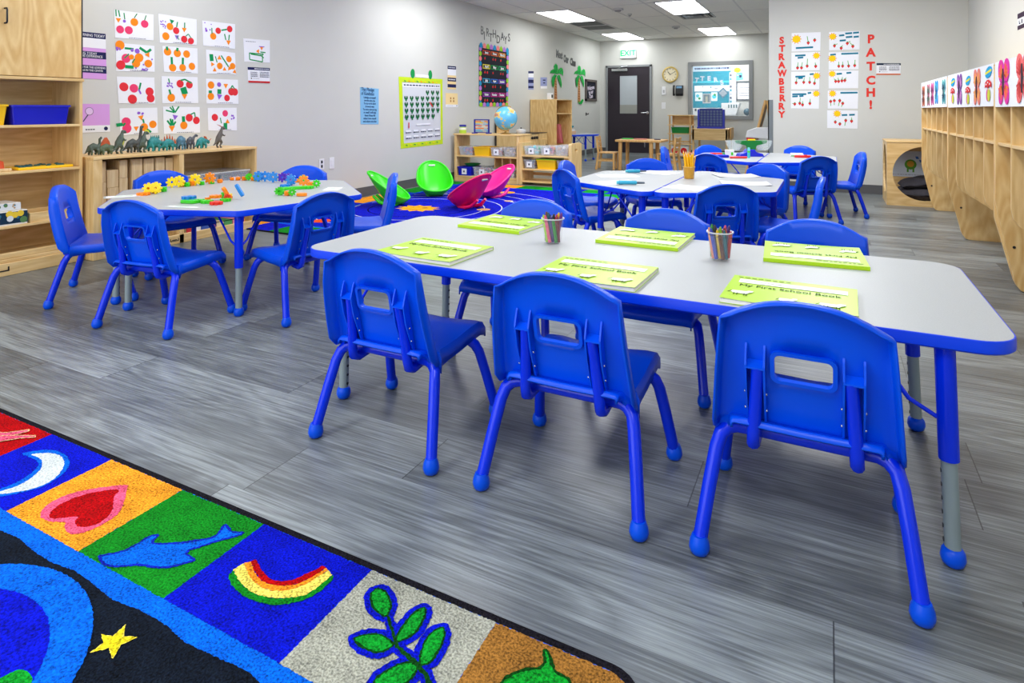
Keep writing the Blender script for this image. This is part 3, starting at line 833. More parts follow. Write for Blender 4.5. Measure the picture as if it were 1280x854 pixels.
# purple learning posters beside the tall cabinet
def strip_poster(q, tint, bands, label, name='poster', words=None):
    sh = left_sheet(*q).base(tint)
    for a, b, m in bands: sh.rect(0, a, 1, b, m)
    o = sh.build(name, label, 'poster')
    return o, sh
o, sh = strip_poster(((-4.868, 2.545, 1.595), (-4.868, 2.811, 1.595), (-4.868, 2.819, 1.250), (-4.868, 2.550, 1.254)), LILAC, ((0, .12, NAVY), (.12, .33, WHITE), (.41, .56, NAVY), (.71, .87, NAVY)), 'tall purple and navy learning poster beside the upper cabinet door')
def lines_on(o, sh, spec, mat_, name='lettering'):
    for s_, u, t_, size, *k in spec:
        p = sh.pt(u, t_, .0035)
        e = (sh.pt(min(u + .1, 1), t_) - sh.pt(u, t_))
        a = math.atan2(e.z, e.y)
        x = text_mesh(s_, size, mat_, name, o, F_LEFT, p - o.location, a, k[0] if k else 'LEFT', sx=k[1] if len(k) > 1 else 1.)
lines_on(o, sh, (('ARE LEARNING TODAY', .97, .065, .03, 'RIGHT', .75), ('DOING TODAY', .75, .455, .026, 'RIGHT', .8), ('THIS EXPERIENCE', .9, .515, .026, 'RIGHT', .8), ('EXPECTATIONS FOR THIS LEARNING', .97, .755, .022, 'RIGHT', .75), ('SKILLS IN THIS CENTER', .9, .82, .022, 'RIGHT', .75)), WHITE)
sh = left_sheet((-4.868, 2.588, 1.067), (-4.868, 2.840, 1.065), (-4.868, 2.844, 0.856), (-4.868, 2.593, 0.855)).base(LILAC).rect(0, .76, 1, 1, WHITE)
sh.disc(.42, .26, .14, INK).disc(.42, .26, .125, P('lens', (224, 196, 236))).line(.38, .38, .24, .62, .035, INK).disc(.88, .88, .07, NAVY).scribble(.3, .9, .56, .04, INK)
sh.build('science_card', 'lilac card with a magnifying glass drawing beside the cabinet shelves', 'poster')
# outlet and switch plate
t = thing('power_outlet', 'white wall outlet plate under the bare stretch of the left wall', 'outlet', (-4.870, 5.060, 0.376))
MB().m(WHITEP).box(0, .006, -.038, .038, 0, .115).build('cover_plate', t, bevel=.002)
MB().m(P('socket_dark', (60, 60, 66))).box(.006, .009, -.012, .012, .02, .05).box(.006, .009, -.012, .012, .066, .096).build('socket', t)
t = thing('switch_plate', 'blank white wall plate next to the outlet', 'switch', (-4.870, 5.214, 0.371))
MB().m(WHITEP).box(0, .006, -.038, .038, 0, .125).build('cover_plate', t, bevel=.002)
MB().m(WHITEP).box(.006, .010, -.015, .015, .03, .095).build('rocker', t, bevel=.001)
# pledge sheet
sh = left_sheet((-4.868, 5.678, 1.282), (-4.868, 6.017, 1.273), (-4.868, 6.017, 0.842), (-4.868, 5.689, 0.849)).base(SKY)
o = sh.build('pledge_sheet', 'light blue handwritten pledge sheet on the bare left wall', 'poster')
PEN = P('pen_blue', (40, 76, 120))
lines_on(o, sh, [('The Pledge', .05, .05, .062, 'LEFT', .85), ('of Kindness', .05, .16, .062, 'LEFT', .8)] + [(s_, .5, .265 + .082 * k, .034, 'CENTER', .9) for k, s_ in enumerate(('I pledge to myself', 'on this very day', 'To try to be kind', 'in every way', 'To every person big', 'or small I will help', 'them if they fall', 'when I love myself', 'and others too that'))], PEN)
# calendar
sh = left_sheet((-4.868, 6.410, 1.439), (-4.868, 7.416, 1.448), (-4.868, 7.426, 0.532), (-4.868, 6.455, 0.520)).base(LIME).rect(.07, .075, .945, .93, P('calendar_sheet', (206, 210, 216)))
sh.rect(.08, .09, .93, .135, WHITE).scribble(.1, .112, .92, .02, INK, rng=random.Random(5))
for r_ in range(5):
    for c_ in range(7):
        if (r_ == 0 and c_ < 4) or (r_ == 4 and c_ == 6): continue
        u, t_ = .14 + .122 * c_, .215 + .088 * r_
        for du, dt in ((-.022, -.012), (.022, -.012), (0, .016)): sh.disc(u + du, t_ + dt, .026, DGREEN, 9, .75)
        sh.line(u, t_, u + .004, t_ + .04, .01, GREEN)
sh.rect(.35, .665, .68, .69, WHITE).line(.18, .64, .18, .7, .02, RED).tri(.18, .71, .02, 90, RED).line(.68, .36, .74, .42, .02, RED).tri(.68, .36, .022, 200, RED)
for r_ in range(2):
    for c_ in range(5): sh.rect(.11 + .17 * c_, .75 + .08 * r_, .22 + .17 * c_, .775 + .08 * r_, WHITE).scribble(.11 + .17 * c_, .785 + .08 * r_, .23 + .17 * c_, .012, INK)
for k in range(9): sh.line(.1 + .09 * k, .05, .14 + .09 * k, .065, .014, (GREEN, ORANGE, YELLOW)[k % 3]); sh.line(.1 + .09 * k, .955, .14 + .09 * k, .965, .012, (GREEN, YELLOW)[k % 2])
o = sh.build('class_calendar', 'large lime bordered classroom calendar with rows of green leaf markers', 'calendar')
for u in (.3, .70):
    q = sh.pt(u, -.055, .001) - o.location
    m = MB().m(GREEN)
    m.prism([(q.y + .045 * math.cos(2 * PI * k / 18), q.z + .062 * math.sin(2 * PI * k / 18)) for k in range(18)], q.x, q.x + .003, Matrix(((0, 0, 1, 0), (1, 0, 0, 0), (0, 1, 0, 0), (0, 0, 0, 1))))
    m.build('paper_leaf', o)
q0, q1 = sh.pt(.36, -.05, .002) - o.location, sh.pt(.66, -.005, .002) - o.location
m = MB().m(WHITE).box(q0.x, q0.x + .002, q0.y, q1.y, min(q0.z, q1.z), max(q0.z, q1.z)); m.build('month_strip', o)
# small notices
sh = left_sheet((-4.868, 7.549, 1.647), (-4.868, 7.777, 1.651), (-4.868, 7.777, 1.311), (-4.868, 7.549, 1.311)).base(CREAM).rect(0, 0, 1, .14, NAVY).rect(0, .14, 1, .4, WHITE).rect(0, .5, 1, .66, NAVY).rect(0, .78, 1, .92, NAVY).scribble(.1, .07, .9, .03, WHITE).scribble(.1, .58, .9, .04, WHITE)
sh.build('wall_notice', 'narrow cream and navy notice strip beside the calendar', 'notice')
sh = left_sheet((-4.868, 7.499, 1.256), (-4.868, 7.821, 1.256), (-4.868, 7.830, 1.054), (-4.868, 7.499, 1.055)).base(CREAM).rect(0, .82, 1, 1, WHITE)
for a, b in ((.36, .3), (.6, .3), (.36, .5), (.6, .5)): sh.rect(a, b, a + .1, b + .14, P('tan_ink', (176, 126, 70)))
sh.disc(.9, .9, .05, NAVY).scribble(.1, .9, .6, .03, GREYP)
sh.build('letter_card', 'square cream card below the cream and navy strip', 'notice')
sh = left_sheet((-4.868, 10.240, 1.713), (-4.868, 10.471, 1.725), (-4.868, 10.471, 1.382), (-4.868, 10.240, 1.379)).base(P('periwinkle', (150, 160, 206))).rect(0, 0, 1, .12, NAVY).rect(0, .12, 1, .34, WHITE).rect(0, .46, 1, .64, NAVY).rect(0, .8, 1, .92, NAVY)
sh.build('wall_notice', 'narrow periwinkle notice strip between birthday board and first palm', 'notice')
sh = left_sheet((-4.868, 10.780, 1.625), (-4.868, 11.088, 1.639), (-4.868, 11.088, 1.422), (-4.868, 10.780, 1.413)).base(P('periwinkle', (150, 160, 206))).rect(0, .78, 1, 1, WHITE).rect(.35, .2, .75, .3, NAVY).rect(.4, .45, .7, .55, NAVY)
sh.build('letter_card', 'square periwinkle card just before the first palm', 'notice')
# birthday board
bq = ((-4.868, 8.447, 2.022), (-4.868, 9.465, 2.019), (-4.868, 9.435, 1.078), (-4.868, 8.447, 1.074))
t = thing('birthday_board', 'tall black birthday chart with coloured scallops and month names', 'chart', bq[3])
sh = left_sheet(*bq).base(P('chalk_black', (30, 32, 44)))
rowsc = (((206, 70, 40), (214, 96, 36), (236, 150, 40)), ((232, 220, 60), (24, 150, 70), (30, 170, 110)), ((40, 160, 200), (50, 110, 210), (120, 70, 200)), ((150, 60, 180), (190, 40, 140), (210, 50, 150)))
for r_ in range(4):
    for c_ in range(3):
        u, t_ = .12 + .265 * c_, .065 + .235 * r_
        sh.rect(u, t_, u + .235, t_ + .075, P('tag%d%d' % (r_, c_), rowsc[r_][c_])).rect(u + .02, t_ + .014, u + .215, t_ + .061, P('chalk_black', (30, 32, 44)))
        for k in range(1 + (r_ + c_) % 2):
            sh.disc(u + .07 + .08 * k, t_ + .135, .022, RED, 8).line(u + .07 + .08 * k, t_ + .115, u + .09 + .08 * k, t_ + .1, .01, GREEN)
sc = [P('scallop_blue', (40, 150, 200)), P('scallop_pink', (246, 140, 140)), P('scallop_lime', (150, 204, 50)), P('scallop_lilac', (190, 130, 214))]
for k in range(12):
    sh.disc(.04, .05 + .082 * k, .042, sc[(k * 3 + 3) % 4], 10, 1.1); sh.disc(.96, .05 + .082 * k, .042, sc[(k * 3) % 4], 10, 1.1)
for k in range(9):
    u = .06 + .11 * k
    sh.poly([(u - .05, .035), (u - .05, -.02), (u, -.06), (u + .05, -.02), (u + .05, .035)], sc[k % 4]); sh.poly([(u - .05, .955), (u, .935), (u + .05, .955), (u + .05, 1.01), (u - .05, 1.01)], sc[(k + 2) % 4])
o = sh.build('board_panel', None, None, parent=t); o.location = -t.location
for k, s_ in enumerate(('January', 'February', 'March', 'April', 'May', 'June', 'July', 'August', 'September', 'October', 'November', 'December')):
    p = sh.pt(.2375 + .265 * (k % 3), .1025 + .235 * (k // 3), .006) - t.location
    e = sh.pt(.5, .1) - sh.pt(.2, .1)
    text_mesh(s_, .062 if len(s_) < 6 else .05, WHITE, 'month_lettering', t, F_LEFT, p, math.atan2(e.z, e.y), sx=1. if len(s_) < 6 else .75, bold=.002)
for s_, q in zip('BIRTHDAYS', ((-4.868, 8.548, 2.258), (-4.868, 8.622, 2.181), (-4.868, 8.726, 2.246), (-4.868, 8.832, 2.174), (-4.868, 8.954, 2.245), (-4.868, 9.086, 2.169), (-4.868, 9.234, 2.234), (-4.868, 9.350, 2.183), (-4.868, 9.477, 2.239))):
    o = text_mesh(s_, .19, BLACKP, 'cutout_letter', None, F_LEFT, (0, 0, 0), 0, sx=.95, extrude=.001, bold=.002)
    o.location = q
    tag(o, 'thin black cut-out letter %s above the birthday chart' % s_, 'letter', 'black letters over the birthday chart')
# palms and class words
LEAVES = ([(12.722, 1.923), (12.773, 1.962), (12.829, 1.975), (12.902, 1.955), (12.943, 1.864), (12.894, 1.772), (12.789, 1.778), (12.742, 1.853)], [(12.499, 1.767), (12.565, 1.826), (12.682, 1.861), (12.789, 1.861), (12.845, 1.790), (12.722, 1.778), (12.592, 1.780)], [(12.894, 1.782), (12.963, 1.872), (13.074, 1.917), (13.166, 1.898), (13.200, 1.834), (13.179, 1.742), (13.116, 1.788), (13.004, 1.792)], [(12.592, 1.626), (12.616, 1.698), (12.734, 1.764), (12.845, 1.747), (12.789, 1.695), (12.734, 1.624), (12.718, 1.546), (12.678, 1.492), (12.623, 1.542)], [(12.862, 1.730), (12.935, 1.765), (13.008, 1.751), (13.074, 1.667), (13.108, 1.566), (13.070, 1.501), (13.008, 1.580), (12.926, 1.654)], [(12.718, 1.218), (12.789, 1.162), (12.862, 1.191), (12.984, 1.246), (13.058, 1.222), (13.004, 1.171), (12.943, 1.133), (12.797, 1.132), (12.734, 1.168)])
VEINS = ([(12.821, 1.950), (12.837, 1.951), (12.854, 1.794), (12.829, 1.793)], [(12.565, 1.784), (12.577, 1.790), (12.781, 1.838), (12.789, 1.830)], [(12.984, 1.805), (13.000, 1.803), (13.124, 1.874), (13.108, 1.878)], [(12.663, 1.537), (12.678, 1.534), (12.781, 1.726), (12.765, 1.731)], [(12.959, 1.734), (12.975, 1.738), (13.066, 1.557), (13.049, 1.552)])
TRUNK = [(12.773, 1.695), (12.866, 1.699), (12.886, 1.443), (12.910, 1.163), (12.734, 1.161), (12.757, 1.440)]
MM = Matrix(((0, 0, 1, 0), (1, 0, 0, 0), (0, 1, 0, 0), (0, 0, 0, 1)))
def palm(dy, dz, label):
    z0 = min(p[1] for p in TRUNK); y0 = sum(p[0] for p in TRUNK) / len(TRUNK)
    t = thing('paper_palm', label, 'decoration', (WX, y0 + dy, z0 + dz))
    T_ = lambda q: [(p[0] - y0, p[1] - z0) for p in q]
    m = MB().m(P('trunk', (190, 132, 82))).prism(T_(TRUNK), .001, .004, MM)
    m.m(P('trunk_dark', (130, 84, 50)))
    zt = max(p[1] for p in TRUNK) - z0
    for k in range(9): m.prism([(-.045, zt * .1 * k + .03), (.045, zt * .1 * k + .02), (.045, zt * .1 * k + .034), (-.045, zt * .1 * k + .044)], .004, .005, MM)
    m.build('trunk', t)
    for k, q in enumerate(LEAVES):
        m = MB().m(P('palm_green', (26, 160, 66)) if k % 2 else P('palm_green_light', (48, 184, 84))).prism(T_(q), .006 + .003 * k, .0085 + .003 * k, MM)
        if k < len(VEINS): m.m(P('palm_vein', (14, 110, 44))).prism(T_(VEINS[k]), .0085 + .003 * k, .0095 + .003 * k, MM)
        m.build('frond', t)
q1, q2 = (-4.870, 11.534, 1.922), (-4.870, 12.841, 1.970)
palm(q1[1] - q2[1], q1[2] - q2[2], 'paper palm tree standing behind the tall play unit')
palm(0, 0, 'paper palm tree next to the framed black welcome sign')
for s_, q, sx in (('Meet', (-4.868, 11.708, 2.124), .8), ('Our', (-4.868, 12.071, 2.057), .75), ('Class', (-4.868, 12.462, 2.015), .75)):
    o = text_mesh(s_, .20, BLACKP, 'word_cutout', None, F_LEFT, (0, 0, 0), -.06, sx=sx, bold=.014)
    o.location = q; tag(o, 'bold black word %s on the left wall over the palms' % s_, 'lettering', 'black words over the palms')
q = ((-4.870, 13.192, 1.696), (-4.870, 13.934, 1.700), (-4.870, 13.912, 1.199), (-4.870, 13.192, 1.209))
t = thing('welcome_sign', 'framed black sign with white script hanging near the door corner', 'sign', q[3])
y0, y1, z0, z1 = q[0][1], q[1][1], q[3][2], q[0][2]
f = MB().m(mat('pewter_frame', (96, 88, 84), .5))
for a, b, c, d in ((y0, y0 + .06, z0, z1), (y1 - .06, y1, z0, z1), (y0, y1, z0, z0 + .05), (y0, y1, z1 - .05, z1)): f.box(WX, WX + .03, a, b, c, d)
f.build('frame', t, off=t.location)
MB().m(P('chalk_black', (30, 32, 44))).box(WX, WX + .012, y0 + .06, y1 - .06, z0 + .05, z1 - .05).build('panel', t, off=t.location)
for k, s_ in enumerate(('Welcome', 'to our', 'Class')):
    text_mesh(s_, .13, P('chalk_white', (214, 206, 222)), 'lettering', t, F_LEFT, Vector((WX + .013, (y0 + y1) / 2, z1 - .19 - (z1 - z0 - .2) * .33 * k)) - t.location, .12, sx=.9, bold=.003)
t = thing('coat_hook', 'small dark hook on the left wall below the welcome sign', 'hook', (-4.870, 13.275, 0.895))
MB().m(BLACKP).box(0, .006, -.03, .03, -.02, .05).build('plate', t)
MB().m(BLACKP).tube([(0, 0, .02), (.05, 0, .01), (.06, 0, .035)], .01, 8).build('hook', t, smooth=50)

# ------------------------------------------------------------------ back wall: door, exit sign, clock, phone, switches
DX0, DX1, DZ = -4.72, -3.62, 2.05
d = MB().m(FRM)
for x0, x1, z0, z1 in ((DX0, DX0 + .05, 0, DZ), (DX1 - .05, DX1, 0, DZ), (DX0, DX1, DZ - .05, DZ)): d.box(x0, x1, BY - .035, BY + .001, z0, z1)
door = struct(d.build('door_1', recenter=False, bevel=.003))
DOORM = mat('door_espresso', (40, 32, 42), .35, var=.03)
gx0, gx1, gz0, gz1 = -4.375, -3.965, .92, 1.8
s_ = MB().m(DOORM)
for x0, x1, z0, z1 in ((DX0 + .05, gx0, .01, DZ - .05), (gx1, DX1 - .05, .01, DZ - .05), (gx0, gx1, .01, gz0), (gx0, gx1, gz1, DZ - .05)): s_.box(x0, x1, BY - .02, BY + .001, z0, z1)
s_.build('slab', door)
e = Sheet([(gx0, BY - .012, gz1), (gx1, BY - .012, gz1), (gx1, BY - .012, gz0), (gx0, BY - .012, gz0)], (0, -1, 0), .002).base(mat('frosted_pane', (176, 184, 190), .2)).rect(0, .77, 1, 1, mat('pane_low', (150, 152, 146), .3))
e.mb.build('glass_panel', door)
m = MB().m(CHROME).lathe([(0, 0), (.034, 0), (.034, .01), (0, .012)], M=Matrix.Translation((-3.72, BY - .02, .94)) @ Matrix.Rotation(PI / 2, 4, 'X'))
m.tube([(-3.72, BY - .03, .94), (-3.72, BY - .065, .94), (-3.74, BY - .07, .94), (-3.86, BY - .07, .935)], .011, 10)
m.build('lever_handle', door, smooth=50)
MB().m(CHROME).box(-4.56, -4.18, BY - .075, BY - .02, 1.91, 1.97).tube([(-4.42, BY - .05, 1.97), (-4.3, BY - .16, 2.0), (-4.18, BY - .04, 2.03)], .012, 8).build('door_closer', door, bevel=.004)
MB().m(CHROME).box(-3.79, -3.765, BY - .05, BY - .02, .14, .30).build('kick_stop', door, bevel=.004)
t = thing('exit_sign', 'green lettered EXIT sign on the back wall over the door', 'sign', (-4.17, BY, 2.21))
MB().m(WHITEP).box(-.185, .185, -.05, 0, 0, .225).build('housing', t, bevel=.006)
text_mesh('EXIT', .18, mat('exit_green', (20, 190, 110), .4, emit=.35), 'lettering', t, F_BACK, (0, -.051, .112), sx=1., bold=.006)
t = thing('wall_clock', 'round gold rimmed clock on the back wall', 'clock', (-3.2, BY, 1.805))
Mc = Matrix.Translation((0, 0, 0)) @ Matrix.Rotation(PI / 2, 4, 'X')
MB().m(mat('brass_rim', (206, 178, 96), .35, metal=.3)).lathe([(.0, 0), (.178, 0), (.185, .02), (.178, .045), (.155, .05), (.148, .03), (0, .03)], M=Mc, seg=36).build('rim', t, smooth=40)
f = MB().m(P('clock_face', (236, 226, 196))).lathe([(0, .031), (.15, .031), (.15, .033), (0, .034)], M=Mc, seg=32)
f.m(BLACKP)
for k in range(12):
    a = R(30 * k); f.box(-.006, .006, -.0365, -.034, .115, .138, Matrix.Rotation(a, 4, 'Y'))
f.build('dial', t)
f = MB().m(BLACKP).box(-.006, .006, -.04, -.037, -.01, .085, Matrix.Rotation(R(-38), 4, 'Y')).box(-.004, .004, -.043, -.04, -.01, .12, Matrix.Rotation(R(62), 4, 'Y'))
f.build('hands', t)
t = thing('wall_phone', 'black telephone mounted on the back wall under the clock', 'telephone', (-3.03, BY, 1.32))
MB().m(BLACKP).prism([(0, 0), (-.05, 0), (-.09, .05), (-.06, .22), (0, .24)], -.04, .12, Matrix(((0, 0, 1, 0), (1, 0, 0, 0), (0, 1, 0, 0), (0, 0, 0, 1)))).build('body', t, bevel=.008)
MB().m(BLACKP).tube([(-.08, -.05, .02), (-.08, -.085, .06), (-.08, -.085, .18), (-.08, -.05, .23)], [.028, .02, .02, .028], 10).build('handset', t, smooth=50)
MB().m(mat('screen_blue', (120, 170, 210), .2)).box(-.02, .10, -.08, -.07, .17, .215).build('display', t)
t = thing('thermostat', 'small white sensor box on the back wall under the clock', 'thermostat', (-3.345, BY, 1.34))
MB().m(WHITEP).box(-.045, .045, -.025, 0, 0, .19).build('case', t, bevel=.008)
MB().m(GREYP).box(-.02, .02, -.028, -.024, .05, .12).build('keypad', t)
t = thing('light_switch', 'white light switch beside the door', 'switch', (-3.355, BY, 1.03))
MB().m(WHITEP).box(-.045, .045, -.007, 0, 0, .145).build('cover_plate', t, bevel=.002)
MB().m(WHITEP).box(-.016, .016, -.012, -.006, .045, .1).build('rocker', t, bevel=.002)

# ------------------------------------------------------------------ strawberry wall
def front_sheet(*q): return Sheet([(x, PY - .001, z) for x, _, z in q], (0, -1, 0))
LR = P('letter_red', (224, 60, 52))
for w_, x, zs, place in (('STRAWBERRY', -.538, [1.903 - .1055 * k for k in range(10)], 'beside the corner guard'), ('PATCH!', .452, [1.869, 1.707, 1.54, 1.37, 1.222, 1.075], 'beside the small notice')):
    for k, (s_, z) in enumerate(zip(w_, zs)):
        xx = x if w_ == 'PATCH!' else x + .006 * math.sin(k * 2.1)
        o = text_mesh(s_, .113 if w_ != 'PATCH!' else .14, LR, 'paper_letter', None, F_BACK, (0, 0, 0), 0, sx=.98 if s_ != 'W' else .85, bold=.0055, extrude=.001)
        o.location = (xx, PY - .002, z)
        nth = 'topmost' if k == 0 else 'lowest' if k == len(w_) - 1 else 'under the %s' % ('exclamation mark' if w_[k - 1] == '!' else 'letter ' + w_[k - 1])
        nm = 'exclamation mark' if s_ == '!' else 'letter ' + s_
        tag(o, 'red paper %s %s in the word %s' % (nm, nth, place), 'letter', 'red letters of the strawberry wall')
SUN = P('sun', (250, 206, 30)); STROKE = P('stroke_blue', (22, 120, 150)); BERRY = P('berry', (214, 44, 50)); STEM = P('stem', (110, 180, 90))
def berry(sh, u, t_, L=.25, lean=0):
    sh.line(u, t_ - .03, u + lean, t_ - L, .035, STEM)
    sh.disc(u, t_, .075, BERRY, 10).tri(u, t_ + .05, .075, 90, BERRY).disc(u, t_ - .065, .035, GREEN, 8)
def sunny(sh, u, t_, r):
    for k in range(10):
        a = 2 * PI * k / 10
        sh.line(u + r * .9 / sh.asp * math.cos(a), t_ + r * .9 * math.sin(a), u + r * 1.3 / sh.asp * math.cos(a), t_ + r * 1.3 * math.sin(a), .035, ORANGE)
    sh.disc(u, t_, r, SUN)
PIC = (((-.422, -.090, 1.993, 1.755), (.17, .34, .2), ((.58, .55, .35, -.04), (.8, .42, .1, 0)), ((.15, .8, .75),), 'top of the first column, with a large sun and one strawberry'),
       ((-.424, -.098, 1.745, 1.513), (.88, .2, .15), ((.22, .85, .3, .02), (.36, .85, .3, .03), (.56, .76, .4, .01), (.86, .78, .2, -.02)), ((.13, .16, .5), (.22, .28, .42)), 'second of the first column, with a red speckled sun'),
       ((-.427, -.103, 1.5, 1.275), (.9, .24, .16), ((.18, .62, .3, .03), (.45, .6, .25, .02), (.66, .6, .3, 0), (.83, .66, .28, .02)), ((.15, .26, .5), (.25, .35, .42), (.66, .13, .8)), 'third of the first column, with four strawberries in a row'),
       ((-.43, -.107, 1.258, 1.031), (.9, .15, .15), ((.14, .74, .02, -.1), (.32, .7, .3, .02), (.42, .78, .2, 0), (.68, .7, .25, .01)), ((.05, .18, .55), (.05, .3, .25), (.3, .28, .45), (.6, .1, .72)), 'bottom of the first column'),
       ((.003, .338, 1.984, 1.754), (.12, .26, .16), ((.18, .76, .1, .1), (.4, .9, .15, .05), (.6, .65, .1, .1), (.78, .82, .2, -.1)), ((.33, .2, .5), (.53, .1, .75), (.78, .08, .97), (.55, .3, .76), (.8, .3, .97), (.35, .48, .55)), 'top of the second column, with six blue strokes'),
       ((-.001, .327, 1.73, 1.512), (.12, .35, .18), ((.34, .8, .25, 0), (.47, .8, .25, 0), (.67, .8, .3, -.03), (.87, .78, .32, .01)), ((.05, .12, .24), (.42, .08, .98)), 'second of the second column, with a sun at its edge'),
       ((-.002, .323, 1.503, 1.28), (.12, .18, .15), ((.24, .6, .15, -.05), (.34, .6, .2, -.02), (.45, .57, .2, .02), (.55, .55, .15, .04)), ((.27, .17, .45), (.6, .12, .76)), 'third of the second column, with a small bunch of strawberries'),
       ((-.012, .32, 1.255, 1.03), (.16, .16, .15), ((.1, .6, -.25, 0), (.22, .55, -.25, 0), (.4, .55, -.3, -.04), (.5, .7, -.2, -.04)), ((.42, .1, .98),), 'fourth of the second column, with one long blue stroke'),
       ((-.018, .317, 1.012, .787), (.33, .18, .16), ((.27, .65, .05, 0), (.42, .75, .05, 0), (.61, .55, -.3, -.03), (.8, .58, .2, 0)), ((.48, .24, .66), (.72, .22, .9)), 'lowest of the second column, hanging below all the others'))
for (x0, x1, z1, z0), (su, st, sr), bs, st_, lab in PIC:
    sh = front_sheet((x0, 0, z1), (x1, 0, z1 - .006), (x1 - .004, 0, z0), (x0, 0, z0 + .003)).base(WHITE)
    sunny(sh, su, st, sr)
    for u, t_, L, ln in bs: berry(sh, u, t_, L, ln)
    for a, t_, b in st_: sh.line(a, t_ + .02, b, t_, .095, STROKE)
    sh.build('strawberry_drawing', 'strawberry drawing, ' + lab, 'drawing', 'strawberry drawings')
notice(front_sheet((0.513, 8.690, 1.580), (0.762, 8.690, 1.571), (0.758, 8.690, 1.431), (0.510, 8.690, 1.437)), P('slate_head', (40, 54, 72)), P('orange_band', (206, 110, 70)), 'wall_notice', 'small notice with dark head and orange foot on the strawberry wall')
sh = Sheet([(RX, 6.60, 1.825), (RX, 6.15, 1.825), (RX, 6.15, 1.69), (RX, 6.60, 1.69)], (-1, 0, 0)).base(WHITE).rect(0, 0, 1, .32, P('plum_band', (62, 48, 66))).rect(0, .74, 1, 1, P('plum_band', (62, 48, 66)))
sh.disc(.12, .5, .09, INK).rect(.1, .58, .2, .68, INK).rect(.26, .42, .34, .68, INK)
sh.build('wall_notice', 'plum and white notice on the wall above the cubbies', 'notice')

# ------------------------------------------------------------------ tall cabinet at the left
CX = -4.51
t = thing('storage_cabinet', 'tall birch cabinet with open shelves under closed upper doors', 'cabinet', (-4.69, 1.75, 0))
o = t.location
y0, y1 = .9, 2.455
for a, b in ((y1 - .02, y1), (y0, y0 + .02)): MB().m(BIRCH).box(WX + .01, CX, a, b, 0, 2.1).build('side_panel', t, off=o, bevel=.003)
MB().m(BIRCHH).box(WX + .01, WX + .025, y0 + .02, y1 - .02, .02, 2.1).build('back_panel', t, off=o)
for z in (.911, .624, .290):
    MB().m(BIRCHH).box(WX + .02, CX + .005, y0 + .02, y1 - .02, z, z + .017).build('shelf', t, off=o, bevel=.003)
MB().m(BIRCHH).box(WX + .02, CX + .02, y0, y1, 1.213, 1.232).build('shelf', t, off=o, bevel=.003)
MB().m(BIRCHH).box(WX + .02, CX - .02, y0 + .02, y1 - .02, .02, .1).build('bottom_shelf', t, off=o)
MB().m(BIRCHH).box(CX - .06, CX - .02, y0 + .02, y1 - .02, .1, .135).box(CX - .02, CX, y0, y1, .0, .078).box(CX - .05, CX - .01, y0 + .02, y1 - .02, .078, .1).build('kick_rail', t, off=o, bevel=.004)
MB().m(BIRCHH).box(WX + .01, CX - .004, y0, y1, 2.1, 2.12).build('top', t, off=o, bevel=.003)
dk = MB().m(FIGURED).box(CX - .002, CX + .018, 1.63, y1 - .018, 1.236, 2.115).build('door', t, off=o, bevel=.003)
m = MB().m(BLACKP).tube([(CX + .018, 1.998, 1.555), (CX + .04, 1.998, 1.555), (CX + .045, 1.998, 1.565), (CX + .045, 1.998, 1.635), (CX + .04, 1.998, 1.645), (CX + .018, 1.998, 1.645)], .0055, 8)
m.build('handle', dk, off=o, smooth=50)
MB().m(FIGURED).box(CX - .002, CX + .018, y0 + .01, 1.62, 1.236, 2.115).build('door', t, off=o, bevel=.003)
MB().m(mat('cabinet_edge_dark', (40, 34, 32), .5)).box(CX - .006, CX + .004, y1 - .018, y1 - .002, 1.236, 2.115).build('edge_strip', t, off=o)
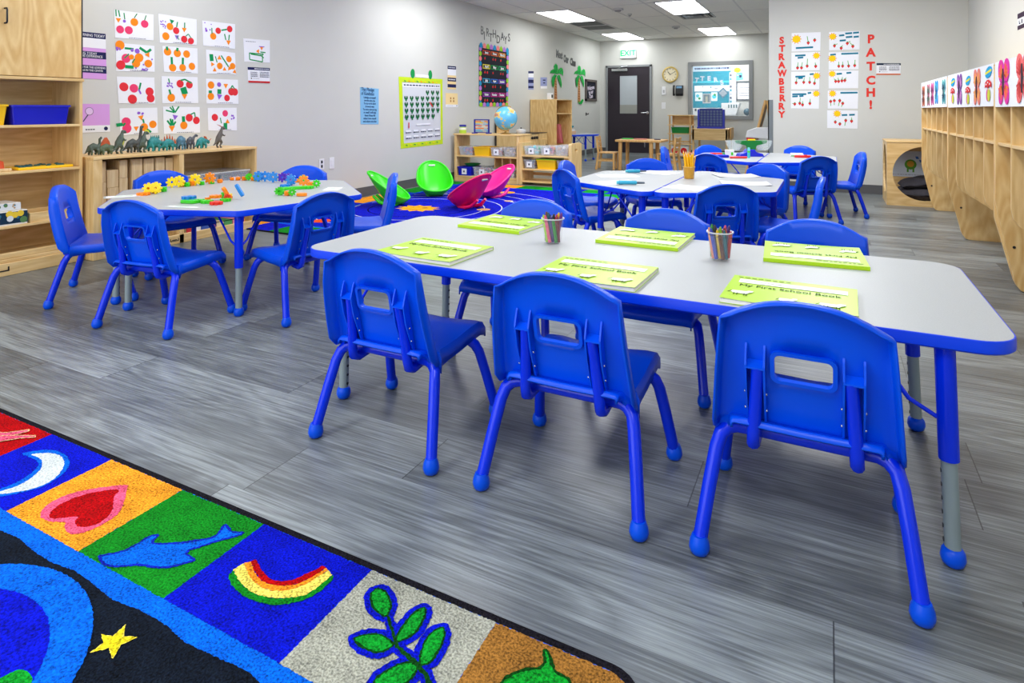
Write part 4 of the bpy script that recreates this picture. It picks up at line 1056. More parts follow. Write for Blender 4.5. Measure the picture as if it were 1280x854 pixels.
def bin_(name, label, cat, x0, x1, y0, y1, z0, h, m_, flare=.012, group=None, lid=None, lab=None, fill=None, face='x'):
    t = thing(name, label, cat, ((x0 + x1) / 2, (y0 + y1) / 2, z0), 0, group)
    a, b = (x1 - x0) / 2, (y1 - y0) / 2
    th = .004
    m = MB().m(m_)
    lo = [rrect(-a + flare + i, a - flare - i, -b + flare + i, b - flare - i, .012, 3) for i in (0, th)]
    hi = [rrect(-a + i, a - i, -b + i, b - i, .014, 3) for i in (0, th)]
    rim = rrect(-a - .008, a + .008, -b - .008, b + .008, .018, 3)
    L = lambda p, z: [Vector((x, y, z)) for x, y in p]
    rows = [L(lo[0], 0), L(hi[0], h - .012), L(rim, h - .012), L(rim, h), L(hi[1], h), L(lo[1], th)]
    m.grid(rows, closed_u=True)
    m.face([m.v(p) for p in rows[0]]); m.face([m.v(p) for p in rows[-1]])
    m.build('bin', t, smooth=35, weld=True)
    if lid: MB().m(lid).prism(rrect(-a - .01, a + .01, -b - .01, b + .01, .02, 3), h + .001, h + .012).build('lid', t, bevel=.003)
    if lab:
        lb = MB().m(lab)
        if face == 'x': lb.box(a - flare * .5 + .004, a - flare * .5 + .007, -.035, .035, h * .18, h * .78)
        else: lb.box(-.04, .04, -b + flare * .5 - .008, -b + flare * .5 - .005, h * .15, h * .8)
        lb.m(INK)
        if face == 'x': lb.box(a - flare * .5 + .007, a - flare * .5 + .008, -.012, .01, h * .36, h * .56)
        else: lb.box(-.014, .010, -b + flare * .5 - .009, -b + flare * .5 - .008, h * .38, h * .58)
        lb.build('label_card', t)
    if fill:
        # loose small toys heaped in the bin: nobody could count them
        rg = random.Random(len(label) * 7 + int(h * 100))
        fb = MB()
        for k in range(46):
            fb.m(rg.choice(fill))
            s = rg.uniform(.012, .028)
            M = Matrix.Translation((rg.uniform(-a + .04, a - .04), rg.uniform(-b + .04, b - .04), rg.uniform(.02, h * .8))) @ Matrix.Rotation(rg.uniform(0, 3), 4, 'Z') @ Matrix.Rotation(rg.uniform(0, 3), 4, 'X')
            if k % 3: fb.box(-s, s, -s * .7, s * .7, -s * .5, s * .5, M)
            else: fb.lathe([(0, -s), (s * .8, -s * .5), (s * .8, s * .5), (0, s)], (0, 0, 0), 8, M)
        tag(fb.build('small_toys', t), kind='stuff')
    return t
bin_('storage_bin', 'long dark blue plastic bin on the top open shelf of the tall cabinet', 'bin', -4.80, -4.53, 2.055, 2.385, .929, .125, DBLUEP)
bin_('storage_bin', 'yellow plastic bin cut by the picture edge beside the long blue bin', 'bin', -4.80, -4.53, 1.70, 2.03, .929, .128, YELP)
# second shelf: yellow tray of small figures and an orange lid
t = thing('peg_board_tray', 'flat yellow tray with dark pegs on the second cabinet shelf', 'toy', (-4.62, 2.24, .6415))
MB().m(YELP).prism(rrect(-.09, .09, -.15, .17, .012, 3), 0, .016).build('tray', t, bevel=.003)
m = MB().m(mat('peg_teal', (30, 90, 96), .5)); rg = random.Random(4)
for k in range(26):
    m.ball((rg.uniform(-.07, .07), rg.uniform(-.13, .15), .019), (.012, .014, .007), 7, 5)
tag(m.build('pegs', t, smooth=60), kind='stuff')
t = thing('toy_tray', 'orange and tan toy tray at the picture edge on the second cabinet shelf', 'toy', (-4.6, 1.93, .6415))
MB().m(BLOCKW).prism(rrect(-.06, .06, -.1, .13, .01, 3), 0, .018).build('tray', t, bevel=.003)
MB().m(mat('toy_orange', (226, 84, 40), .4)).lathe([(0, .018), (.05, .018), (.045, .06), (.02, .07), (0, .07)], (0, .06, 0), 20).build('cup', t, smooth=40)
# third shelf: game boxes and a low wooden tray
def game_box(label, loc, a, b, h, face_cols, rot=0):
    t = thing('game_box', label, 'game', loc, rot, 'game boxes on the third cabinet shelf')
    MB().m(P('box_cream', (232, 228, 220))).box(-a, a, -b, b, 0, h).build('carton', t, bevel=.002)
    c = face_cols
    s_ = Sheet([(a, -b, h * .94), (a, b, h * .94), (a, b, h * .12), (a, -b, h * .12)], (1, 0, 0), .0008).base(c[0])
    rg = random.Random(len(label))
    for k in range(16): s_.disc(rg.uniform(.06, .94), rg.uniform(.15, .85), rg.uniform(.1, .3), rg.choice(c[1:]), 10)
    s_.mb.build('printed_face', t)
    s_ = Sheet([(-a, b, h * .94), (a, b, h * .94), (a, b, h * .12), (-a, b, h * .12)], (0, 1, 0), .0008).base(c[1])
    s_.mb.build('printed_end', t)
    return t
game_box('dark printed game box, the lower of two stacked on the third cabinet shelf', (-4.615, 1.985, .3075), .10, .145, .088, (P('box_navy', (24, 52, 76)), P('box_teal', (46, 110, 140)), P('box_yellow', (236, 200, 60)), P('box_red', (196, 60, 50)), P('box_white', (220, 224, 226)), P('box_green', (90, 130, 80))))
game_box('slim white game box lying on the dark printed game box', (-4.62, 1.965, .3975), .09, .135, .046, (P('box_white', (220, 224, 226)), P('box_green', (90, 130, 80)), P('box_tan', (190, 160, 120)), P('box_teal', (46, 110, 140))))
t = thing('wooden_tray', 'shallow birch tray at the inner end of the third cabinet shelf', 'tray', (-4.62, 2.285, .3075))
MB().m(BIRCHH).box(-.11, .105, -.14, .14, 0, .01).box(.095, .105, -.14, .14, .01, .06).box(-.11, -.1, -.14, .14, .01, .06).box(-.1, .095, -.14, -.13, .01, .06).box(-.1, .095, .13, .14, .01, .06).build('tray', t, bevel=.002)

# ------------------------------------------------------------------ low bookcase with blocks, bins and dinosaurs
BX = -4.43
t = thing('low_bookcase', 'low birch bookcase under the fruit collages, dinosaurs along its top', 'bookcase', (-4.64, 3.15, 0))
o = t.location; y0, y1 = 2.478, 3.83
for a, b in ((y0, y0 + .06), (3.105, 3.145), (y1 - .02, y1)):
    MB().m(BIRCH).box(WX + .01, BX, a, b, 0, .682).build('upright', t, off=o, bevel=.003)
MB().m(BIRCHH).box(WX + .01, BX + .004, y0, y1, .682, .702).build('top', t, off=o, bevel=.003)
MB().m(BIRCHH).box(WX + .01, WX + .022, y0 + .02, y1 - .02, .06, .682).build('back_panel', t, off=o)
for a, b in ((y0 + .06, 3.105), (3.145, y1 - .02)): MB().m(BIRCHH).box(WX + .02, BX - .005, a, b, .292, .31).build('shelf', t, off=o, bevel=.002)
MB().m(BIRCHH).box(WX + .02, BX - .02, y0 + .02, y1 - .02, .03, .05).build('bottom_shelf', t, off=o)
pl = MB().m(BIRCHH).box(BX - .02, BX, y0 + .06, y1, 0, .068).build('kick_rail', t, off=o, bevel=.003)
m = MB().m(BLACKP)
m.box(BX, BX + .001, 3.03, 3.10, .022, .028).box(BX, BX + .001, 3.03, 3.036, .022, .044).box(BX, BX + .001, 3.094, 3.10, .022, .044).box(BX, BX + .001, 3.045, 3.085, .03, .036)
m.build('stamp', pl, off=o)
m = MB().m(BLACKP)
m.box(CX, CX + .001, 1.93, 2.03, .030, .038).box(CX, CX + .001, 2.022, 2.03, .03, .058)
m.build('stamp', bpy.data.objects['kick_rail'], off=(-4.69, 1.75, 0))
for lab, ya, yb, za, zb in (
    ('block at the cabinet end, upper of the first stack', 2.543, 2.602, .515, .662), ('block at the cabinet end, lower of the first stack', 2.543, 2.604, .311, .514),
    ('short block, upper of the second stack', 2.610, 2.688, .475, .598), ('short block, lower of the second stack', 2.612, 2.690, .311, .474),
    ('block, upper of the third stack', 2.694, 2.752, .535, .664), ('block, lower of the third stack', 2.694, 2.754, .311, .534),
    ('wide tall block just after the dark gap', 2.782, 2.862, .311, .664), ('tall block, second after the dark gap', 2.872, 2.950, .311, .661),
    ('tall block, third after the dark gap', 2.962, 3.034, .311, .664), ('tall block against the bookcase divider', 3.044, 3.100, .311, .655)):
    tag(MB().m(BLOCKW).box(BX - .30, BX - .07, ya, yb, za, zb).build('wooden_block', bevel=.003), 'natural wooden ' + lab, 'block', 'wooden blocks in the low bookcase')
for lab, ya, yb, x0, x1 in (('clear lidded bin next to the bookcase divider', 3.165, 3.49, -4.78, -4.47), ('clear lidded bin at the far end of the low bookcase', 3.50, 3.788, -4.78, -4.47)):
    b_ = bin_('toy_bin', lab, 'bin', x0, x1, ya, yb, .311, .185, CLEAR, lid=clear('clear_lid', (235, 238, 242), .55), lab=WHITE, fill=[P('toy_o', (230, 140, 60)), P('toy_g', (60, 140, 90)), P('toy_k', (50, 50, 60)), P('toy_y', (230, 200, 90))])
bk = [('red', (190, 50, 60)), ('white', (226, 226, 230)), ('blue', (60, 90, 170)), ('purple', (140, 80, 150)), ('cream', (224, 206, 170)), ('green', (80, 150, 90)), ('pink', (224, 140, 160)), ('orange', (226, 140, 60))]
yy = 3.18
for k, (n_, c_) in enumerate(bk):
    w_ = .052 + .012 * (k % 3)
    t = thing('picture_book', 'thin %s picture book lying in the bottom of the low bookcase' % n_, 'book', (-4.55, yy + w_ / 2, .0505), 0, 'picture books in the low bookcase')
    MB().m(P('bookcover_' + n_, c_)).box(-.11, .1, -w_ / 2, w_ / 2, 0, .006).box(-.11, .1, -w_ / 2, w_ / 2, .05, .056).box(.094, .1, -w_ / 2, w_ / 2, 0, .056).build('cover', t)
    MB().m(P('pages', (240, 238, 230))).box(-.105, .092, -w_ / 2 + .002, w_ / 2 - .002, .006, .05).build('pages', t)
    yy += w_ + .006

# toy dinosaurs
def dino(label, y, x, rz, spec, cols, s=1.):
    """spec: list of tubes (points, radii) fused into one body; extra pieces as parts"""
    t = thing('toy_dinosaur', label, 'toy', (x, y, .7022), rz, 'toy dinosaurs on the low bookcase'); t.scale = (.82, .72, 1.03)
    m = MB().m(cols[0])
    for pts, rr in spec['body']: m.tube([Vector(p) * s for p in pts], [r * s for r in rr], 10)
    for c, r in spec.get('balls', ()): m.ball(Vector(c) * s, [q * s for q in r] if isinstance(r, tuple) else r * s, 10, 7)
    b = m.build('body', t, smooth=180)
    k = b.modifiers.new('fuse', 'REMESH'); k.mode = 'VOXEL'; k.voxel_size = .0045; k.use_smooth_shade = True
    k = b.modifiers.new('soft', 'SMOOTH'); k.iterations = 3
    if 'belly' in spec:
        m = MB().m(cols[1])
        for pts, rr in spec['belly']: m.tube([Vector(p) * s for p in pts], [r * s for r in rr], 8)
        m.build('belly', t, smooth=60)
    for nm, pl in spec.get('plates', {}).items():
        m = MB().m(cols[-1])
        for q in pl: m.prism([(a * s, b_ * s) for a, b_ in q], -.004 * s, .004 * s, Matrix(((0, 0, 1, 0), (1, 0, 0, 0), (0, 1, 0, 0), (0, 0, 0, 1))))
        m.build(nm, t)
    return t
# local frame: y forward along the shelf, z up
def quad(body_r=.034, h=.06, L=.055, neck=None, tail=.09, headr=.014):
    b = [([(0, -L - tail, .012), (0, -L - tail * .5, h * .62), (0, -L, h), (0, 0, h + .012), (0, L, h + .004)] + (neck or [(0, L + .03, h)]), [.003, .010, body_r * .8, body_r, body_r * .8] + [body_r * .42] * (len(neck or [1]) - 1) + [headr])]
    for sx in (-1, 1):
        for yy_ in (-L * .8, L * .75): b.append(([(sx * body_r * .65, yy_, h * .8), (sx * body_r * .75, yy_ + .006, h * .4), (sx * body_r * .75, yy_, .004)], [.016, .011, .012]))
    return b
def biped(h=.13, lean=.02, headf=.03, thick=1.):
    b = [([(0, -.085, .02), (0, -.05, .04), (0, -.012, h * .45), (0, lean * .5, h * .66), (0, lean, h * .85), (0, lean + headf * .3, h * .98), (0, lean + headf, h * .97), (0, lean + headf * 1.9, h * .93)], [.004, .011, .028 * thick, .026 * thick, .015, .013, .014, .007])]
    for sx in (-1, 1):
        b.append(([(sx * .018, -.01, h * .4), (sx * .024, .012, h * .26), (sx * .022, -.012, h * .1), (sx * .022, -.006, .006), (sx * .022, .018, .004)], [.019, .014, .008, .008, .007]))
        b.append(([(sx * .018, lean * .8, h * .66), (sx * .022, lean + .022, h * .58), (sx * .02, lean + .034, h * .63)], [.009, .006, .005]))
    return b
D1 = mat('dino_green_grey', (70, 86, 76), .5, var=.3, vscale=40); D2 = mat('dino_brown', (126, 82, 54), .5, var=.3, vscale=40); D3 = mat('dino_olive', (78, 96, 70), .5, var=.3, vscale=40)
D4 = mat('dino_teal', (24, 128, 130), .5, var=.3, vscale=40); D5 = mat('dino_slate', (72, 76, 86), .5, var=.25, vscale=40); D6 = mat('dino_blue_grey', (70, 116, 140), .5, var=.3, vscale=40)
DB = mat('dino_belly', (190, 196, 80), .5); DO = mat('dino_rust', (190, 84, 40), .5, var=.2, vscale=30); DY = mat('dino_crest_yellow', (216, 214, 60), .5); DD = mat('dino_dark', (60, 66, 64), .5, var=.3, vscale=40)
XD = -4.60
dino('grey green long-necked dinosaur, first on the cabinet end of the row', 2.575, XD, 0, {'body': quad(.03, .055, .045, [(0, .065, .085), (0, .062, .12), (0, .085, .135)], .05, .011)}, [D1], .9)
dino('brown sail-backed dinosaur, second on the cabinet end of the row', 2.657, XD, 0, {'body': quad(.028, .04, .05, [(0, .075, .05), (0, .095, .045)], .06, .014), 'plates': {'sail': [[(-.06, .05), (-.04, .085), (-.01, .118), (.01, .12), (.035, .09), (.05, .05)]]}}, [D3, DO, DO], 1.)
dino('standing green dinosaur with a yellow belly', 2.752, XD, .3, {'body': biped(.16, .035, .03, 1.1), 'belly': [([(0, .028, .05), (0, .04, .085), (0, .045, .12)], [.012, .019, .011])]}, [D1, DB], 1.0)
dino('dark long-necked dinosaur with its neck raised straight up', 2.852, XD, 0, {'body': quad(.034, .062, .045, [(0, .075, .1), (0, .085, .15), (0, .09, .19), (0, .112, .192)], .07, .010)}, [DD], .98)
dino('standing grey dinosaur with a yellow crest', 2.924, XD, .2, {'body': biped(.145, .025, .03, 1.2), 'plates': {'crest': [[(.02, .135), (.035, .165), (.075, .16), (.085, .14), (.05, .135)]]}}, [D1, DY], 1.0)
dino('bulky teal dinosaur with spikes along its back', 3.012, XD, 0, {'body': quad(.046, .062, .045, [(0, .075, .07), (0, .1, .06)], .05, .02), 'plates': {'spikes': [[(-.04 + .022 * k, .1), (-.03 + .022 * k, .128), (-.02 + .022 * k, .1)] for k in range(5)]}}, [D4, D4], .95)
dino('teal dinosaur with rust coloured back plates', 3.128, XD, 0, {'body': quad(.034, .05, .045, [(0, .07, .04), (0, .098, .032)], .07, .012), 'plates': {'back_plates': [[(-.08 + .03 * k, .05 + .022 * math.sin(k / 5 * PI)), (-.072 + .03 * k, .09 + .035 * math.sin(k / 5 * PI)), (-.055 + .03 * k, .055 + .022 * math.sin(k / 5 * PI))] for k in range(6)]}}, [D4, DO], 1.)
dino('blue grey dinosaur with a hunched back', 3.236, XD, .4, {'body': quad(.042, .066, .032, [(0, .06, .085), (0, .08, .06)], .03, .014)}, [D6], .95)
dino('slate grey dinosaur with a lowered tail and raised head', 3.32, XD, .1, {'body': quad(.028, .07, .03, [(0, .05, .1), (0, .075, .115), (0, .1, .108)], .05, .011)}, [D5], .95)
dino('teal horned dinosaur with a rust neck frill', 3.421, XD, 0, {'body': quad(.034, .05, .04, [(0, .07, .06), (0, .095, .045)], .05, .016), 'plates': {'frill': [[(.035, .06), (.03, .1), (.055, .095), (.075, .07)]], 'horns': [[(.085, .055), (.12, .078), (.09, .045)]]}}, [D4, DO], 1.)
dino('tall grey dinosaur with a long backward crest, last of the row', 3.57, XD + .02, .1, {'body': biped(.165, .035, .03, 1.), 'plates': {'crest': [[(.05, .165), (.02, .18), (-.03, .19), (.03, .17), (.06, .158)]]}}, [mat('dino_grey_brown', (84, 80, 76), .5, var=.2, vscale=30), DO], 1.)

# ------------------------------------------------------------------ two low shelf units beyond the space rug
def low_unit(label, x0, x1, y0, depth, h, shelves, handle=False):
    t = thing('shelf_unit', label, 'shelf', ((x0 + x1) / 2, y0 + depth / 2, 0), 0, 'low birch shelf units by the rug')
    o = t.location
    for a, b in ((x0, x0 + .04), (x1 - .04, x1)):
        if handle and b == x1:
            M_ = Matrix(((0, 0, 1, 0), (1, 0, 0, 0), (0, 1, 0, 0), (0, 0, 0, 1)))
            hole = [(y0 + .17 + .05 * math.cos(2 * PI * k / 14), h - .09 + .022 * math.sin(2 * PI * k / 14)) for k in range(14)]
            MB().m(BIRCH).prism(rrect(y0, y0 + depth, 0, h, .02, 3), a, b, M_, [hole]).build('end_panel', t, off=o)
        else: MB().m(BIRCH).box(a, b, y0, y0 + depth, 0, h).build('end_panel', t, off=o, bevel=.003)
    for z in shelves: MB().m(BIRCHX).box(x0 + .04, x1 - .04, y0 + .005, y0 + depth - .01, z - .02, z).build('shelf', t, off=o, bevel=.002)
    return t, o
t, o = low_unit('low birch shelf unit with a globe and an abacus on its top', -4.80, -3.76, 7.62, .38, .655, (.365, .075))
MB().m(BIRCHX).box(-4.81, -3.75, 7.61, 8.0, .655, .675).build('top', t, off=o, bevel=.003)
MB().m(BIRCHX).box(-4.76, -3.80, 7.63, 7.65, 0, .055).build('kick_rail', t, off=o)
m = MB().m(BIRCHX).box(-4.2, -3.81, 7.9, 7.92, .20, .34)
for x in (-4.2, -4.08, -3.95, -3.83): m.box(x, x + .015, 7.72, 7.9, .20, .34)
m.build('divider', t, off=o)
t, o = low_unit('low birch shelf unit with a hand hole in its end panel', -3.75, -2.99, 7.60, .38, .57, (.402, .219, .055), True)
MB().m(BIRCHX).box(-3.71, -3.03, 7.96, 7.975, .10, .14).build('back_rail', t, off=o)
TOYS1 = [P('toy_b', (60, 80, 180)), P('toy_p', (150, 60, 150)), P('toy_r', (200, 60, 80)), P('toy_t', (50, 120, 170))]
TOYS2 = [P('toy_w', (220, 214, 206)), P('toy_k', (50, 50, 60)), P('toy_r', (200, 60, 80)), P('toy_o', (230, 140, 60))]
TOYS3 = [P('toy_tan', (206, 186, 150)), P('toy_w', (220, 214, 206)), P('toy_tan2', (186, 160, 126))]
TOYS4 = [P('toy_grn', (30, 180, 140)), P('toy_aq', (80, 190, 200)), P('toy_w', (220, 214, 206))]
def ub(label, x0, x1, z, h, m_, lab=None, fill=None, lid=None, y0=7.635, y1=7.93):
    return bin_('storage_bin', label, 'bin', x0, x1, y0, y1, z + .001, h, m_, lab=lab, fill=fill, lid=lid, face='y')
ub('clear bin of blue and purple toys on the middle shelf of the globe unit', -4.735, -4.505, .365, .125, CLEAR, None, TOYS1)
ub('yellow bin on the middle shelf of the globe unit', -4.49, -4.235, .365, .125, YELP)
ub('clear bin with a white label beside the yellow bin under the globe', -4.22, -4.03, .365, .125, CLEAR, WHITE, TOYS2)
ub('clear bin of pale pieces at the end of the middle shelf under the globe', -4.015, -3.82, .365, .13, CLEAR, None, TOYS3)
ub('dark blue bin with a green lid askew on the bottom shelf of the globe unit', -4.755, -4.53, .075, .125, DBLUEP, WHITE)
MB().m(GREENP).lathe([(0, 0), (.09, .004), (.12, .03), (.12, .034), (.09, .01), (0, .006)], (-4.6, 7.8, .19), 20, None).build('green_bowl', None)
tag(bpy.data.objects['green_bowl'], 'green plastic bowl lying in the dark blue bin', 'bowl')
bpy.data.objects['green_bowl'].location.z = .205
ub('clear labelled bin on the bottom shelf behind the pink rocker', -4.50, -4.21, .075, .13, CLEAR, WHITE, TOYS2)
ub('clear bin at the end of the bottom shelf of the globe unit', -4.19, -3.84, .075, .115, CLEAR, None, TOYS2)
ub('clear labelled bin of teal toys on the top shelf of the hand-hole unit', -3.70, -3.475, .402, .12, CLEAR, WHITE, TOYS4)
ub('clear labelled bin in the middle of the top shelf of the hand-hole unit', -3.46, -3.255, .402, .125, CLEAR, WHITE, TOYS2)
ub('clear bin of tan pieces next to the hand-hole panel', -3.24, -3.045, .402, .14, CLEAR, None, TOYS3)
ub('clear labelled bin on the second shelf of the hand-hole unit', -3.70, -3.53, .219, .12, CLEAR, WHITE, TOYS1)
ub('yellow bin with a green edge on the second shelf of the hand-hole unit', -3.51, -3.235, .219, .125, YELP, lid=mat('lime_lid', (130, 200, 40), .4))
ub('clear bin of white and blue pieces on the second shelf by the hand-hole panel', -3.215, -3.05, .219, .125, CLEAR, None, [P('toy_w', (220, 214, 206)), P('toy_t', (50, 120, 170))])
t = thing('toy_jar', 'small jar with a blue lid on the globe unit', 'jar', (-4.735, 7.75, .6752))
MB().m(mat('jar_lime', (176, 210, 70), .3)).lathe([(0, 0), (.05, 0), (.053, .01), (.053, .085), (.045, .095), (0, .095)], seg=20).build('body', t, smooth=40)
MB().m(P('jar_label', (232, 236, 220))).lathe([(.0535, .05), (.0537, .052), (.0537, .08), (.0535, .082)], seg=20).build('label_band', t, smooth=40)
MB().m(mat('lid_blue', (40, 40, 150), .4)).lathe([(0, .095), (.05, .095), (.05, .12), (.046, .124), (0, .124)], seg=20).build('lid', t, smooth=40)
t = thing('bead_frame', 'blue framed abacus of coloured bead rows on the globe unit', 'abacus', (-4.42, 7.75, .6752))
BF = mat('frame_royal', (30, 36, 150), .4)
MB().m(BF).box(-.125, -.105, -.01, .01, .015, .2).box(.105, .125, -.01, .01, .015, .2).box(-.125, .125, -.01, .01, .19, .205).box(-.125, .125, -.008, .008, .012, .022).box(-.14, -.09, -.045, .045, 0, .015).box(.09, .14, -.045, .045, 0, .015).build('frame', t, bevel=.002)
bc = [ORANGE, YELLOW, SKY, P('bead_red', (220, 110, 90)), P('bead_cream', (232, 222, 200)), ORANGE, SKY, P('bead_aqua', (100, 180, 200))]
for k in range(8):
    z = .175 - .02 * k
    m = MB().m(CHROME).tube([(-.105, 0, z), (.105, 0, z)], .0015, 6); m.m(bc[k])
    n = (6, 8, 5, 7, 3, 9, 6, 8)[k]
    for j in range(10):
        x = -.097 + .0155 * j if j < n else .097 - .0155 * (9 - j)
        m.ball((x, 0, z), (.0075, .009, .009), 8, 5)
    m.build('bead_row', t, smooth=60)
t = thing('globe', 'blue desk globe on a brass stand on the globe unit', 'globe', (-4.06, 7.8, .6752))
def globe_mat():
    m = bpy.data.materials.new('globe_map'); m.use_nodes = True; nt = m.node_tree; b = nt.nodes['Principled BSDF']
    tc = nt.nodes.new('ShaderNodeTexCoord'); n = nt.nodes.new('ShaderNodeTexNoise'); n.inputs['Scale'].default_value = 7; n.inputs['Detail'].default_value = 4
    nt.links.new(tc.outputs['Object'], n.inputs['Vector'])
    cr = nt.nodes.new('ShaderNodeValToRGB'); e = cr.color_ramp.elements
    e[0].position = .0; e[0].color = (*lin((60, 158, 214)), 1); e[1].position = .545; e[1].color = (*lin((110, 196, 232)), 1)
    for p_, c_ in ((.555, (240, 200, 110)), (.60, (226, 214, 120)), (.63, (220, 90, 120)), (.69, (120, 180, 110))):
        k = e.new(p_); k.color = (*lin(c_), 1)
    nt.links.new(n.outputs['Fac'], cr.inputs['Fac']); nt.links.new(cr.outputs['Color'], b.inputs['Base Color']); b.inputs['Roughness'].default_value = .25
    return m
BR = mat('brass', (190, 150, 80), .3, metal=.6)
MB().m(globe_mat()).ball((0, 0, .222), .165, 32, 20).build('sphere', t, smooth=60)
MB().m(BR).lathe([(0, 0), (.075, 0), (.08, .008), (.05, .016), (.014, .024), (.011, .05), (0, .05)], seg=24).build('stand', t, smooth=50)
ar = MB().m(BR).tube([(.178 * math.cos(R(a)), 0, .222 + .178 * math.sin(R(a))) for a in range(62, 291, 8)], .006, 8); ar.build('meridian_arm', t, smooth=50)
# ------------------------------------------------------------------ wooden play kitchen along the left wall
def kitchen(label, y0, y1, h, name='play_kitchen'):
    t = thing(name, label, 'play kitchen', (-4.67, (y0 + y1) / 2, 0), 0, 'wooden play kitchen units'); o = t.location
    MB().m(BIRCH).box(WX + .012, -4.48, y0, y1, 0.05, h).box(WX + .03, -4.5, y0 + .02, y1 - .02, 0, .05).build('body', t, off=o, bevel=.004)
    return t, o
t, o = kitchen('wooden play kitchen cupboard with a raised back, nearest the globe', 8.96, 9.41, .615)
MB().m(BIRCH).box(WX + .012, WX + .04, 8.96, 9.41, .615, .81).build('splash_back', t, off=o)
MB().m(mat('cabinet_edge_dark', (40, 34, 32), .5)).box(WX + .012, WX + .045, 8.955, 9.415, .81, .82).box(WX + .012, -4.83, 8.952, 8.96, 0.0, .81).build('edge_strip', t, off=o)
MB().m(FIGURED).box(-4.48, -4.465, 8.99, 9.38, .08, .59).build('door', t, off=o, bevel=.003)
t, o = kitchen('wooden play stove with dark knobs and a black top', 9.425, 9.83, .595)
MB().m(BLACKP).box(WX + .02, -4.478, 9.425, 9.83, .595, .612).build('cooktop', t, off=o, bevel=.004)
for k in range(4):
    MB().m(BLACKP).lathe([(0, 0), (.026, 0), (.022, .025), (0, .025)], M=Matrix.Translation((-4.48, 9.49 + .09 * k, .535)) @ Matrix.Rotation(PI / 2, 4, 'Y'), seg=12).build('knob', t, off=o)
MB().m(FIGURED).box(-4.48, -4.465, 9.45, 9.8, .08, .47).m(P('oven_dark', (90, 40, 36))).box(-4.465, -4.462, 9.52, 9.68, .25, .38).build('oven_door', t, off=o, bevel=.003)
t = thing('play_kettle', 'white and grey play pot on the black stove top', 'toy', (-4.66, 9.52, .6122))
MB().m(WHITEP).lathe([(0, 0), (.07, 0), (.085, .03), (.08, .06), (.03, .075), (0, .08)], seg=16).build('pot', t, smooth=40)
MB().m(BLACKP).lathe([(0, .08), (.014, .08), (.014, .1), (0, .1)], seg=10).build('knob', t)
t, o = kitchen('wooden play sink unit between the stove and the tall play unit', 9.845, 10.21, .60)
MB().m(BLACKP).box(WX + .02, -4.478, 9.845, 10.21, .6, .612).build('counter', t, off=o, bevel=.003)
MB().m(FIGURED).box(-4.48, -4.465, 9.87, 10.18, .08, .5).build('door', t, off=o, bevel=.003)
MB().m(BLACKP).tube([(-4.465, 10.12, .4), (-4.44, 10.12, .4), (-4.44, 10.12, .3), (-4.465, 10.12, .3)], .006, 8).build('handle', t, off=o)
t = thing('play_cupboard', 'tall open wooden play cupboard in front of the first palm', 'play kitchen', (-4.63, 10.72, 0)); o = t.location
x0, x1, y0, y1, h = WX + .012, -4.34, 10.30, 11.06, 1.185
for a, b in ((y0, y0 + .02), (y1 - .02, y1)): MB().m(FIGURED).box(x0, x1, a, b, 0, h).build('side_panel', t, off=o, bevel=.003)
MB().m(BIRCH).box(x0, x1, y0, y1, h, h + .015).build('top', t, off=o, bevel=.003)
MB().m(BIRCHH).box(x0, x1 - .005, y0 + .02, y1 - .02, .93, .95).build('shelf', t, off=o)
MB().m(BIRCH).box(x0, x0 + .015, y0 + .02, y1 - .02, 0, h).build('back_panel', t, off=o)
MB().m(BIRCHH).box(x0, x1 - .005, y0 + .02, y1 - .02, .02, .05).build('bottom_shelf', t, off=o)
t = thing('dress_up_cloth', 'pink cloth hanging inside the tall open play cupboard', 'clothing', (-4.56, 10.91, .38))
MB().m(P('cloth_pink', (238, 130, 140))).grid([[(.05 * math.cos(a * 1.1) * (1 + .3 * r_), .06 * math.sin(a) + .01 * r_, .36 - .12 * r_) for a in [k * .5 for k in range(13)]] for r_ in range(4)]).build('cloth', t, smooth=60, solid=.004)
MB().m(BLACKP).tube([(0, 0, .545), (0, 0, .36)], .004, 6).build('hook', t)
t = thing('camera_box', 'small white box with a dark lens on top of the tall play cupboard', 'camera', (-4.55, 10.5, 1.2002))
MB().m(WHITEP).box(-.04, .04, -.05, .05, 0, .115).build('case', t, bevel=.008)
MB().m(BLACKP).box(.04, .044, -.03, .04, .03, .09).build('lens', t, bevel=.004)
# ------------------------------------------------------------------ half-round blue edged table by the left wall
t = thing('half_round_table', 'blue edged half-round table against the left wall below the palms', 'table', (-4.45, 11.75, 0))
op = [(-.40, -.62)] + [(-.40 + .78 * math.cos(R(a)), .62 * math.sin(R(a))) for a in range(-84, 85, 12)] + [(-.40, .62)]
table_top(t, op, .53, .035)
for lx, ly, bx, by in ((-.28, -.42, 1, .5), (.2, -.2, -1, .4), (.2, .25, -1, -.4), (-.28, .42, 1, -.5)): table_leg(t, lx * 1.02, ly * 1.02, .495, lx, ly, (bx, by))
t = thing('toy_box', 'small printed box of toys on the half-round table', 'toy box', (-4.6, 11.5, .5302))
MB().m(P('toybox_tan', (230, 190, 160))).box(-.1, .12, -.12, .14, 0, .06).m(P('toybox_white', (232, 232, 236))).box(-.09, .1, -.1, .12, .06, .1).build('carton', t, bevel=.003)
MB().m(mat('toy_navy', (30, 44, 84), .4)).ball((0, 0, .14), (.1, .12, .045), 12, 8).m(TEAL).box(.02, .1, -.04, .06, .13, .165).build('toy_car', t, smooth=50)
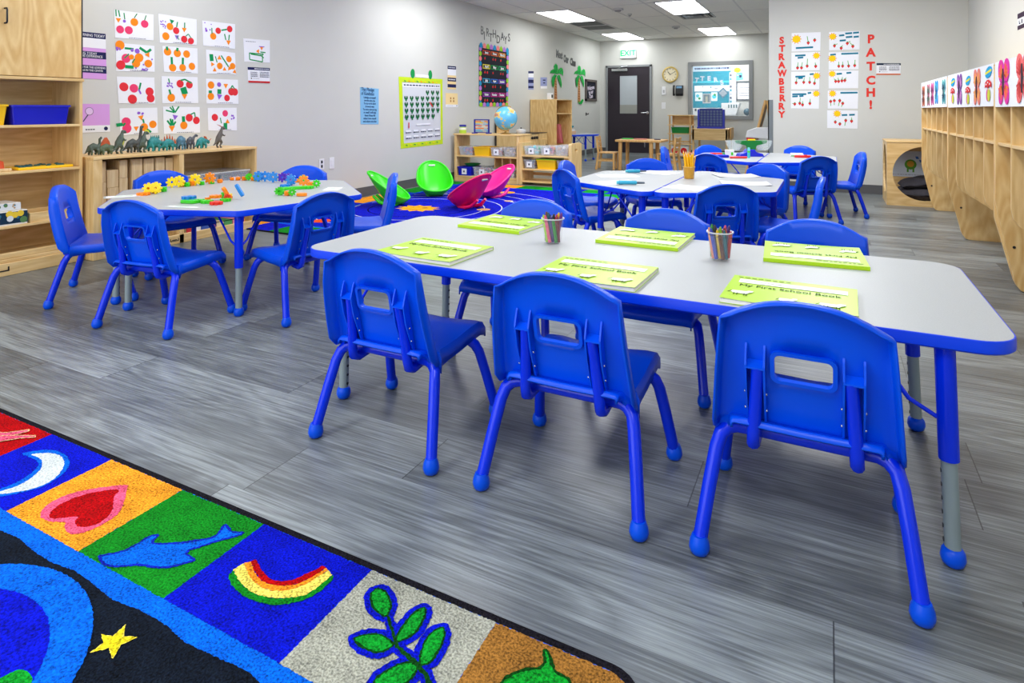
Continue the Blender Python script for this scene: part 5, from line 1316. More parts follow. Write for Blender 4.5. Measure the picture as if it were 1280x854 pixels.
# ------------------------------------------------------------------ wooden table with two wooden chairs
t = thing('play_table', 'honey coloured wooden play table in front of the dark door', 'table', (-2.83, 10.40, 0))
MB().m(OAK).prism(rrect(-.385, .40, -.27, .30, .05, 5), .475, .51).build('tabletop', t, bevel=.006)
for x, y in ((-.30, -.20), (.22, -.20), (-.30, .22), (.22, .22)): MB().m(OAK).tube([(x, y, .475), (x * 1.03, y * 1.03, 0)], [.034, .03], 14).build('leg', t, smooth=50)
def wood_chair(x, y, deg, label):
    t = thing('wooden_chair', label, 'chair', (x, y, 0), R(deg - 90), 'small wooden chairs at the play table')
    MB().m(OAK).prism(rrect(-.15, .15, -.13, .16, .02, 3), .275, .295).build('seat', t, bevel=.004)
    for sx in (-1, 1):
        MB().m(OAK).box(sx * .135 - .017, sx * .135 + .017, .11, .145, 0, .275).build('leg', t, bevel=.004)
        MB().m(OAK).prism([(-.19, 0), (-.15, 0), (-.115, .27), (-.15, .56), (-.18, .56), (-.15, .28)], sx * .135 - .017, sx * .135 + .017, Matrix(((0, 0, 1, 0), (1, 0, 0, 0), (0, 1, 0, 0), (0, 0, 0, 1)))).build('leg', t, bevel=.003)
    for z0, z1, yy in ((.49, .55, -.162), (.41, .46, -.148), (.34, .38, -.14)): MB().m(OAK).box(-.12, .12, yy - .009, yy + .009, z0, z1).build('back_slat', t, bevel=.003)
    MB().m(OAK).box(-.12, .12, .118, .135, .14, .17).box(-.145, -.125, -.14, .12, .14, .17).box(.125, .145, -.14, .12, .14, .17).build('stretcher', t, bevel=.002)
    return t
wood_chair(-3.37, 10.25, 8, 'small wooden chair in front of the dark door side of the play table')
wood_chair(-2.36, 10.33, 176, 'small wooden chair between the play table and the light wooden desk')
for lab, x, y, m_, r_ in (('flat green toy lying on the wooden play table', -3.07, 10.42, mat('toy_leaf', (60, 190, 70), .4), .09), ('flat red and tan toy in the middle of the wooden play table', -2.84, 10.40, mat('toy_rose', (200, 120, 110), .5), .1), ('small dark blue toy at the end of the wooden play table', -2.56, 10.42, mat('toy_navy', (30, 44, 84), .4), .05)):
    m = MB().m(m_).prism([(x + r_ * (1 + .15 * (k % 2)) * math.cos(2 * PI * k / 16), y + r_ * .8 * math.sin(2 * PI * k / 16)) for k in range(16)], .5102, .526)
    tag(m.build('puzzle_piece', bevel=.003), lab, 'toy')
# ------------------------------------------------------------------ open shelf, desk and disc game by the back window
t = thing('open_shelf', 'narrow open wooden shelf left of the desk, green bin on it', 'shelf', (-2.78, 13.4, 0)); o = t.location
t['label'] = 'narrow open wooden shelf beside the desk, with a green bin on it'
x0, x1, y0, y1 = -3.02, -2.53, 13.2, 13.55
for x, a, b in ((x0 + .02, y0, y0 + .03), (x1 - .05, y0, y0 + .03), (x0 + .02, y1 - .03, y1), (x1 - .05, y1 - .03, y1)): MB().m(OAK).box(x, x + .03, a, b, 0, .9).build('post', t, off=o, bevel=.002)
for z in (.90, .70, .515, .30, .05): MB().m(BIRCHX).box(x0 - .01, x1 + .01, y0 - .005, y1, z - .018, z).build('shelf', t, off=o, bevel=.002)
MB().m(OAK).box(x0 + .03, x1 - .03, y0, y0 + .012, .33, .36).build('front_rail', t, off=o)
MB().m(BIRCHX).box(x0 + .03, x1 - .03, y1 - .012, y1, .70, .885).build('back_panel', t, off=o)
bin_('storage_bin', 'green plastic bin on the open wooden shelf by the back wall', 'bin', -2.955, -2.595, 13.22, 13.5, .516, .125, GREENP)
t = thing('dot_box', 'white box with two red dots at the bottom of the open wooden shelf', 'box', (-2.79, 13.34, .051))
MB().m(P('box_white', (220, 224, 226))).box(-.19, .19, -.1, .1, 0, .2).build('carton', t, bevel=.003)
for x in (-.1, .09): MB().m(RED).lathe([(0, 0), (.065, 0), (.065, .003), (0, .003)], M=Matrix.Translation((x, -.1, .1)) @ Matrix.Rotation(PI / 2, 4, 'X'), seg=20).build('red_dot', t)
t = thing('wooden_desk', 'light wooden desk with a deep apron under the back window', 'desk', (-2.18, 13.5, 0)); o = t.location
x0, x1, y0, y1 = -2.53, -1.82, 13.22, 13.95
MB().m(BIRCHX).box(x0 - .01, x1 + .01, y0 - .01, y1, .60, .62).build('desktop', t, off=o, bevel=.003)
MB().m(BIRCHX).box(x0, x1, y0, y0 + .02, .385, .60).build('apron', t, off=o, bevel=.003)
for a, b in ((x0, x0 + .02), (x1 - .02, x1)): MB().m(BIRCHH).box(a, b, y0 + .02, y1, .385, .60).build('side_panel', t, off=o)
for x, y in ((x0 + .005, y0), (x1 - .045, y0), (x0 + .005, y1 - .04), (x1 - .045, y1 - .04)): MB().m(BIRCH).box(x, x + .04, y, y + .04, 0, .6).build('leg', t, off=o, bevel=.003)
MB().m(OAK).box(x1 + .02, x1 + .05, y0 + .1, y0 + .5, .42, .64).build('side_shelf', t, off=o, bevel=.003)
t = thing('disc_drop_game', 'tall blue disc-drop game grid standing on the light wooden desk', 'game', (-2.18, 13.45, .6202)); t.scale = (1.1, 1, 1.04)
BG = mat('game_blue', (16, 40, 130), .35)
hol = []
for r_ in range(6):
    for c_ in range(7):
        hol.append([(-.174 + .058 * c_ + .022 * math.cos(2 * PI * k / 10), .075 + .053 * r_ + .022 * math.sin(2 * PI * k / 10)) for k in range(10)])
Mz = Matrix(((1, 0, 0, 0), (0, 0, -1, 0), (0, 1, 0, 0), (0, 0, 0, 1)))
MB().m(BG).prism([(-.215, .03), (.215, .03), (.205, .40), (-.205, .40)], -.02, .02, Mz, hol).build('grid', t)
MB().m(mat('game_blue_bright', (20, 40, 190), .35)).box(-.25, .25, -.09, .09, 0, .03).box(-.245, -.215, -.05, .05, .03, .38).box(.215, .245, -.05, .05, .03, .38).build('stand', t, bevel=.004)
MB().m(mat('game_disc_dark', (96, 118, 150), .4)).box(-.2, .2, -.008, .008, .04, .39).build('disc_tray', t)
MB().m(WHITEP).box(-.08, .08, -.012, .012, .395, .412).build('release_bar', t, bevel=.002)
# ------------------------------------------------------------------ easel half hidden by the strawberry wall
t = thing('art_easel', 'wooden art easel with a white tray, half hidden by the strawberry wall corner', 'easel', (-.93, 10.5, 0)); o = t.location
M_ = Matrix(((1, 0, 0, 0), (0, 0, -1, 0), (0, 1, 0, 0), (0, 0, 0, 1)))
for yy in (10.35, 10.75):
    MB().m(OAK).tube([(-1.16, yy, 0), (-.87, yy, 1.16)], .02, 8).build('leg', t, off=o)
    MB().m(OAK).tube([(-.72, yy, 0), (-.84, yy, 1.14)], .018, 8).build('leg', t, off=o)
MB().m(mat('easel_board', (110, 90, 70), .6)).prism([(-1.02, .6), (-1.0, .6), (-.87, 1.1), (-.89, 1.1)], -10.75, -10.35, M_).build('board', t, off=o)
MB().m(WHITEP).prism([(-1.15, .585), (-.75, .56), (-.75, .75), (-1.0, .74), (-1.13, .69)], -10.80, -10.28, M_).build('paint_tray', t, off=o, bevel=.012)
MB().m(REDP).prism([(-1.135, .535), (-1.03, .545), (-1.03, .585), (-1.14, .585)], -10.79, -10.29, M_).build('tray_clip', t, off=o, bevel=.004)

# ------------------------------------------------------------------ rocker seats on the space rug
def rocker(label, x, y, deg, m_, sc=1.):
    """egg-shaped scoop: a flat tilted rim, narrow at the back, with a deep bowl under it and two runners"""
    t = thing('floor_rocker', label, 'rocker seat', (x, y, .0095), R(deg - 90), 'floor rockers on the space rug')
    L_, tl = .58, R(33)
    ax = Vector((0, -math.cos(tl), math.sin(tl))); N = Vector((0, math.sin(tl), math.cos(tl))); p0 = Vector((0, .24, .075))
    rows = []; n = 16; mm = 16
    def hw(u): return .218 * max(0, 1 - abs(2 * u - 1) ** 2.6) ** .5 * (1.08 - .32 * u) + .004
    for i in range(n + 1):
        u = .5 - .5 * math.cos(PI * i / n)
        dep = .185 * math.sin(PI * u ** .72) ** .75 * (1 - .55 * u)
        row = []
        for k in range(mm + 1):
            a = math.sin(PI / 2 * (-1 + 2 * k / mm))
            row.append((p0 + ax * (L_ * u) + Vector((1, 0, 0)) * (hw(u) * a) - N * (dep * (1 - abs(a) ** 3))) * sc)
        rows.append(row)
    MB().m(m_).grid(rows).build('shell', t, smooth=60, solid=.010)
    loop = rows[0] + [r_[-1] for r_ in rows[1:]] + rows[-1][::-1][1:] + [r_[0] for r_ in rows[::-1]][1:-1]
    MB().m(m_).tube([p for q, p in enumerate(loop) if q == 0 or (p - loop[q - 1]).length > .004], .012 * sc, 8, closed=True).build('rim', t, smooth=60)
    for s in (-1, 1):
        MB().m(m_).tube([Vector(p) * sc for p in ((s * .06, .19, .06), (s * .075, .10, .016), (s * .08, .0, .014), (s * .075, -.09, .04), (s * .06, -.17, .11))], [.016, .02, .02, .02, .014], 10).build('runner', t, smooth=60)
    u = .90
    c = (p0 + ax * (L_ * u) - N * (.185 * math.sin(PI * u ** .72) ** .75 * (1 - .55 * u))) * sc
    M4 = Matrix.Translation(c) @ Matrix.Rotation(-tl, 4, 'X')
    MB().m(P('slot_light', (206, 214, 206))).prism(rrect(-.042 * sc, .042 * sc, -.012 * sc, .012 * sc, .0115 * sc, 4), -.012, .013, M4).build('hand_slot', t)
    return t
NEON = mat('neon_green_plastic', (52, 226, 10), .35); HOTP = mat('hot_pink_plastic', (250, 20, 150), .35); CRIM = mat('crimson_pink_plastic', (246, 8, 98), .35)
rocker('neon green floor rocker standing edge-on nearest the left wall', -4.17, 5.32, 22, NEON, .9)
rocker('neon green floor rocker with its scooped seat turned to the lens', -4.16, 6.16, 312, NEON, .98)
rocker('crimson floor rocker seen from behind on the space rug', -3.28, 5.52, 165, CRIM, .93)
rocker('hot pink floor rocker behind the crimson one', -3.44, 6.36, 243, HOTP, .92)

# ------------------------------------------------------------------ workbooks and crayon cups on the long table
TZ = .5302
LIMEC = mat('book_lime', (172, 214, 10), .35); PAGE = P('pages', (226, 234, 240))
def workbook(x, y, deg, w, d, label, n=1.):
    t = thing('workbook', label, 'book', (x, y, TZ), R(deg), 'lime school workbooks on the long table')
    m = MB().m(PAGE)
    for k in range(4): m.box(-w / 2 + .002, w / 2 - .001 - .0006 * k, -d / 2 + .001 * k, d / 2, .0014 + .0026 * k, .0037 + .0026 * k)
    m.build('pages', t)
    m = MB().m(LIMEC)
    m.box(-w / 2, w / 2, -d / 2 - .001, d / 2, 0, .0012)
    rows = []
    for k in range(9):
        u = -1 + k / 4
        rows.append([Vector((u * w / 2, -d / 2 - .001, .0118 + .0022 * abs(u) ** 3 * n)), Vector((u * w / 2, d / 2, .0122))])
    m.grid(rows)
    m.box(-w / 2 - .0008, w / 2, d / 2, d / 2 + .0012, 0, .0124)
    m.build('cover', t, smooth=30)
    s = Sheet([(-w / 2, d / 2, .0122), (w / 2, d / 2, .0122), (w / 2, -d / 2, .0128), (-w / 2, -d / 2, .0128)], (0, 0, 1), .0006)
    CW = P('cover_white', (240, 244, 232)); CI = P('cover_ink', (52, 84, 30))
    s.rect(.07, .15, .93, .31, CW).scribble(.08, .23, .42, .022, GREYP).scribble(.05, .085, .5, .018, CI)
    for u, t_, k in ((.14, .72, 1), (.5, .8, .8), (.82, .78, 1.1)):
        s.poly([(u - .075 * k, t_ - .05), (u + .03 * k, t_ - .055), (u + .05 * k, t_ - .09), (u + .09 * k, t_ - .085), (u + .085 * k, t_ - .04), (u + .055 * k, t_ + .01), (u + .05 * k, t_ + .05), (u - .06 * k, t_ + .05), (u - .085 * k, t_)], CW)
        for dx in (-.055, -.03, .025, .045): s.rect(u + dx * k, t_ + .04, u + (dx + .008) * k, t_ + .11, CI)
        s.line(u - .08 * k, t_ - .03, u - .105 * k, t_ + .03, .012, CI)
    s.mb.build('cover_print', t)
    text_mesh('My First School Book', .0275, CI, 'title_lettering', t, F_UP, (-.005, d * .085, .0137), 0, sx=1.04, extrude=.0002)
    return t
for q in ((-1.222, 1.815, -3.2, .315, .262, 'lime workbook on the near side of the long table, closest to the gear table'),
          (-1.235, 2.375, 175.5, .30, .285, 'lime workbook turned away, beyond the crayon cup towards the space rug'),
          (-.626, 1.79, -.8, .315, .25, 'lime workbook on the near side in the middle of the long table'),
          (-.62, 2.355, 178.5, .305, .285, 'lime workbook turned away, between the two crayon cups'),
          (-.092, 1.80, -1.5, .315, .25, 'lime workbook nearest the lens, in front of the free chair'),
          (-.048, 2.343, 183.8, .305, .28, 'lime workbook turned away at the cubby end of the long table')):
    workbook(*q)
CRC = {'orange': (230, 110, 20), 'purple': (112, 40, 140), 'pink': (220, 80, 120), 'yellow': (240, 200, 30), 'blue': (40, 60, 170), 'green': (50, 140, 50), 'brown': (100, 56, 36), 'black': (34, 34, 38), 'lime': (150, 200, 40), 'peach': (220, 140, 110), 'teal': (30, 96, 110), 'violet': (70, 40, 120), 'red': (190, 30, 40), 'maroon': (120, 30, 50)}
def crayon_cup(x, y, where, order):
    t = thing('crayon_cup', 'small clear plastic cup of crayons ' + where, 'cup', (x, y, TZ))
    MB().m(clear('cup_plastic', (222, 226, 236), .07, .1)).lathe([(0, .001), (.033, .001), (.041, .092), (.0385, .092), (.031, .004), (0, .004)], seg=28).build('cup', t, smooth=40)
    MB().m(clear('cup_rim', (236, 238, 244), .6, .15)).lathe([(.041, .089), (.0435, .0895), (.0435, .0935), (.0385, .0935)], seg=28).build('rim', t, smooth=40)
    rg = random.Random(len(where))
    for k, cname in enumerate(order):
        a = 2 * PI * k / len(order) + .3; r0 = .025 if k % 3 else .011; r1 = r0 * 1.25 + .004
        b0 = Vector((x + r0 * math.cos(a + .5), y + r0 * math.sin(a + .5), TZ + .006)); b1 = Vector((x + r1 * math.cos(a), y + r1 * math.sin(a), TZ + .094 + rg.uniform(0, .022)))
        c = CRC[cname]; d = (b1 - b0).normalized()
        wr = mat('crayon_' + cname, c, .5); lt = mat('wax_' + cname, tuple(min(255, int(v * .9)) for v in c), .4)
        m = MB().m(wr).tube([b0, b0.lerp(b1, .86)], .0062, 10); m.m(BLACKP).tube([b0.lerp(b1, .76), b0.lerp(b1, .78)], .0064, 10)
        m.m(lt).tube([b0.lerp(b1, .86), b0.lerp(b1, .9), b1], [.0056, .0055, .0026], 10)
        tag(m.build('crayon', smooth=40), '%s crayon standing in the clear cup %s' % (cname, where), 'crayon', 'crayons in the clear cups')
crayon_cup(-.918, 2.145, 'towards the space rug', ['orange', 'purple', 'yellow', 'black', 'blue', 'brown', 'teal', 'lime', 'pink', 'violet', 'green', 'maroon', 'red'])
crayon_cup(-.322, 2.16, 'nearer the free chair', ['orange', 'violet', 'pink', 'lime', 'purple', 'green', 'black', 'peach', 'blue', 'yellow', 'brown', 'teal', 'maroon', 'red'])

# ------------------------------------------------------------------ gear toys
GC_ = {'y': mat('gear_yellow', (250, 222, 20), .35), 'o': mat('gear_orange', (250, 140, 16), .35), 'g': mat('gear_green', (60, 204, 30), .35), 'b': mat('gear_blue', (20, 130, 214), .35), 'v': mat('gear_violet', (80, 40, 180), .35), 'r': mat('gear_red', (234, 50, 30), .35)}
def gear_shape(m, c, r, th, tilt, n=8):
    pts = []
    for k in range(n):
        a = 2 * PI * k / n; w = PI / n
        for da, rr in ((-.62 * w, .72), (-.45 * w, 1.), (.45 * w, 1.), (.62 * w, .72)): pts.append((r * rr * math.cos(a + da), r * rr * math.sin(a + da)))
    hole = [(r * .24 * math.cos(-2 * PI * k / 8), r * .24 * math.sin(-2 * PI * k / 8)) for k in range(8)]
    M = Matrix.Translation(Vector(c)) @ tilt.to_4x4()
    m.prism(pts, -th / 2, th / 2, M, [hole])
def gear_toy(label, pcs):
    x0 = sum(p[1] for p in pcs) / len(pcs); y0 = sum(p[2] for p in pcs) / len(pcs)
    t = thing('gear_toy', label, 'toy', (x0, y0, TZ), 0, 'gear toys on the trapezoid tables')
    for col, x, y, lay, r, az in pcs:
        if x < -3.5 and y > 2.95: x = -3.5 + (x + 3.5) * .6
        m = MB().m(GC_[col]); x -= x0; y -= y0; r *= .74 if lay in ('up', 'flat', 'high', 'link') else .85
        if lay == 'up':      # upright gear
            gear_shape(m, (x, y, r), r, .014, Matrix.Rotation(R(az), 3, 'Z') @ Matrix.Rotation(PI / 2, 3, 'X')); nm = 'gear'
        elif lay == 'flat': gear_shape(m, (x, y, .008), r, .015, Matrix.Rotation(R(az), 3, 'Z')); nm = 'gear'
        elif lay == 'high': gear_shape(m, (x, y, .024), r, .015, Matrix.Rotation(R(az), 3, 'Z')); nm = 'gear'
        elif lay == 'link':  # block connector with sockets
            M = Matrix.Translation((x, y, r)) @ Matrix.Rotation(R(az), 4, 'Z')
            m.box(-r, r, -r, r, -r, r, M); m.box(-r * 1.5, r * 1.5, -r * .4, r * .4, -r * .4, r * .4, M); m.box(-r * .4, r * .4, -r * 1.5, r * 1.5, -r * .4, r * .4, M); nm = 'connector'
        elif lay == 'stick':
            M = Matrix.Translation((x, y, .05)) @ Matrix.Rotation(R(az), 4, 'Z') @ Matrix.Rotation(R(60), 4, 'Y')
            m.prism(rrect(-r, r, -.012, .012, .011, 3), -.008, .008, M); nm = 'bar'
        else:                # flat bar
            M = Matrix.Translation((x, y, .009)) @ Matrix.Rotation(R(az), 4, 'Z')
            m.prism(rrect(-r, r, -.02, .02, .019, 4), -.008, .008, M); nm = 'bar'
        m.build(nm, t, bevel=.0015)
gear_toy('yellow and orange gear toy with an orange gear lying flat at the near corner', [('o', -3.53, 2.25, 'flat', .048, 0), ('o', -3.56, 2.33, 'up', .042, 30), ('y', -3.52, 2.32, 'up', .048, 22), ('y', -3.56, 2.30, 'up', .045, 40), ('g', -3.575, 2.40, 'link', .02, 20), ('g', -3.60, 2.37, 'high', .036, 0), ('r', -3.64, 2.35, 'link', .018, 10)])
gear_toy('long yellow and orange gear toy with green connectors at the bookcase side', [('y', -3.72, 2.555, 'up', .046, 70), ('y', -3.69, 2.585, 'up', .05, 20), ('g', -3.68, 2.63, 'link', .018, 0), ('o', -3.70, 2.61, 'link', .02, 10), ('o', -3.69, 2.67, 'link', .02, 10), ('y', -3.68, 2.69, 'up', .052, 30), ('g', -3.67, 2.73, 'link', .016, 0), ('o', -3.67, 2.79, 'up', .052, 25), ('g', -3.66, 2.8, 'link', .014, 0), ('o', -3.66, 2.86, 'link', .017, 30)])
gear_toy('flat green, blue and red gear toy near the front edge of the hexagon', [('g', -3.02, 2.17, 'bar', .055, 10), ('b', -3.06, 2.20, 'high', .05, 0), ('g', -3.0, 2.21, 'flat', .045, 0), ('g', -2.935, 2.215, 'flat', .042, 20), ('o', -2.965, 2.29, 'high', .042, 0), ('g', -2.90, 2.30, 'flat', .038, 0), ('r', -2.85, 2.205, 'flat', .044, 10), ('o', -2.94, 2.33, 'stick', .03, 80), ('o', -2.99, 2.26, 'link', .014, 0)])
gear_toy('small gear toy with a raised blue stick in the middle of the hexagon', [('g', -2.985, 2.36, 'up', .028, 20), ('y', -2.965, 2.37, 'link', .02, 20), ('o', -2.935, 2.345, 'link', .02, 60), ('r', -2.925, 2.33, 'up', .024, 60), ('b', -2.90, 2.39, 'stick', .045, 30)])
gear_toy('long winding gear toy of orange, green, blue and violet pieces at the wall side', [('o', -3.86, 3.0, 'link', .014, 0), ('o', -3.80, 3.02, 'link', .016, 0), ('o', -3.73, 3.04, 'link', .018, 0), ('g', -3.68, 3.05, 'up', .034, 70), ('o', -3.62, 3.06, 'link', .018, 0), ('g', -3.57, 3.06, 'up', .034, 70), ('b', -3.49, 3.03, 'up', .05, 20), ('b', -3.46, 3.06, 'up', .048, 40), ('b', -3.36, 3.04, 'up', .05, 25), ('v', -3.32, 3.08, 'up', .045, 60), ('v', -3.28, 3.10, 'up', .042, 15), ('o', -3.22, 3.12, 'link', .016, 10), ('g', -3.18, 3.13, 'up', .036, 40), ('b', -3.12, 2.97, 'up', .05, 20), ('b', -3.10, 2.90, 'flat', .042, 0), ('o', -3.02, 2.98, 'up', .05, 25), ('o', -2.97, 2.99, 'link', .02, 30), ('g', -2.90, 2.97, 'up', .035, 40), ('g', -2.94, 2.86, 'bar', .11, 55), ('g', -2.90, 2.90, 'flat', .04, 0)])
gear_toy('short green and orange gear toy nearest the edge-on chair', [('g', -2.83, 2.60, 'up', .033, 60), ('g', -2.82, 2.61, 'up', .033, 10), ('o', -2.78, 2.62, 'link', .018, 0), ('g', -2.745, 2.62, 'up', .03, 60), ('o', -2.69, 2.64, 'bar', .035, 20)])
def card(cx, cy, w, d, deg, label):
    t = thing('name_card', label, 'card', (cx, cy, TZ), R(deg), 'name cards taped to the gear table')
    MB().m(mat('card_tape', (206, 216, 212), .2)).box(-w / 2, w / 2, -d / 2, d / 2, 0, .0006).build('tape', t)
    m = MB().m(WHITE).box(-w / 2 + .012, w / 2 - .012, -d / 2 + .01, d / 2 - .01, .0007, .0012); m.m(P('card_mark', (190, 214, 190))).box(-w * .25, w * .2, -d * .15, d * .15, .0013, .0015)
    m.build('paper', t)
card(-3.585, 2.175, .20, .10, 60, 'taped name card on the cabinet side of the gear table')
card(-2.755, 2.96, .17, .11, -60, 'taped name card in front of the edge-on chair')
card(-2.93, 2.075, .20, .045, 12, 'taped name card at the near edge of the gear table')

# ------------------------------------------------------------------ papers, markers and pencils on the pencil table
def sheet_of_paper(x, y, deg, w, d, label, z=TZ, curl=.0):
    m = MB().m(WHITE)
    rows = [[Vector((w * (i / 6 - .5), d * (j - .5), .0008 + curl * max(0, abs(i / 6 - .5) * 2 - .5) ** 2)) for j in (0, .5, 1)] for i in range(7)]
    for r_ in rows: r_[0].z += .0
    m.grid(rows)
    o = m.build('paper_sheet', smooth=30, solid=.0008, recenter=False)
    o.location = (x, y, z); o.rotation_euler = (0, 0, R(deg))
    tag(o, label, 'paper', 'loose papers on the pencil table')
sheet_of_paper(-1.40, 4.50, 30, .30, .22, 'white sheet nearest the space rug, without anything on it')
sheet_of_paper(-1.27, 4.09, 48, .30, .22, 'white sheet under the teal marker with a dark tip')
sheet_of_paper(-1.19, 4.86, -20, .30, .22, 'white sheet before the chair at the wooden play table')
sheet_of_paper(-.77, 4.02, -20, .31, .22, 'white sheet at the near edge of the pencil table')
sheet_of_paper(-.62, 4.90, 25, .30, .22, 'white sheet with a lifted edge beyond the pencil cup', curl=.02)
sheet_of_paper(-.50, 4.42, 14, .31, .22, 'white sheet with a lifted edge at the cubby end of the pencil table', curl=.025)
MK = mat('marker_teal', (40, 160, 196), .35)
for lab, x, y, deg, L in (('teal marker lying near the far edge of the pencil table', -1.35, 4.74, 30, .1), ('teal marker with a dark tip lying on a white sheet', -1.175, 3.985, 20, .12)):
    t = thing('marker_pen', lab, 'marker', (x, y, TZ + .0025), R(deg), 'teal markers on the pencil table')
    MB().m(MK).tube([(-L / 2, 0, .014), (-L / 2 + .006, 0, .014), (L / 2 - .006, 0, .014), (L / 2, 0, .014)], [.010, .0135, .0135, .010], 12).build('barrel', t, smooth=40)
    MB().m(mat('marker_tip_dark', (70, 84, 100), .4)).tube([(L / 2, 0, .014), (L / 2 + .05, 0, .014)], [.008, .006], 10).build('tip', t, smooth=40)
    MB().m(mat('marker_cap', (90, 196, 214), .35)).tube([(-L / 2 - .012, 0, .014), (-L / 2, 0, .014)], .011, 12).build('cap', t, smooth=40)
px, py = -.892, 4.555
t = thing('pencil_cup', 'amber plastic cup full of yellow pencils', 'cup', (px, py, TZ))
MB().m(clear('amber_cup', (222, 170, 60), .55, .15)).lathe([(0, .001), (.035, .001), (.041, .085), (.038, .085), (.032, .004), (0, .004)], seg=26).build('cup', t, smooth=40)
MB().m(clear('amber_rim', (236, 200, 110), .8, .2)).lathe([(.041, .082), (.044, .0825), (.044, .087), (.038, .087)], seg=26).build('rim', t, smooth=40)
PY_ = mat('pencil_yellow', (248, 190, 8), .35); PT = mat('pencil_wood', (220, 180, 130), .6); PG = mat('pencil_lead', (50, 50, 54), .5); PE = mat('pencil_eraser', (232, 120, 110), .6)
pen = None
rg = random.Random(11)
for k in range(22):
    a = 2.4 * k; r0 = .026 * math.sqrt((k + .5) / 22); r1 = r0 * 1.7 + .002
    b0 = Vector((px + r0 * math.cos(a + .6) * .85, py + r0 * math.sin(a + .6) * .85, TZ + .006)); b1 = Vector((px + r1 * math.cos(a), py + r1 * math.sin(a), TZ + .185 + rg.uniform(-.012, .02)))
    m = MB().m(PY_).tube([b0, b0.lerp(b1, .90)], .0046, 6)
    if k % 8: m.m(PT).tube([b0.lerp(b1, .9), b0.lerp(b1, .985)], [.0044, .0012], 6); m.m(PG).tube([b0.lerp(b1, .985), b1], [.0013, .0004], 6)
    else: m.m(CHROME).tube([b0.lerp(b1, .9), b0.lerp(b1, .95)], .0048, 8); m.m(PE).tube([b0.lerp(b1, .95), b1], .0045, 8)
    tag(m.build('pencil'), 'yellow pencil standing in the amber cup on the pencil table', 'pencil', 'yellow pencils in the amber cup')

# ------------------------------------------------------------------ toy scale and drawing things on the far hexagon
t = thing('balance_scale', 'green toy balance scale with clear buckets on a blue base', 'toy', (-.74, 6.98, TZ), R(27))
GS = mat('scale_green', (8, 120, 50), .35); BS = mat('scale_blue', (10, 30, 200), .35)
MB().m(BS).prism([(-.13, 0), (.13, 0), (.115, .03), (.05, .045), (.03, .075), (-.03, .075), (-.05, .045), (-.115, .03)], -.06, .06, Matrix(((1, 0, 0, 0), (0, 0, -1, 0), (0, 1, 0, 0), (0, 0, 0, 1)))).build('base', t, bevel=.005)
MB().m(GS).prism([(-.03, .03), (.03, .03), (.055, .115), (.16, .14), (.165, .168), (-.165, .168), (-.16, .14), (-.055, .115)], .02, .05, Matrix(((1, 0, 0, 0), (0, 0, -1, 0), (0, 1, 0, 0), (0, 0, 0, 1)))).build('beam', t, bevel=.005)
MB().m(GC_['y']).box(-.03, .04, -.05, -.02, .168, .182).build('pointer', t, bevel=.003)
for s in (-1, 1): MB().m(clear('bucket_plastic', (225, 236, 236), .18)).lathe([(0, .06), (.05, .062), (.085, .12), (.095, .165), (.091, .165), (.08, .12), (.047, .066), (0, .064)], (s * .15, 0.03, 0), 20).build('bucket', t, smooth=50)
for lab, x, y, rz, col, h in (('upright teal glue stick in front of the toy scale', -.725, 6.74, 0, (60, 190, 206), .1),):
    t = thing('glue_stick', lab, 'glue', (x, y, TZ))
    MB().m(mat('glue_teal', col, .35)).lathe([(0, 0), (.014, 0), (.014, .075), (.0, .075)], seg=14).build('barrel', t, smooth=40)
    MB().m(GC_['g']).lathe([(.0142, .055), (.0146, .056), (.0146, .07), (.0142, .071)], seg=14).build('band', t, smooth=40)
    MB().m(mat('glue_cap', (120, 214, 220), .35)).lathe([(0, .075), (.013, .075), (.011, .105), (0, .107)], seg=14).build('cap', t, smooth=40)
def lay_marker(lab, x, y, deg, m_, L=.14):
    t = thing('marker_pen', lab, 'marker', (x, y, TZ), R(deg), 'markers on the scale table')
    MB().m(m_).tube([(-L / 2, 0, .011), (L / 2 - .04, 0, .011)], .0105, 12).build('barrel', t, smooth=40)
    MB().m(m_).tube([(L / 2 - .04, 0, .011), (L / 2, 0, .011), (L / 2 + .004, 0, .011)], [.0115, .0105, .004], 12).build('cap', t, smooth=40)
lay_marker('red marker lying in front of the toy scale', -.81, 6.62, 27, REDP, .17)
lay_marker('red marker lying next to the green pen by the desk-side chair', -1.09, 7.05, 10, REDP, .12)
lay_marker('green marker lying beside the red one by the desk-side chair', -1.01, 7.12, 30, mat('marker_green', (30, 150, 90), .35), .16)
t = thing('pencil_box', 'flat blue case on the near side of the far hexagon', 'case', (-1.0, 6.66, TZ), R(35))
MB().m(BS).prism(rrect(-.09, .09, -.04, .04, .015, 4), 0, .028).build('case', t, bevel=.005)
MB().m(mat('scale_blue_dark', (8, 24, 150), .35)).box(-.088, .088, -.041, -.038, .012, .016).build('seam', t)
t = thing('small_box', 'small white box standing beside the toy scale', 'box', (-.92, 6.80, TZ), R(20))
MB().m(WHITEP).prism([(-.035, 0), (.035, 0), (.042, .075), (-.042, .075)], -.03, .03, Matrix(((1, 0, 0, 0), (0, 0, -1, 0), (0, 1, 0, 0), (0, 0, 0, 1)))).build('carton', t, bevel=.002)
MB().m(mat('gear_green', (60, 204, 30), .35)).box(.01, .03, -.033, .033, .02, .05).build('sticker', t)
t = thing('eraser_case', 'pale green and white case at the strawberry wall end of the far hexagon', 'case', (-.30, 7.18, TZ), R(10))
MB().m(WHITEP).box(-.06, .06, -.03, .03, 0, .035).build('case', t, bevel=.006)
MB().m(mat('case_green', (120, 190, 120), .4)).box(-.058, .058, -.0315, -.0295, .003, .014).build('trim', t)
t = thing('toy_clip', 'red plastic clip near the strawberry wall end of the far hexagon', 'toy', (-.24, 7.03, TZ), R(12))
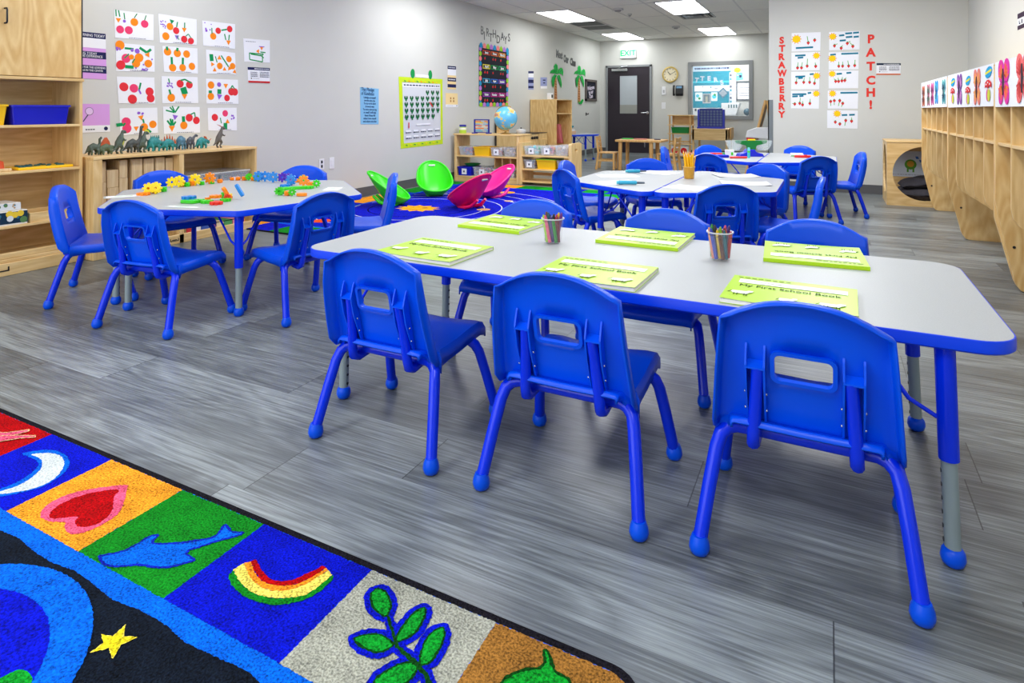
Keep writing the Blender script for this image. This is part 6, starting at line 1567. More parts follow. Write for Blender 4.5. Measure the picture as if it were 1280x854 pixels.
MB().m(REDP).prism(smooth_poly([(-.08, .01), (-.03, .03), (.03, .02), (.08, .03), (.085, -.01), (.03, -.025), (-.02, -.02), (-.07, -.01)], 2), 0, .024).build('body', t, bevel=.004)
MB().m(mat('toy_red_dark', (180, 20, 40), .35)).lathe([(0, .024), (.014, .024), (.014, .03), (0, .03)], (.03, 0, 0), 12).build('button', t)

# ------------------------------------------------------------------ three cubby lockers on the right wall
CXF = .845
Mxz = Matrix(((1, 0, 0, 0), (0, 0, -1, 0), (0, 1, 0, 0), (0, 0, 0, 1)))    # prism in x-z, extruded towards -y
def cubby(label, y0, y1, zb):
    t = thing('cubby_locker', label, 'cubby', (1.13, (y0 + y1) / 2, 0), 0, 'birch cubby lockers'); o = t.location
    prof = [(1.405, 0), (.985, 0), (.962, .008), (.945, .03), (.932, .06), (CXF + .004, zb + .03), (CXF, zb + .06), (CXF, 1.27), (CXF + .01, 1.285), (CXF + .03, 1.29), (1.405, 1.29)]
    for y in (y0 + .02, y1): MB().m(FIGURED).prism(prof, -y, -y + .02, Mxz).build('end_panel', t, off=o, bevel=.0025)
    n = 5; w = (y1 - y0 - .02) / n
    dp = [(1.39, .36), (1.0, .37), (.93, .385), (.89, .41), (.862, .45), (.853, .50), (.853, 1.27), (1.39, 1.27)]
    for k in range(1, n):
        y = y0 + .01 + w * k
        MB().m(BIRCH).prism(dp, -y - .007, -y + .007, Mxz).build('divider', t, off=o, bevel=.002)
    MB().m(BIRCHH).box(.855, 1.39, y0 + .02, y1 - .02, .823, .84).build('shelf', t, off=o, bevel=.002)
    MB().m(BIRCHH).box(CXF + .012, 1.39, y0 + .02, y1 - .02, 1.272, 1.288).build('top', t, off=o)
    MB().m(BIRCH).box(1.388, 1.402, y0 + .02, y1 - .02, .30, 1.27).build('back_panel', t, off=o)
    MB().m(BIRCHH).box(CXF + .001, CXF + .013, y0 + .02, y1 - .02, 1.05, 1.285).build('header_board', t, off=o)
    m = MB().m(BLACKP)
    m.lathe([(0, 0), (.008, 0), (.008, .002), (0, .002)], M=Matrix.Translation((.93, y1 - .0205, .25)) @ Matrix.Rotation(PI / 2, 4, 'X'), seg=8)
    m.build('bolt_cap', t, off=o)
    for z in (.63, .50):
        for k in range(n):
            if z > .6: MB().m(CHROME).tube([(1.386, y0 + .01 + w * (k + .5), z + .06), (1.33, y0 + .01 + w * (k + .5), z + .05), (1.325, y0 + .01 + w * (k + .5), z + .08)], .005, 6).build('coat_hook', t, off=o)
cubby('birch cubby locker farthest along the right wall, next to the reading cube', 6.015, 7.59, .41)
cubby('birch cubby locker in the middle of the right wall row', 4.435, 6.01, .36)
cubby('birch cubby locker nearest the lens at the picture edge', 2.855, 4.43, .45)
for lab, y0, y1 in (('white paper banner with five narrow butterflies on the farthest cubby locker', 6.04, 7.585), ('white paper banner with butterflies and mushrooms on the middle cubby locker', 4.45, 5.99), ('white paper banner with big pink and orange butterflies on the nearest cubby locker', 2.87, 4.41)):
    tag(Sheet([(CXF, y1, 1.292), (CXF, y0, 1.292), (CXF, y0, 1.045), (CXF, y1, 1.04)], (-1, 0, 0), .0016).base(WHITE).mb.build('paper_banner'), lab, 'banner')
def flat(parent, name, pts, m_, d0, d1):
    Mf = F_RIGHT.to_4x4()
    return MB().m(m_).prism(pts, d0, d1, Mf).build(name, parent)
def ell(cx, cy, rx, ry, a=0, n=16):
    c, s = math.cos(R(a)), math.sin(R(a))
    return [(cx + rx * math.cos(2 * PI * k / n) * c - ry * math.sin(2 * PI * k / n) * s, cy + rx * math.cos(2 * PI * k / n) * s + ry * math.sin(2 * PI * k / n) * c) for k in range(n)]
def butterfly(y, z, c1, c2, w, h, label):
    t = thing('paper_butterfly', label, 'decoration', (CXF - .002, y, z), 0, 'paper crafts on the cubby banners')
    a, b = P('bf%d_%d_%d' % c1, c1), P('bf%d_%d_%d' % c2, c2)
    for s in (-1, 1):
        for sy, k in ((1, 1.), (-1, .85)):
            m = MB().m(a).prism(ell(s * w * .22, sy * h * .25, w * .22 * k, h * .27, -s * sy * 22), .001, .004, F_RIGHT.to_4x4())
            m.m(b)
            for q in range(5):
                an = R(90 - s * (12 + 14 * q)) if sy > 0 else R(-90 + s * (12 + 14 * q))
                x1, y1_ = s * w * .1 + math.cos(an) * h * .40 * .9, math.sin(an) * h * .42
                nx, ny = -math.sin(an) * .006, math.cos(an) * .006
                x0, y0_ = s * w * .06 + math.cos(an) * h * .1, sy * .01 + math.sin(an) * h * .1
                m.prism([(x0 - nx, y0_ - ny), (x1 - nx, y1_ - ny), (x1 + nx, y1_ + ny), (x0 + nx, y0_ + ny)], .004, .0046, F_RIGHT.to_4x4())
            m.build('wing', t)
    flat(t, 'body', ell(0, 0, w * .045, h * .3), P('bf_body', (70, 56, 66)), .004, .008)
def mushroom(y, z, h, label):
    t = thing('paper_mushroom', label, 'decoration', (CXF - .002, y, z), 0, 'paper crafts on the cubby banners')
    w = h * 1.0
    m = MB().m(P('mush_blue', (30, 160, 210))).prism(ell(0, h * .33, w * .40, h * .15, 8), .001, .003, F_RIGHT.to_4x4()); m.m(P('mush_yellow', (232, 224, 60))).prism([(-w * .36, h * .27), (w * .38, h * .35), (w * .36, h * .41), (-w * .38, h * .33)], .003, .0036, F_RIGHT.to_4x4()); m.build('striped_oval', t)
    m = MB().m(P('mush_pink', (214, 70, 150))).prism(ell(-w * .1, -h * .3, w * .18, h * .17), .001, .003, F_RIGHT.to_4x4()); m.m(P('mush_lime', (206, 210, 70))).prism([(x, y_) for x, y_ in ell(w * .04, -h * .3, w * .17, h * .17) if True], .003, .0036, F_RIGHT.to_4x4()); m.build('stalk', t)
    m = MB().m(P('mush_red', (216, 40, 44))).prism([(-w * .38, -h * .1), (-w * .34, h * .05), (-w * .1, h * .12), (w * .1, h * .12), (w * .34, h * .05), (w * .38, -h * .1), (w * .12, -h * .04), (0, -h * .13), (-w * .12, -h * .04)], .004, .006, F_RIGHT.to_4x4())
    m.m(WHITE)
    for x, y_ in ((-.2, .0), (.0, .05), (.22, .0)): m.prism(ell(w * x, h * y_, w * .05, h * .025, 0, 8), .006, .0066, F_RIGHT.to_4x4())
    m.build('cap', t)
for y, z, c1, c2, lab in ((7.40, 1.155, (210, 120, 90), (150, 90, 80), 'orange brown paper butterfly at the far end of the cubby banners'), (7.05, 1.16, (190, 110, 130), (110, 140, 120), 'rose and green paper butterfly, second on the farthest banner'), (6.80, 1.165, (214, 110, 160), (160, 70, 130), 'pink paper butterfly in the middle of the farthest banner'), (6.56, 1.175, (40, 130, 210), (90, 190, 230), 'bright blue paper butterfly on the farthest banner'), (6.17, 1.17, (110, 180, 180), (60, 120, 140), 'pale teal paper butterfly at the near end of the farthest banner')):
    butterfly(y, z, c1, c2, .19, .20, lab)
mushroom(5.75, 1.165, .2, 'paper mushroom at the far end of the middle banner')
butterfly(5.48, 1.17, (130, 80, 160), (200, 130, 190), .21, .215, 'violet paper butterfly on the middle banner')
mushroom(5.17, 1.155, .2, 'paper mushroom in the middle of the middle banner')
butterfly(4.88, 1.168, (226, 130, 120), (240, 160, 90), .21, .225, 'salmon paper butterfly on the middle banner')
mushroom(4.56, 1.175, .215, 'paper mushroom at the near end of the middle banner')
butterfly(4.20, 1.175, (222, 50, 160), (240, 110, 60), .26, .24, 'magenta paper butterfly on the nearest banner')
butterfly(3.83, 1.18, (232, 110, 110), (200, 60, 60), .26, .24, 'coral striped paper butterfly cut by the picture edge')
# ------------------------------------------------------------------ reading cube with a cushion
t = thing('reading_cube', 'birch reading cube with round openings behind the cubby lockers', 'reading cube', (.90, 8.07, 0)); o = t.location
x0, x1, y0, y1, h = .555, 1.235, 7.78, 8.36, .688
c = [(.895 + .288 * math.cos(2 * PI * k / 40), .345 + .285 * math.sin(2 * PI * k / 40)) for k in range(40)]
MB().m(BIRCHX).prism([(x0, 0), (x1, 0), (x1, h - .018), (x0, h - .018)], -y0 - .018, -y0, Mxz, [c]).build('front_panel', t, off=o)
Myz = Matrix(((0, 0, 1, 0), (1, 0, 0, 0), (0, 1, 0, 0), (0, 0, 0, 1)))
c = [(8.07 + .215 * math.cos(2 * PI * k / 40), .375 + .265 * math.sin(2 * PI * k / 40)) for k in range(40)]
MB().m(BIRCHH).prism([(y0 + .018, 0), (y1, 0), (y1, h - .018), (y0 + .018, h - .018)], x0, x0 + .018, Myz, [c]).build('side_panel', t, off=o)
MB().m(BIRCHH).prism([(y0 + .018, 0), (y1, 0), (y1, h - .018), (y0 + .018, h - .018)], x1 - .018, x1, Myz, [c]).build('side_panel', t, off=o)
MB().m(BIRCHX).box(x0 + .018, x1 - .018, y1 - .018, y1, 0, h - .018).build('back_panel', t, off=o)
MB().m(BIRCHX).box(x0 - .006, x1 + .006, y0 - .006, y1 + .004, h - .018, h).build('top', t, off=o, bevel=.004)
MB().m(BIRCHX).box(x0 + .018, x1 - .018, y0 + .018, y1 - .018, .01, .03).build('floor_panel', t, off=o)
sh = Sheet([(.60, y1 - .0185, .55), (1.05, y1 - .0185, .55), (1.05, y1 - .0185, .26), (.60, y1 - .0185, .26)], (0, -1, 0), .002).base(P('poster_grey', (206, 214, 222)))
sh.disc(.50, .52, .2, P('turtle_green', (90, 150, 50))).disc(.50, .5, .12, P('turtle_orange', (206, 150, 50))).rect(.42, .68, .46, .82, P('turtle_green', (90, 150, 50))).rect(.54, .68, .58, .82, P('turtle_green', (90, 150, 50)))
for k in range(3): sh.poly([(.60 + .08 * k, .2 + .13 * k), (.66 + .08 * k, .2 + .13 * k), (.68 + .08 * k, .3 + .13 * k), (.62 + .08 * k, .3 + .13 * k)], P('mark_blue', (60, 110, 190)))
sh.scribble(.1, .92, .95, .04, GREYP)
sh.build('turtle_poster', 'pale poster with a green turtle inside the reading cube', 'poster')
t = thing('floor_cushion', 'dark charcoal cushion lying inside the reading cube', 'cushion', (.92, 8.07, .0305))
CU = mat('charcoal_fabric', (62, 60, 66), .9, spec=.2, var=.12, vscale=30, bump=.2)
for nm, cz, sx, sy, sz, dx, tilt in (('lower_pad', .08, .275, .24, .075, 0, 0), ('upper_pad', .19, .22, .20, .075, -.01, 8)):
    rows = []
    n = 20
    for i in range(n + 1):
        row = []
        for j in range(n + 1):
            u, v = -1 + 2 * i / n, -1 + 2 * j / n
            f = (1 - abs(u) ** 3.2) * (1 - abs(v) ** 3.2)
            row.append(Vector((dx + u * sx * (1 - .05 * (1 - abs(v))), v * sy * (1 - .05 * (1 - abs(u))), cz + sz * f ** .55 + .006 * math.sin(9 * u + 5 * v) + math.tan(R(tilt)) * (u * sx + .0))))
        rows.append(row)
    low = [[Vector((p.x, p.y, 2 * cz - p.z if tilt == 0 else p.z - 2 * (p.z - cz - math.tan(R(tilt)) * (p.x - dx)) * .8)) for p in row] for row in rows]
    m = MB().m(CU); m.grid(rows); m.grid(low)
    m.build(nm, t, smooth=70, weld=True)

# ------------------------------------------------------------------ rugs
def carpet(name, rgb, k=1.):
    key = 'carpet_' + name
    if key in MATS: return MATS[key]
    m = bpy.data.materials.new(key); m.use_nodes = True; nt = m.node_tree; L = nt.links.new; b = nt.nodes['Principled BSDF']
    b.inputs['Roughness'].default_value = .95; b.inputs['Specular IOR Level'].default_value = .1
    tc = nt.nodes.new('ShaderNodeTexCoord')
    v = nt.nodes.new('ShaderNodeTexNoise'); v.inputs['Scale'].default_value = 210; v.inputs['Detail'].default_value = 2
    L(tc.outputs['Object'], v.inputs['Vector'])
    n = nt.nodes.new('ShaderNodeTexNoise'); n.inputs['Scale'].default_value = 18; n.inputs['Detail'].default_value = 3; L(tc.outputs['Object'], n.inputs['Vector'])
    a = nt.nodes.new('ShaderNodeMath'); a.operation = 'MULTIPLY_ADD'; a.inputs[1].default_value = .35; L(n.outputs['Fac'], a.inputs[0]); L(v.outputs['Fac'], a.inputs[2])
    mr = nt.nodes.new('ShaderNodeMapRange'); mr.inputs['From Min'].default_value = .42; mr.inputs['From Max'].default_value = .92; mr.inputs['To Min'].default_value = 1 - .75 * k; mr.inputs['To Max'].default_value = 1 + .75 * k
    L(a.outputs[0], mr.inputs['Value'])
    h = nt.nodes.new('ShaderNodeHueSaturation'); h.inputs['Color'].default_value = (*lin(rgb), 1); L(mr.outputs['Result'], h.inputs['Value'])
    L(h.outputs['Color'], b.inputs['Base Color'])
    bp = nt.nodes.new('ShaderNodeBump'); bp.inputs['Strength'].default_value = .9; bp.inputs['Distance'].default_value = .006
    L(v.outputs['Fac'], bp.inputs['Height']); L(bp.outputs['Normal'], b.inputs['Normal'])
    MATS[key] = m
    return m
cB = carpet('royal', (4, 18, 186)); cL = carpet('light_blue', (0, 98, 224)); cN = carpet('navy', (14, 22, 34), 1.4); cO = carpet('orange', (242, 154, 38)); cG = carpet('green', (14, 128, 28)); cR = carpet('red', (172, 2, 8))
cGr = carpet('stone', (164, 165, 150), .8); cBr = carpet('brown', (152, 104, 44)); cP = carpet('pink', (240, 88, 124)); cW = carpet('white', (206, 214, 214), .5); cY = carpet('yellow', (226, 206, 30)); cYl = carpet('pale_yellow', (244, 222, 96)); cT = carpet('tan', (220, 170, 120)); cK = carpet('edge', (24, 22, 28)); cDB = carpet('dark_blue', (10, 30, 170)); cLG = carpet('leaf', (12, 150, 40)); cDG = carpet('leaf_dark', (6, 66, 14)); cSO = carpet('sun', (250, 170, 30)); cLO = carpet('vermilion', (236, 84, 30))
RG = random.Random(2)
class Rug:
    def __init__(s, outline, h=.0085, fuzz=0):
        s.fuzz = fuzz; s.h = h; s.n = 0; s.mb = MB().m(cK).prism(outline, 0, h)
    def p(s, pts, m, lvl=None):
        s.n += 1
        z = s.h + .0003 + .00006 * s.n
        s.mb.m(m)
        # tufted edges are ragged: cut every side short and let the ends wander a little
        if s.fuzz:
            q = []
            for i in range(len(pts)):
                a, b_ = Vector(pts[i][:2]), Vector(pts[(i + 1) % len(pts)][:2]); k = max(1, int((b_ - a).length / .0045))
                for j in range(k):
                    p_ = a.lerp(b_, j / k); q.append((p_.x + RG.uniform(-1, 1) * s.fuzz, p_.y + RG.uniform(-1, 1) * s.fuzz))
            pts = q
        # concave outlines: triangulate explicitly
        tmp = bmesh.new(); vs = [tmp.verts.new((q[0], q[1], 0)) for q in pts]
        es = [tmp.edges.new((vs[i], vs[(i + 1) % len(vs)])) for i in range(len(vs))]
        bmesh.ops.triangle_fill(tmp, use_beauty=True, use_dissolve=False, edges=es)
        mp = {v: s.mb.v(Vector((v.co.x, v.co.y, z))) for v in tmp.verts}
        for f in tmp.faces:
            g_ = s.mb.face([mp[v] for v in f.verts])
        tmp.free()
        return s
    def rect(s, x0, x1, y0, y1, m): return s.p([(x0, y0), (x1, y0), (x1, y1), (x0, y1)], m)
    def build(s, name, label):
        for f in s.mb.bm.faces: pass
        o = s.mb.build(name); return tag(o, label, 'rug')
rx1, ry1 = -.285, 1.108
r = Rug(rrect(-4.0, rx1, -1.9, ry1, .07, 6), fuzz=.0014)
e_ = .017
r.p(rrect(-4.0 + e_, rx1 - e_, -1.9 + e_, ry1 - e_, .058, 6), cL)
yi, yo = .83, ry1 - e_
tiles = [(-.59, rx1 - e_, cBr), (-.902, -.59, cGr), (-1.237, -.902, cB), (-1.544, -1.237, cG), (-1.861, -1.544, cO), (-2.172, -1.861, cB), (-2.49, -2.172, cR), (-2.80, -2.49, cG), (-3.11, -2.8, cO), (-3.42, -3.11, cB), (-3.73, -3.42, cGr)]
for x0, x1, m_ in tiles:
    if m_ is cBr: r.p([(x0, yi), (x1, yi)] + [(x1 - .055 + .055 * math.cos(R(a)), yo - .055 + .055 * math.sin(R(a))) for a in range(0, 91, 15)] + [(x0, yo)], m_)
    else: r.rect(x0, x1, yi, yo, m_)
for k in range(8): r.rect(-.59, rx1 - e_, yi - .315 * (k + 1), yi - .315 * k, (cO, cB, cR, cG, cGr, cB, cO, cG)[k])
# dark field with a gently waving edge
fld = [(-3.72, -1.6), (-.635, -1.6), (-.635, .785)] + [(-.635 - .0771 * k, .786 + .006 * math.sin(k * 1.9)) for k in range(1, 40)] + [(-3.72, .785)]
r.p(fld, cN)
#MOON
r.p(smooth_poly([(-1.964, 0.841), (-1.984, 0.871), (-1.974, 0.896), (-1.986, 0.944), (-2.010, 0.975), (-2.037, 0.988), (-2.077, 0.991), (-2.132, 0.986), (-2.119, 1.003), (-2.096, 1.029), (-2.059, 1.045), (-2.008, 1.045), (-1.959, 1.032), (-1.924, 1.009), (-1.902, 0.978), (-1.889, 0.935), (-1.903, 0.900), (-1.928, 0.868), (-1.946, 0.848)], 1), cL)
r.p(smooth_poly([(-1.966, 0.849), (-1.971, 0.866), (-1.954, 0.894), (-1.961, 0.935), (-1.992, 0.975), (-2.030, 0.996), (-2.067, 1.001), (-2.104, 0.996), (-2.080, 1.017), (-2.051, 1.032), (-2.009, 1.035), (-1.964, 1.021), (-1.921, 0.989), (-1.897, 0.951), (-1.900, 0.918), (-1.922, 0.887), (-1.955, 0.859)], 1), cW)
#HEART
r.p(smooth_poly([(-1.696, 1.039), (-1.679, 1.026), (-1.609, 0.972), (-1.589, 0.940), (-1.589, 0.894), (-1.602, 0.865), (-1.626, 0.853), (-1.664, 0.862), (-1.679, 0.877), (-1.701, 0.863), (-1.725, 0.854), (-1.759, 0.857), (-1.782, 0.870), (-1.798, 0.897), (-1.797, 0.931), (-1.778, 0.968), (-1.747, 0.999)], 1), cP)
r.p(smooth_poly([(-1.692, 1.019), (-1.677, 0.988), (-1.636, 0.965), (-1.615, 0.947), (-1.599, 0.915), (-1.608, 0.890), (-1.631, 0.877), (-1.657, 0.882), (-1.676, 0.903), (-1.689, 0.889), (-1.720, 0.866), (-1.740, 0.867), (-1.759, 0.882), (-1.768, 0.912), (-1.760, 0.950), (-1.736, 0.985)], 1), cR)
#DOLPHIN
dol = smooth_poly([(-1.490, 0.842), (-1.472, 0.856), (-1.451, 0.879), (-1.447, 0.905), (-1.448, 0.937), (-1.430, 0.954), (-1.419, 0.930), (-1.410, 0.926), (-1.365, 0.952), (-1.328, 0.983), (-1.305, 1.006), (-1.315, 1.027), (-1.327, 1.050), (-1.302, 1.045), (-1.283, 1.036), (-1.251, 1.053), (-1.253, 1.032), (-1.283, 0.999), (-1.298, 0.971), (-1.321, 0.940), (-1.285, 0.937), (-1.272, 0.933), (-1.284, 0.917), (-1.304, 0.891), (-1.332, 0.875), (-1.372, 0.866), (-1.403, 0.844), (-1.433, 0.829), (-1.464, 0.832)], 1)
r.p(dol, cDB); r.p(inset(dol, .006), cL)
#RAINBOW
arc = [[(-1.169, 0.934), (-1.146, 0.921), (-1.120, 0.914), (-1.090, 0.909), (-1.067, 0.911), (-1.038, 0.915), (-1.014, 0.923), (-0.992, 0.938), (-0.973, 0.955), (-0.964, 0.975), (-0.958, 0.996), (-0.957, 1.028)], [(-1.174, 0.952), (-1.144, 0.938), (-1.119, 0.930), (-1.089, 0.925), (-1.066, 0.926), (-1.038, 0.932), (-1.015, 0.942), (-0.996, 0.955), (-0.979, 0.970), (-0.972, 0.992), (-0.971, 1.015), (-0.967, 1.039)], [(-1.170, 0.976), (-1.136, 0.959), (-1.105, 0.947), (-1.076, 0.944), (-1.049, 0.947), (-1.028, 0.958), (-1.011, 0.974), (-0.999, 0.995), (-0.993, 1.018), (-0.986, 1.046)], [(-1.161, 0.986), (-1.127, 0.969), (-1.096, 0.957), (-1.071, 0.957), (-1.048, 0.964), (-1.029, 0.974), (-1.015, 0.988), (-1.005, 1.011), (-0.999, 1.029), (-0.995, 1.049)], [(-1.156, 0.997), (-1.124, 0.981), (-1.091, 0.971), (-1.071, 0.970), (-1.052, 0.976), (-1.035, 0.988), (-1.027, 1.003), (-1.016, 1.027), (-1.006, 1.049)]]
for k, m_ in enumerate((cG, cYl, carpet('deep_orange', (244, 140, 30)), cR)): r.p(arc[k] + arc[k + 1][::-1], m_)
#LEAVES
lv = [[(-0.858, 1.052), (-0.846, 1.058), (-0.832, 1.055), (-0.811, 1.043), (-0.798, 1.030), (-0.792, 1.016), (-0.789, 1.003), (-0.794, 0.997), (-0.812, 1.000), (-0.834, 1.008), (-0.850, 1.020), (-0.862, 1.036)], [(-0.740, 1.057), (-0.731, 1.056), (-0.723, 1.045), (-0.718, 1.025), (-0.714, 1.005), (-0.716, 0.988), (-0.726, 0.972), (-0.734, 0.960), (-0.743, 0.966), (-0.749, 0.982), (-0.750, 1.001), (-0.751, 1.021), (-0.748, 1.043)], [(-0.819, 0.930), (-0.810, 0.943), (-0.800, 0.952), (-0.786, 0.962), (-0.766, 0.965), (-0.751, 0.963), (-0.735, 0.958), (-0.737, 0.946), (-0.743, 0.935), (-0.751, 0.927), (-0.765, 0.923), (-0.782, 0.922), (-0.797, 0.923)], [(-0.677, 1.035), (-0.669, 1.030), (-0.659, 1.016), (-0.654, 0.999), (-0.652, 0.980), (-0.650, 0.962), (-0.654, 0.951), (-0.661, 0.944), (-0.668, 0.941), (-0.676, 0.949), (-0.682, 0.960), (-0.687, 0.975), (-0.691, 0.992), (-0.691, 1.015)], [(-0.724, 0.874), (-0.724, 0.890), (-0.718, 0.904), (-0.710, 0.920), (-0.700, 0.933), (-0.689, 0.941), (-0.676, 0.942), (-0.666, 0.938), (-0.663, 0.924), (-0.664, 0.907), (-0.671, 0.891), (-0.685, 0.871), (-0.705, 0.867)]]
st = [[(-0.792, 1.002), (-0.786, 1.005), (-0.751, 0.977), (-0.731, 0.960), (-0.676, 0.947), (-0.646, 0.936), (-0.619, 0.917), (-0.627, 0.910), (-0.653, 0.929), (-0.681, 0.939), (-0.732, 0.952), (-0.756, 0.974)]]
for q in lv: r.p(smooth_poly(inset(q, -.0115), 2), cB)
for q in st: r.p(inset(q, -.0085), cB)
for q in st: r.p(q, cDG)
for q in lv: r.p(smooth_poly(q, 2), cDG)
for q in lv: r.p(smooth_poly(inset(q, .0045), 2), cLG)
#STAR, planet
stp = [(-1.237, 0.752), (-1.214, 0.733), (-1.188, 0.745), (-1.200, 0.722), (-1.183, 0.696), (-1.212, 0.707), (-1.233, 0.685), (-1.232, 0.709), (-1.256, 0.718), (-1.231, 0.724)]
r.p(inset(stp, -.0016), cYl); r.p(stp, cY)
pc = Vector((-1.475, .43)); pr = .345
r.p([(pc.x + pr * math.cos(2 * PI * k / 60), pc.y + pr * math.sin(2 * PI * k / 60)) for k in range(60)], cL)
r.p([(pc.x + (pr - .07) * math.cos(2 * PI * k / 60), pc.y + (pr - .07) * math.sin(2 * PI * k / 60)) for k in range(60)], cB)
r.p(smooth_poly([(-1.334, 0.568), (-1.321, 0.580), (-1.316, 0.596), (-1.309, 0.607), (-1.297, 0.609), (-1.272, 0.609), (-1.256, 0.599), (-1.255, 0.575), (-1.298, 0.553)], 2), cLG)
#HAND on the red tile
for q in ([(-2.319, 0.969), (-2.324, 1.021), (-2.304, 1.029), (-2.264, 1.071), (-2.254, 1.067), (-2.262, 1.040), (-2.273, 1.023), (-2.290, 1.006)], [(-2.319, 0.969), (-2.299, 1.010), (-2.260, 1.034), (-2.205, 1.060), (-2.193, 1.056), (-2.227, 1.032), (-2.249, 1.009), (-2.260, 0.993), (-2.273, 0.954)]): r.p(inset(q, -.003), cT); r.p(inset(q, .0015), cP)
#green creature on the brown tile
q = smooth_poly([(-0.483, 1.075), (-0.469, 1.079), (-0.455, 1.060), (-0.439, 1.042), (-0.418, 1.044), (-0.402, 1.033), (-0.396, 1.004), (-0.436, 0.971), (-0.509, 0.952), (-0.520, 0.966), (-0.519, 0.993), (-0.496, 1.022), (-0.463, 1.042)], 1)
r.p(q, cDG); r.p(inset(q, .006), cLG)
r.build('picture_rug', 'large picture rug in the near corner, tiles with moon, heart, dolphin and rainbow')

# space rug
X0, X1, Y0, Y1 = -4.78, -2.10, 3.72, 7.46
r = Rug(rrect(X0, X1, Y0, Y1, .05, 5)); e_ = .014
cs = [cO, cG, cB, cLO, cO, cG, cLO, cB]
bw = .30
r.rect(X0 + e_, X1 - e_, Y0 + e_, Y1 - e_, cL)
n = 9; w = (X1 - X0 - 2 * e_) / n
for k in range(n):
    r.rect(X0 + e_ + w * k, X0 + e_ + w * (k + 1), Y0 + e_, Y0 + bw, (cO, cB, cG, cG, cO, cB, cLO, cG, cO)[k]); r.rect(X0 + e_ + w * k, X0 + e_ + w * (k + 1), Y1 - bw, Y1 - e_, (cG, cB, cO, cO, cG, cLG, cB, cLG, cB)[k])
n = 10; w = (Y1 - Y0 - 2 * bw) / n
for k in range(n):
    r.rect(X0 + e_, X0 + bw, Y0 + bw + w * k, Y0 + bw + w * (k + 1), (cB, cG, cLO, cB, cO, cO, cB, cG, cG, cB)[k]); r.rect(X1 - bw, X1 - e_, Y0 + bw + w * k, Y0 + bw + w * (k + 1), (cB, cO, cG, cB, cO, cG, cB, cLO, cO, cLG)[k])
r.rect(X0 + bw + .04, X1 - bw - .04, Y0 + bw + .04, Y1 - bw - .04, cB)
sx, sy = -3.75, 5.26
xi0, xi1 = X0 + bw + .05, X1 - bw - .05
for rad in (.5, .68, .86, 1.05, 1.25, 1.5):
    seg = 90
    for k in range(seg):
        a0, a1 = 2 * PI * k / seg, 2 * PI * (k + 1) / seg
        pts = [(sx + (rad + d) * math.cos(a), sy + (rad + d) * math.sin(a)) for a, d in ((a0, -.006), (a1, -.006), (a1, .006), (a0, .006))]
        if all(xi0 < p_[0] < xi1 and Y0 + bw < p_[1] < Y1 - bw for p_ in pts):
            r.n -= 1; r.p(pts, cW)
    r.n += 1
sun = [(sx + (.25 if k % 2 else .17) * math.cos(PI * k / 11), sy + (.20 if k % 2 else .14) * math.sin(PI * k / 11)) for k in range(22)]
r.p(sun, cSO); r.p([(sx + .035 * math.cos(k) + .05, sy + .03 * math.sin(k) + .05) for k in [j * PI / 5 for j in range(10)]], cBr); r.p([(sx - .1, sy - .08), (sx + .1, sy - .09), (sx + .12, sy - .06), (sx, sy - .11)], cBr)
for a, rad, sz, m_ in ((160, .5, .05, cY), (205, .68, .06, cT), (20, .68, .07, cT), (300, .86, .08, cO), (95, .86, .06, cLG), (250, 1.05, .09, cLO), (55, 1.05, .05, cT), (130, 1.25, .06, cY), (330, 1.25, .09, cT), (80, 1.5, .1, cO)):
    x, y = sx + rad * math.cos(R(a)), sy + rad * math.sin(R(a))
    if xi0 + .1 < x < xi1 - .1: r.p([(x + sz * math.cos(PI * k / 8), y + sz * math.sin(PI * k / 8)) for k in range(16)], m_)
for x, y, a in ((-3.1, 6.1, .3), (-4.2, 4.5, 1.), (-2.7, 5.1, .6), (-4.1, 6.3, 0), (-2.9, 4.6, .2), (-3.5, 6.7, .9)):
    for b_ in (0, PI / 2):
        c_, s_ = math.cos(a + b_), math.sin(a + b_)
        r.p([(x - .07 * c_, y - .07 * s_), (x - .012 * s_, y + .012 * c_), (x + .07 * c_, y + .07 * s_), (x + .012 * s_, y - .012 * c_)], cW)
r.build('space_rug', 'blue space rug with an orange sun and white orbits by the left wall')

# ------------------------------------------------------------------ ceiling fixtures and lights
EM = bpy.data.materials.new('light_diffuser'); EM.use_nodes = True
_b = EM.node_tree.nodes['Principled BSDF']; _b.inputs['Base Color'].default_value = (.9, .9, .9, 1); _b.inputs['Emission Color'].default_value = (.97, .985, 1, 1); _b.inputs['Emission Strength'].default_value = LAMP_E
for lab, x, y in (('ceiling light panel above the birthday board, next to the dark return grille', -4.05, 10.08), ('ceiling light panel at the back corner, above the exit sign side', -4.05, 13.43), ('ceiling light panel next to the louvred supply vent', -2.05, 10.02), ('ceiling light panel closest to the back window', -2.05, 13.43)):
    t = thing('ceiling_light', lab, 'ceiling light', (x, y, CZ - .012), 0, 'ceiling light panels')
    a, b = .30, .675
    f = MB().m(GRIDM)
    for x0, x1, y0, y1 in ((-a, -a + .015, -b, b), (a - .015, a, -b, b), (-a, a, -b, -b + .015), (-a, a, b - .015, b)): f.box(x0, x1, y0, y1, 0, .011)
    f.build('frame', t)
    MB().m(EM).box(-a + .015, a - .015, -b + .015, b - .015, .003, .010).build('diffuser', t)
GV = mat('vent_dark', (96, 98, 100), .5)
t = thing('return_vent', 'dark double return grille between two ceiling light panels', 'vent', (-4.05, 11.42, CZ - .012))
f = MB().m(GRIDM)
for x0, x1, y0, y1 in ((-.30, -.28, -.60, .60), (.28, .30, -.60, .60), (-.3, .3, -.6, -.58), (-.3, .3, .58, .6), (-.28, .28, -.015, .015)): f.box(x0, x1, y0, y1, 0, .011)
f.build('frame', t)
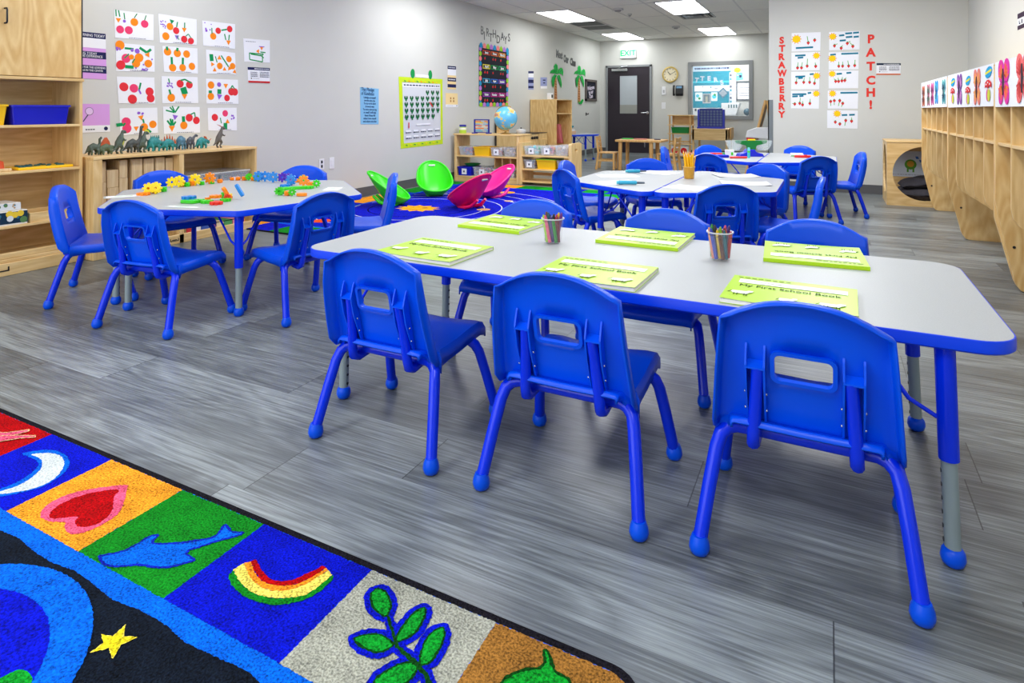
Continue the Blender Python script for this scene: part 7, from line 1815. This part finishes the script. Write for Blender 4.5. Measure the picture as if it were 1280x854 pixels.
for k in range(30):
    if k in (14, 15): continue
    MB().m(GV).box(-.28, .28, -.57 + .039 * k - .012, -.57 + .039 * k + .012, .004, .007, Matrix.Identity(4)).build('slat', t)
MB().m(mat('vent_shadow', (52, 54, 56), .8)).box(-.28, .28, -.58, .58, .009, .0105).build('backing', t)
t = thing('supply_vent', 'square louvred supply vent beside a ceiling light panel', 'vent', (-2.03, 11.02, CZ - .012))
MB().m(mat('vent_metal', (150, 154, 158), .4, metal=.5)).box(-.28, -.25, -.28, .28, 0, .011).box(.25, .28, -.28, .28, 0, .011).box(-.28, .28, -.28, -.25, 0, .011).box(-.28, .28, .25, .28, 0, .011).build('frame', t)
for k, s in enumerate((.21, .15, .09)):
    m = MB().m(mat('vent_metal', (150, 154, 158), .4, metal=.5))
    m.lathe([(s * 1.414, -.004), (s * 1.414 - .05, .010)], seg=4, M=Matrix.Rotation(PI / 4, 4, 'Z')); m.build('louvre', t, solid=.002)
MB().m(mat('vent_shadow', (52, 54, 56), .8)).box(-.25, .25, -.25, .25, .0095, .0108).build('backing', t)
for lab, x, y, r_ in (('small round ceiling sprinkler plate between the first light panels', -3.02, 9.7, .09), ('small dark ceiling sprinkler head', -3.0, 10.3, .035), ('round grey smoke detector on the ceiling near the back wall', -2.66, 12.3, .075)):
    t = thing('smoke_detector' if 'smoke' in lab else 'ceiling_sprinkler', lab, 'detector' if 'smoke' in lab else 'sprinkler', (x, y, CZ - .045))
    MB().m(mat('fixture_grey', (150, 150, 154), .5)).lathe([(0, .0), (r_ * .5, 0), (r_ * .6, .02), (0, .02)], seg=16).build('head', t, smooth=40)
    MB().m(mat('fixture_light', (200, 200, 204), .5)).lathe([(0, .02), (r_, .02), (r_, .042), (0, .042)], seg=20).build('base_plate', t, smooth=40)
def lamp(name, x, y, power, sx=.58, sy=1.32, z=CZ - .02, col=(.97, .985, 1)):
    l = bpy.data.lights.new(name, 'AREA'); l.shape = 'RECTANGLE'; l.size = sx; l.size_y = sy; l.energy = power; l.color = col
    o = bpy.data.objects.new(name, l); COL.objects.link(o); o.location = (x, y, z)
    return o
# the room's other ceiling panels, over and behind the lens: same size, same grid
for x in (-4.05, -2.05, -.05):
    for y in (6.6, 3.15, -.3):
        lamp('ceiling_panel_light', x, y, LAMP_W * (1.6 if y > 6 else 1) * (.6 if x < -4 else 1.12))
lamp('next_room_light', -2.2, BY + 1.2, NEXT_W)
# daylight from the open side of the room behind the lens
w = bpy.data.worlds.new('daylight'); SC.world = w; w.use_nodes = True
bg = w.node_tree.nodes['Background']; bg.inputs['Color'].default_value = (.92, .96, 1, 1); bg.inputs['Strength'].default_value = DAY

cam = bpy.data.cameras.new('camera'); cam.sensor_width = 36; cam.lens = 780 / 1280 * 36; cam.shift_y = -(427 - 136) / 1280; cam.clip_start = .05; cam.clip_end = 60
co = bpy.data.objects.new('camera', cam); COL.objects.link(co); co.location = (0, 0, 1.03); co.rotation_euler = (PI / 2, 0, R(26.9166))
SC.camera = co
SC.view_settings.view_transform = 'Standard'; SC.view_settings.look = 'None'; SC.view_settings.gamma = 1; SC.view_settings.use_curve_mapping = False; SC.view_settings.exposure = EXPO
SC.cycles.use_denoising = True; SC.cycles.max_bounces = 8; SC.cycles.diffuse_bounces = 4; SC.cycles.transparent_max_bounces = 12; SC.cycles.sample_clamp_indirect = 6; SC.cycles.caustics_reflective = False; SC.cycles.caustics_refractive = False
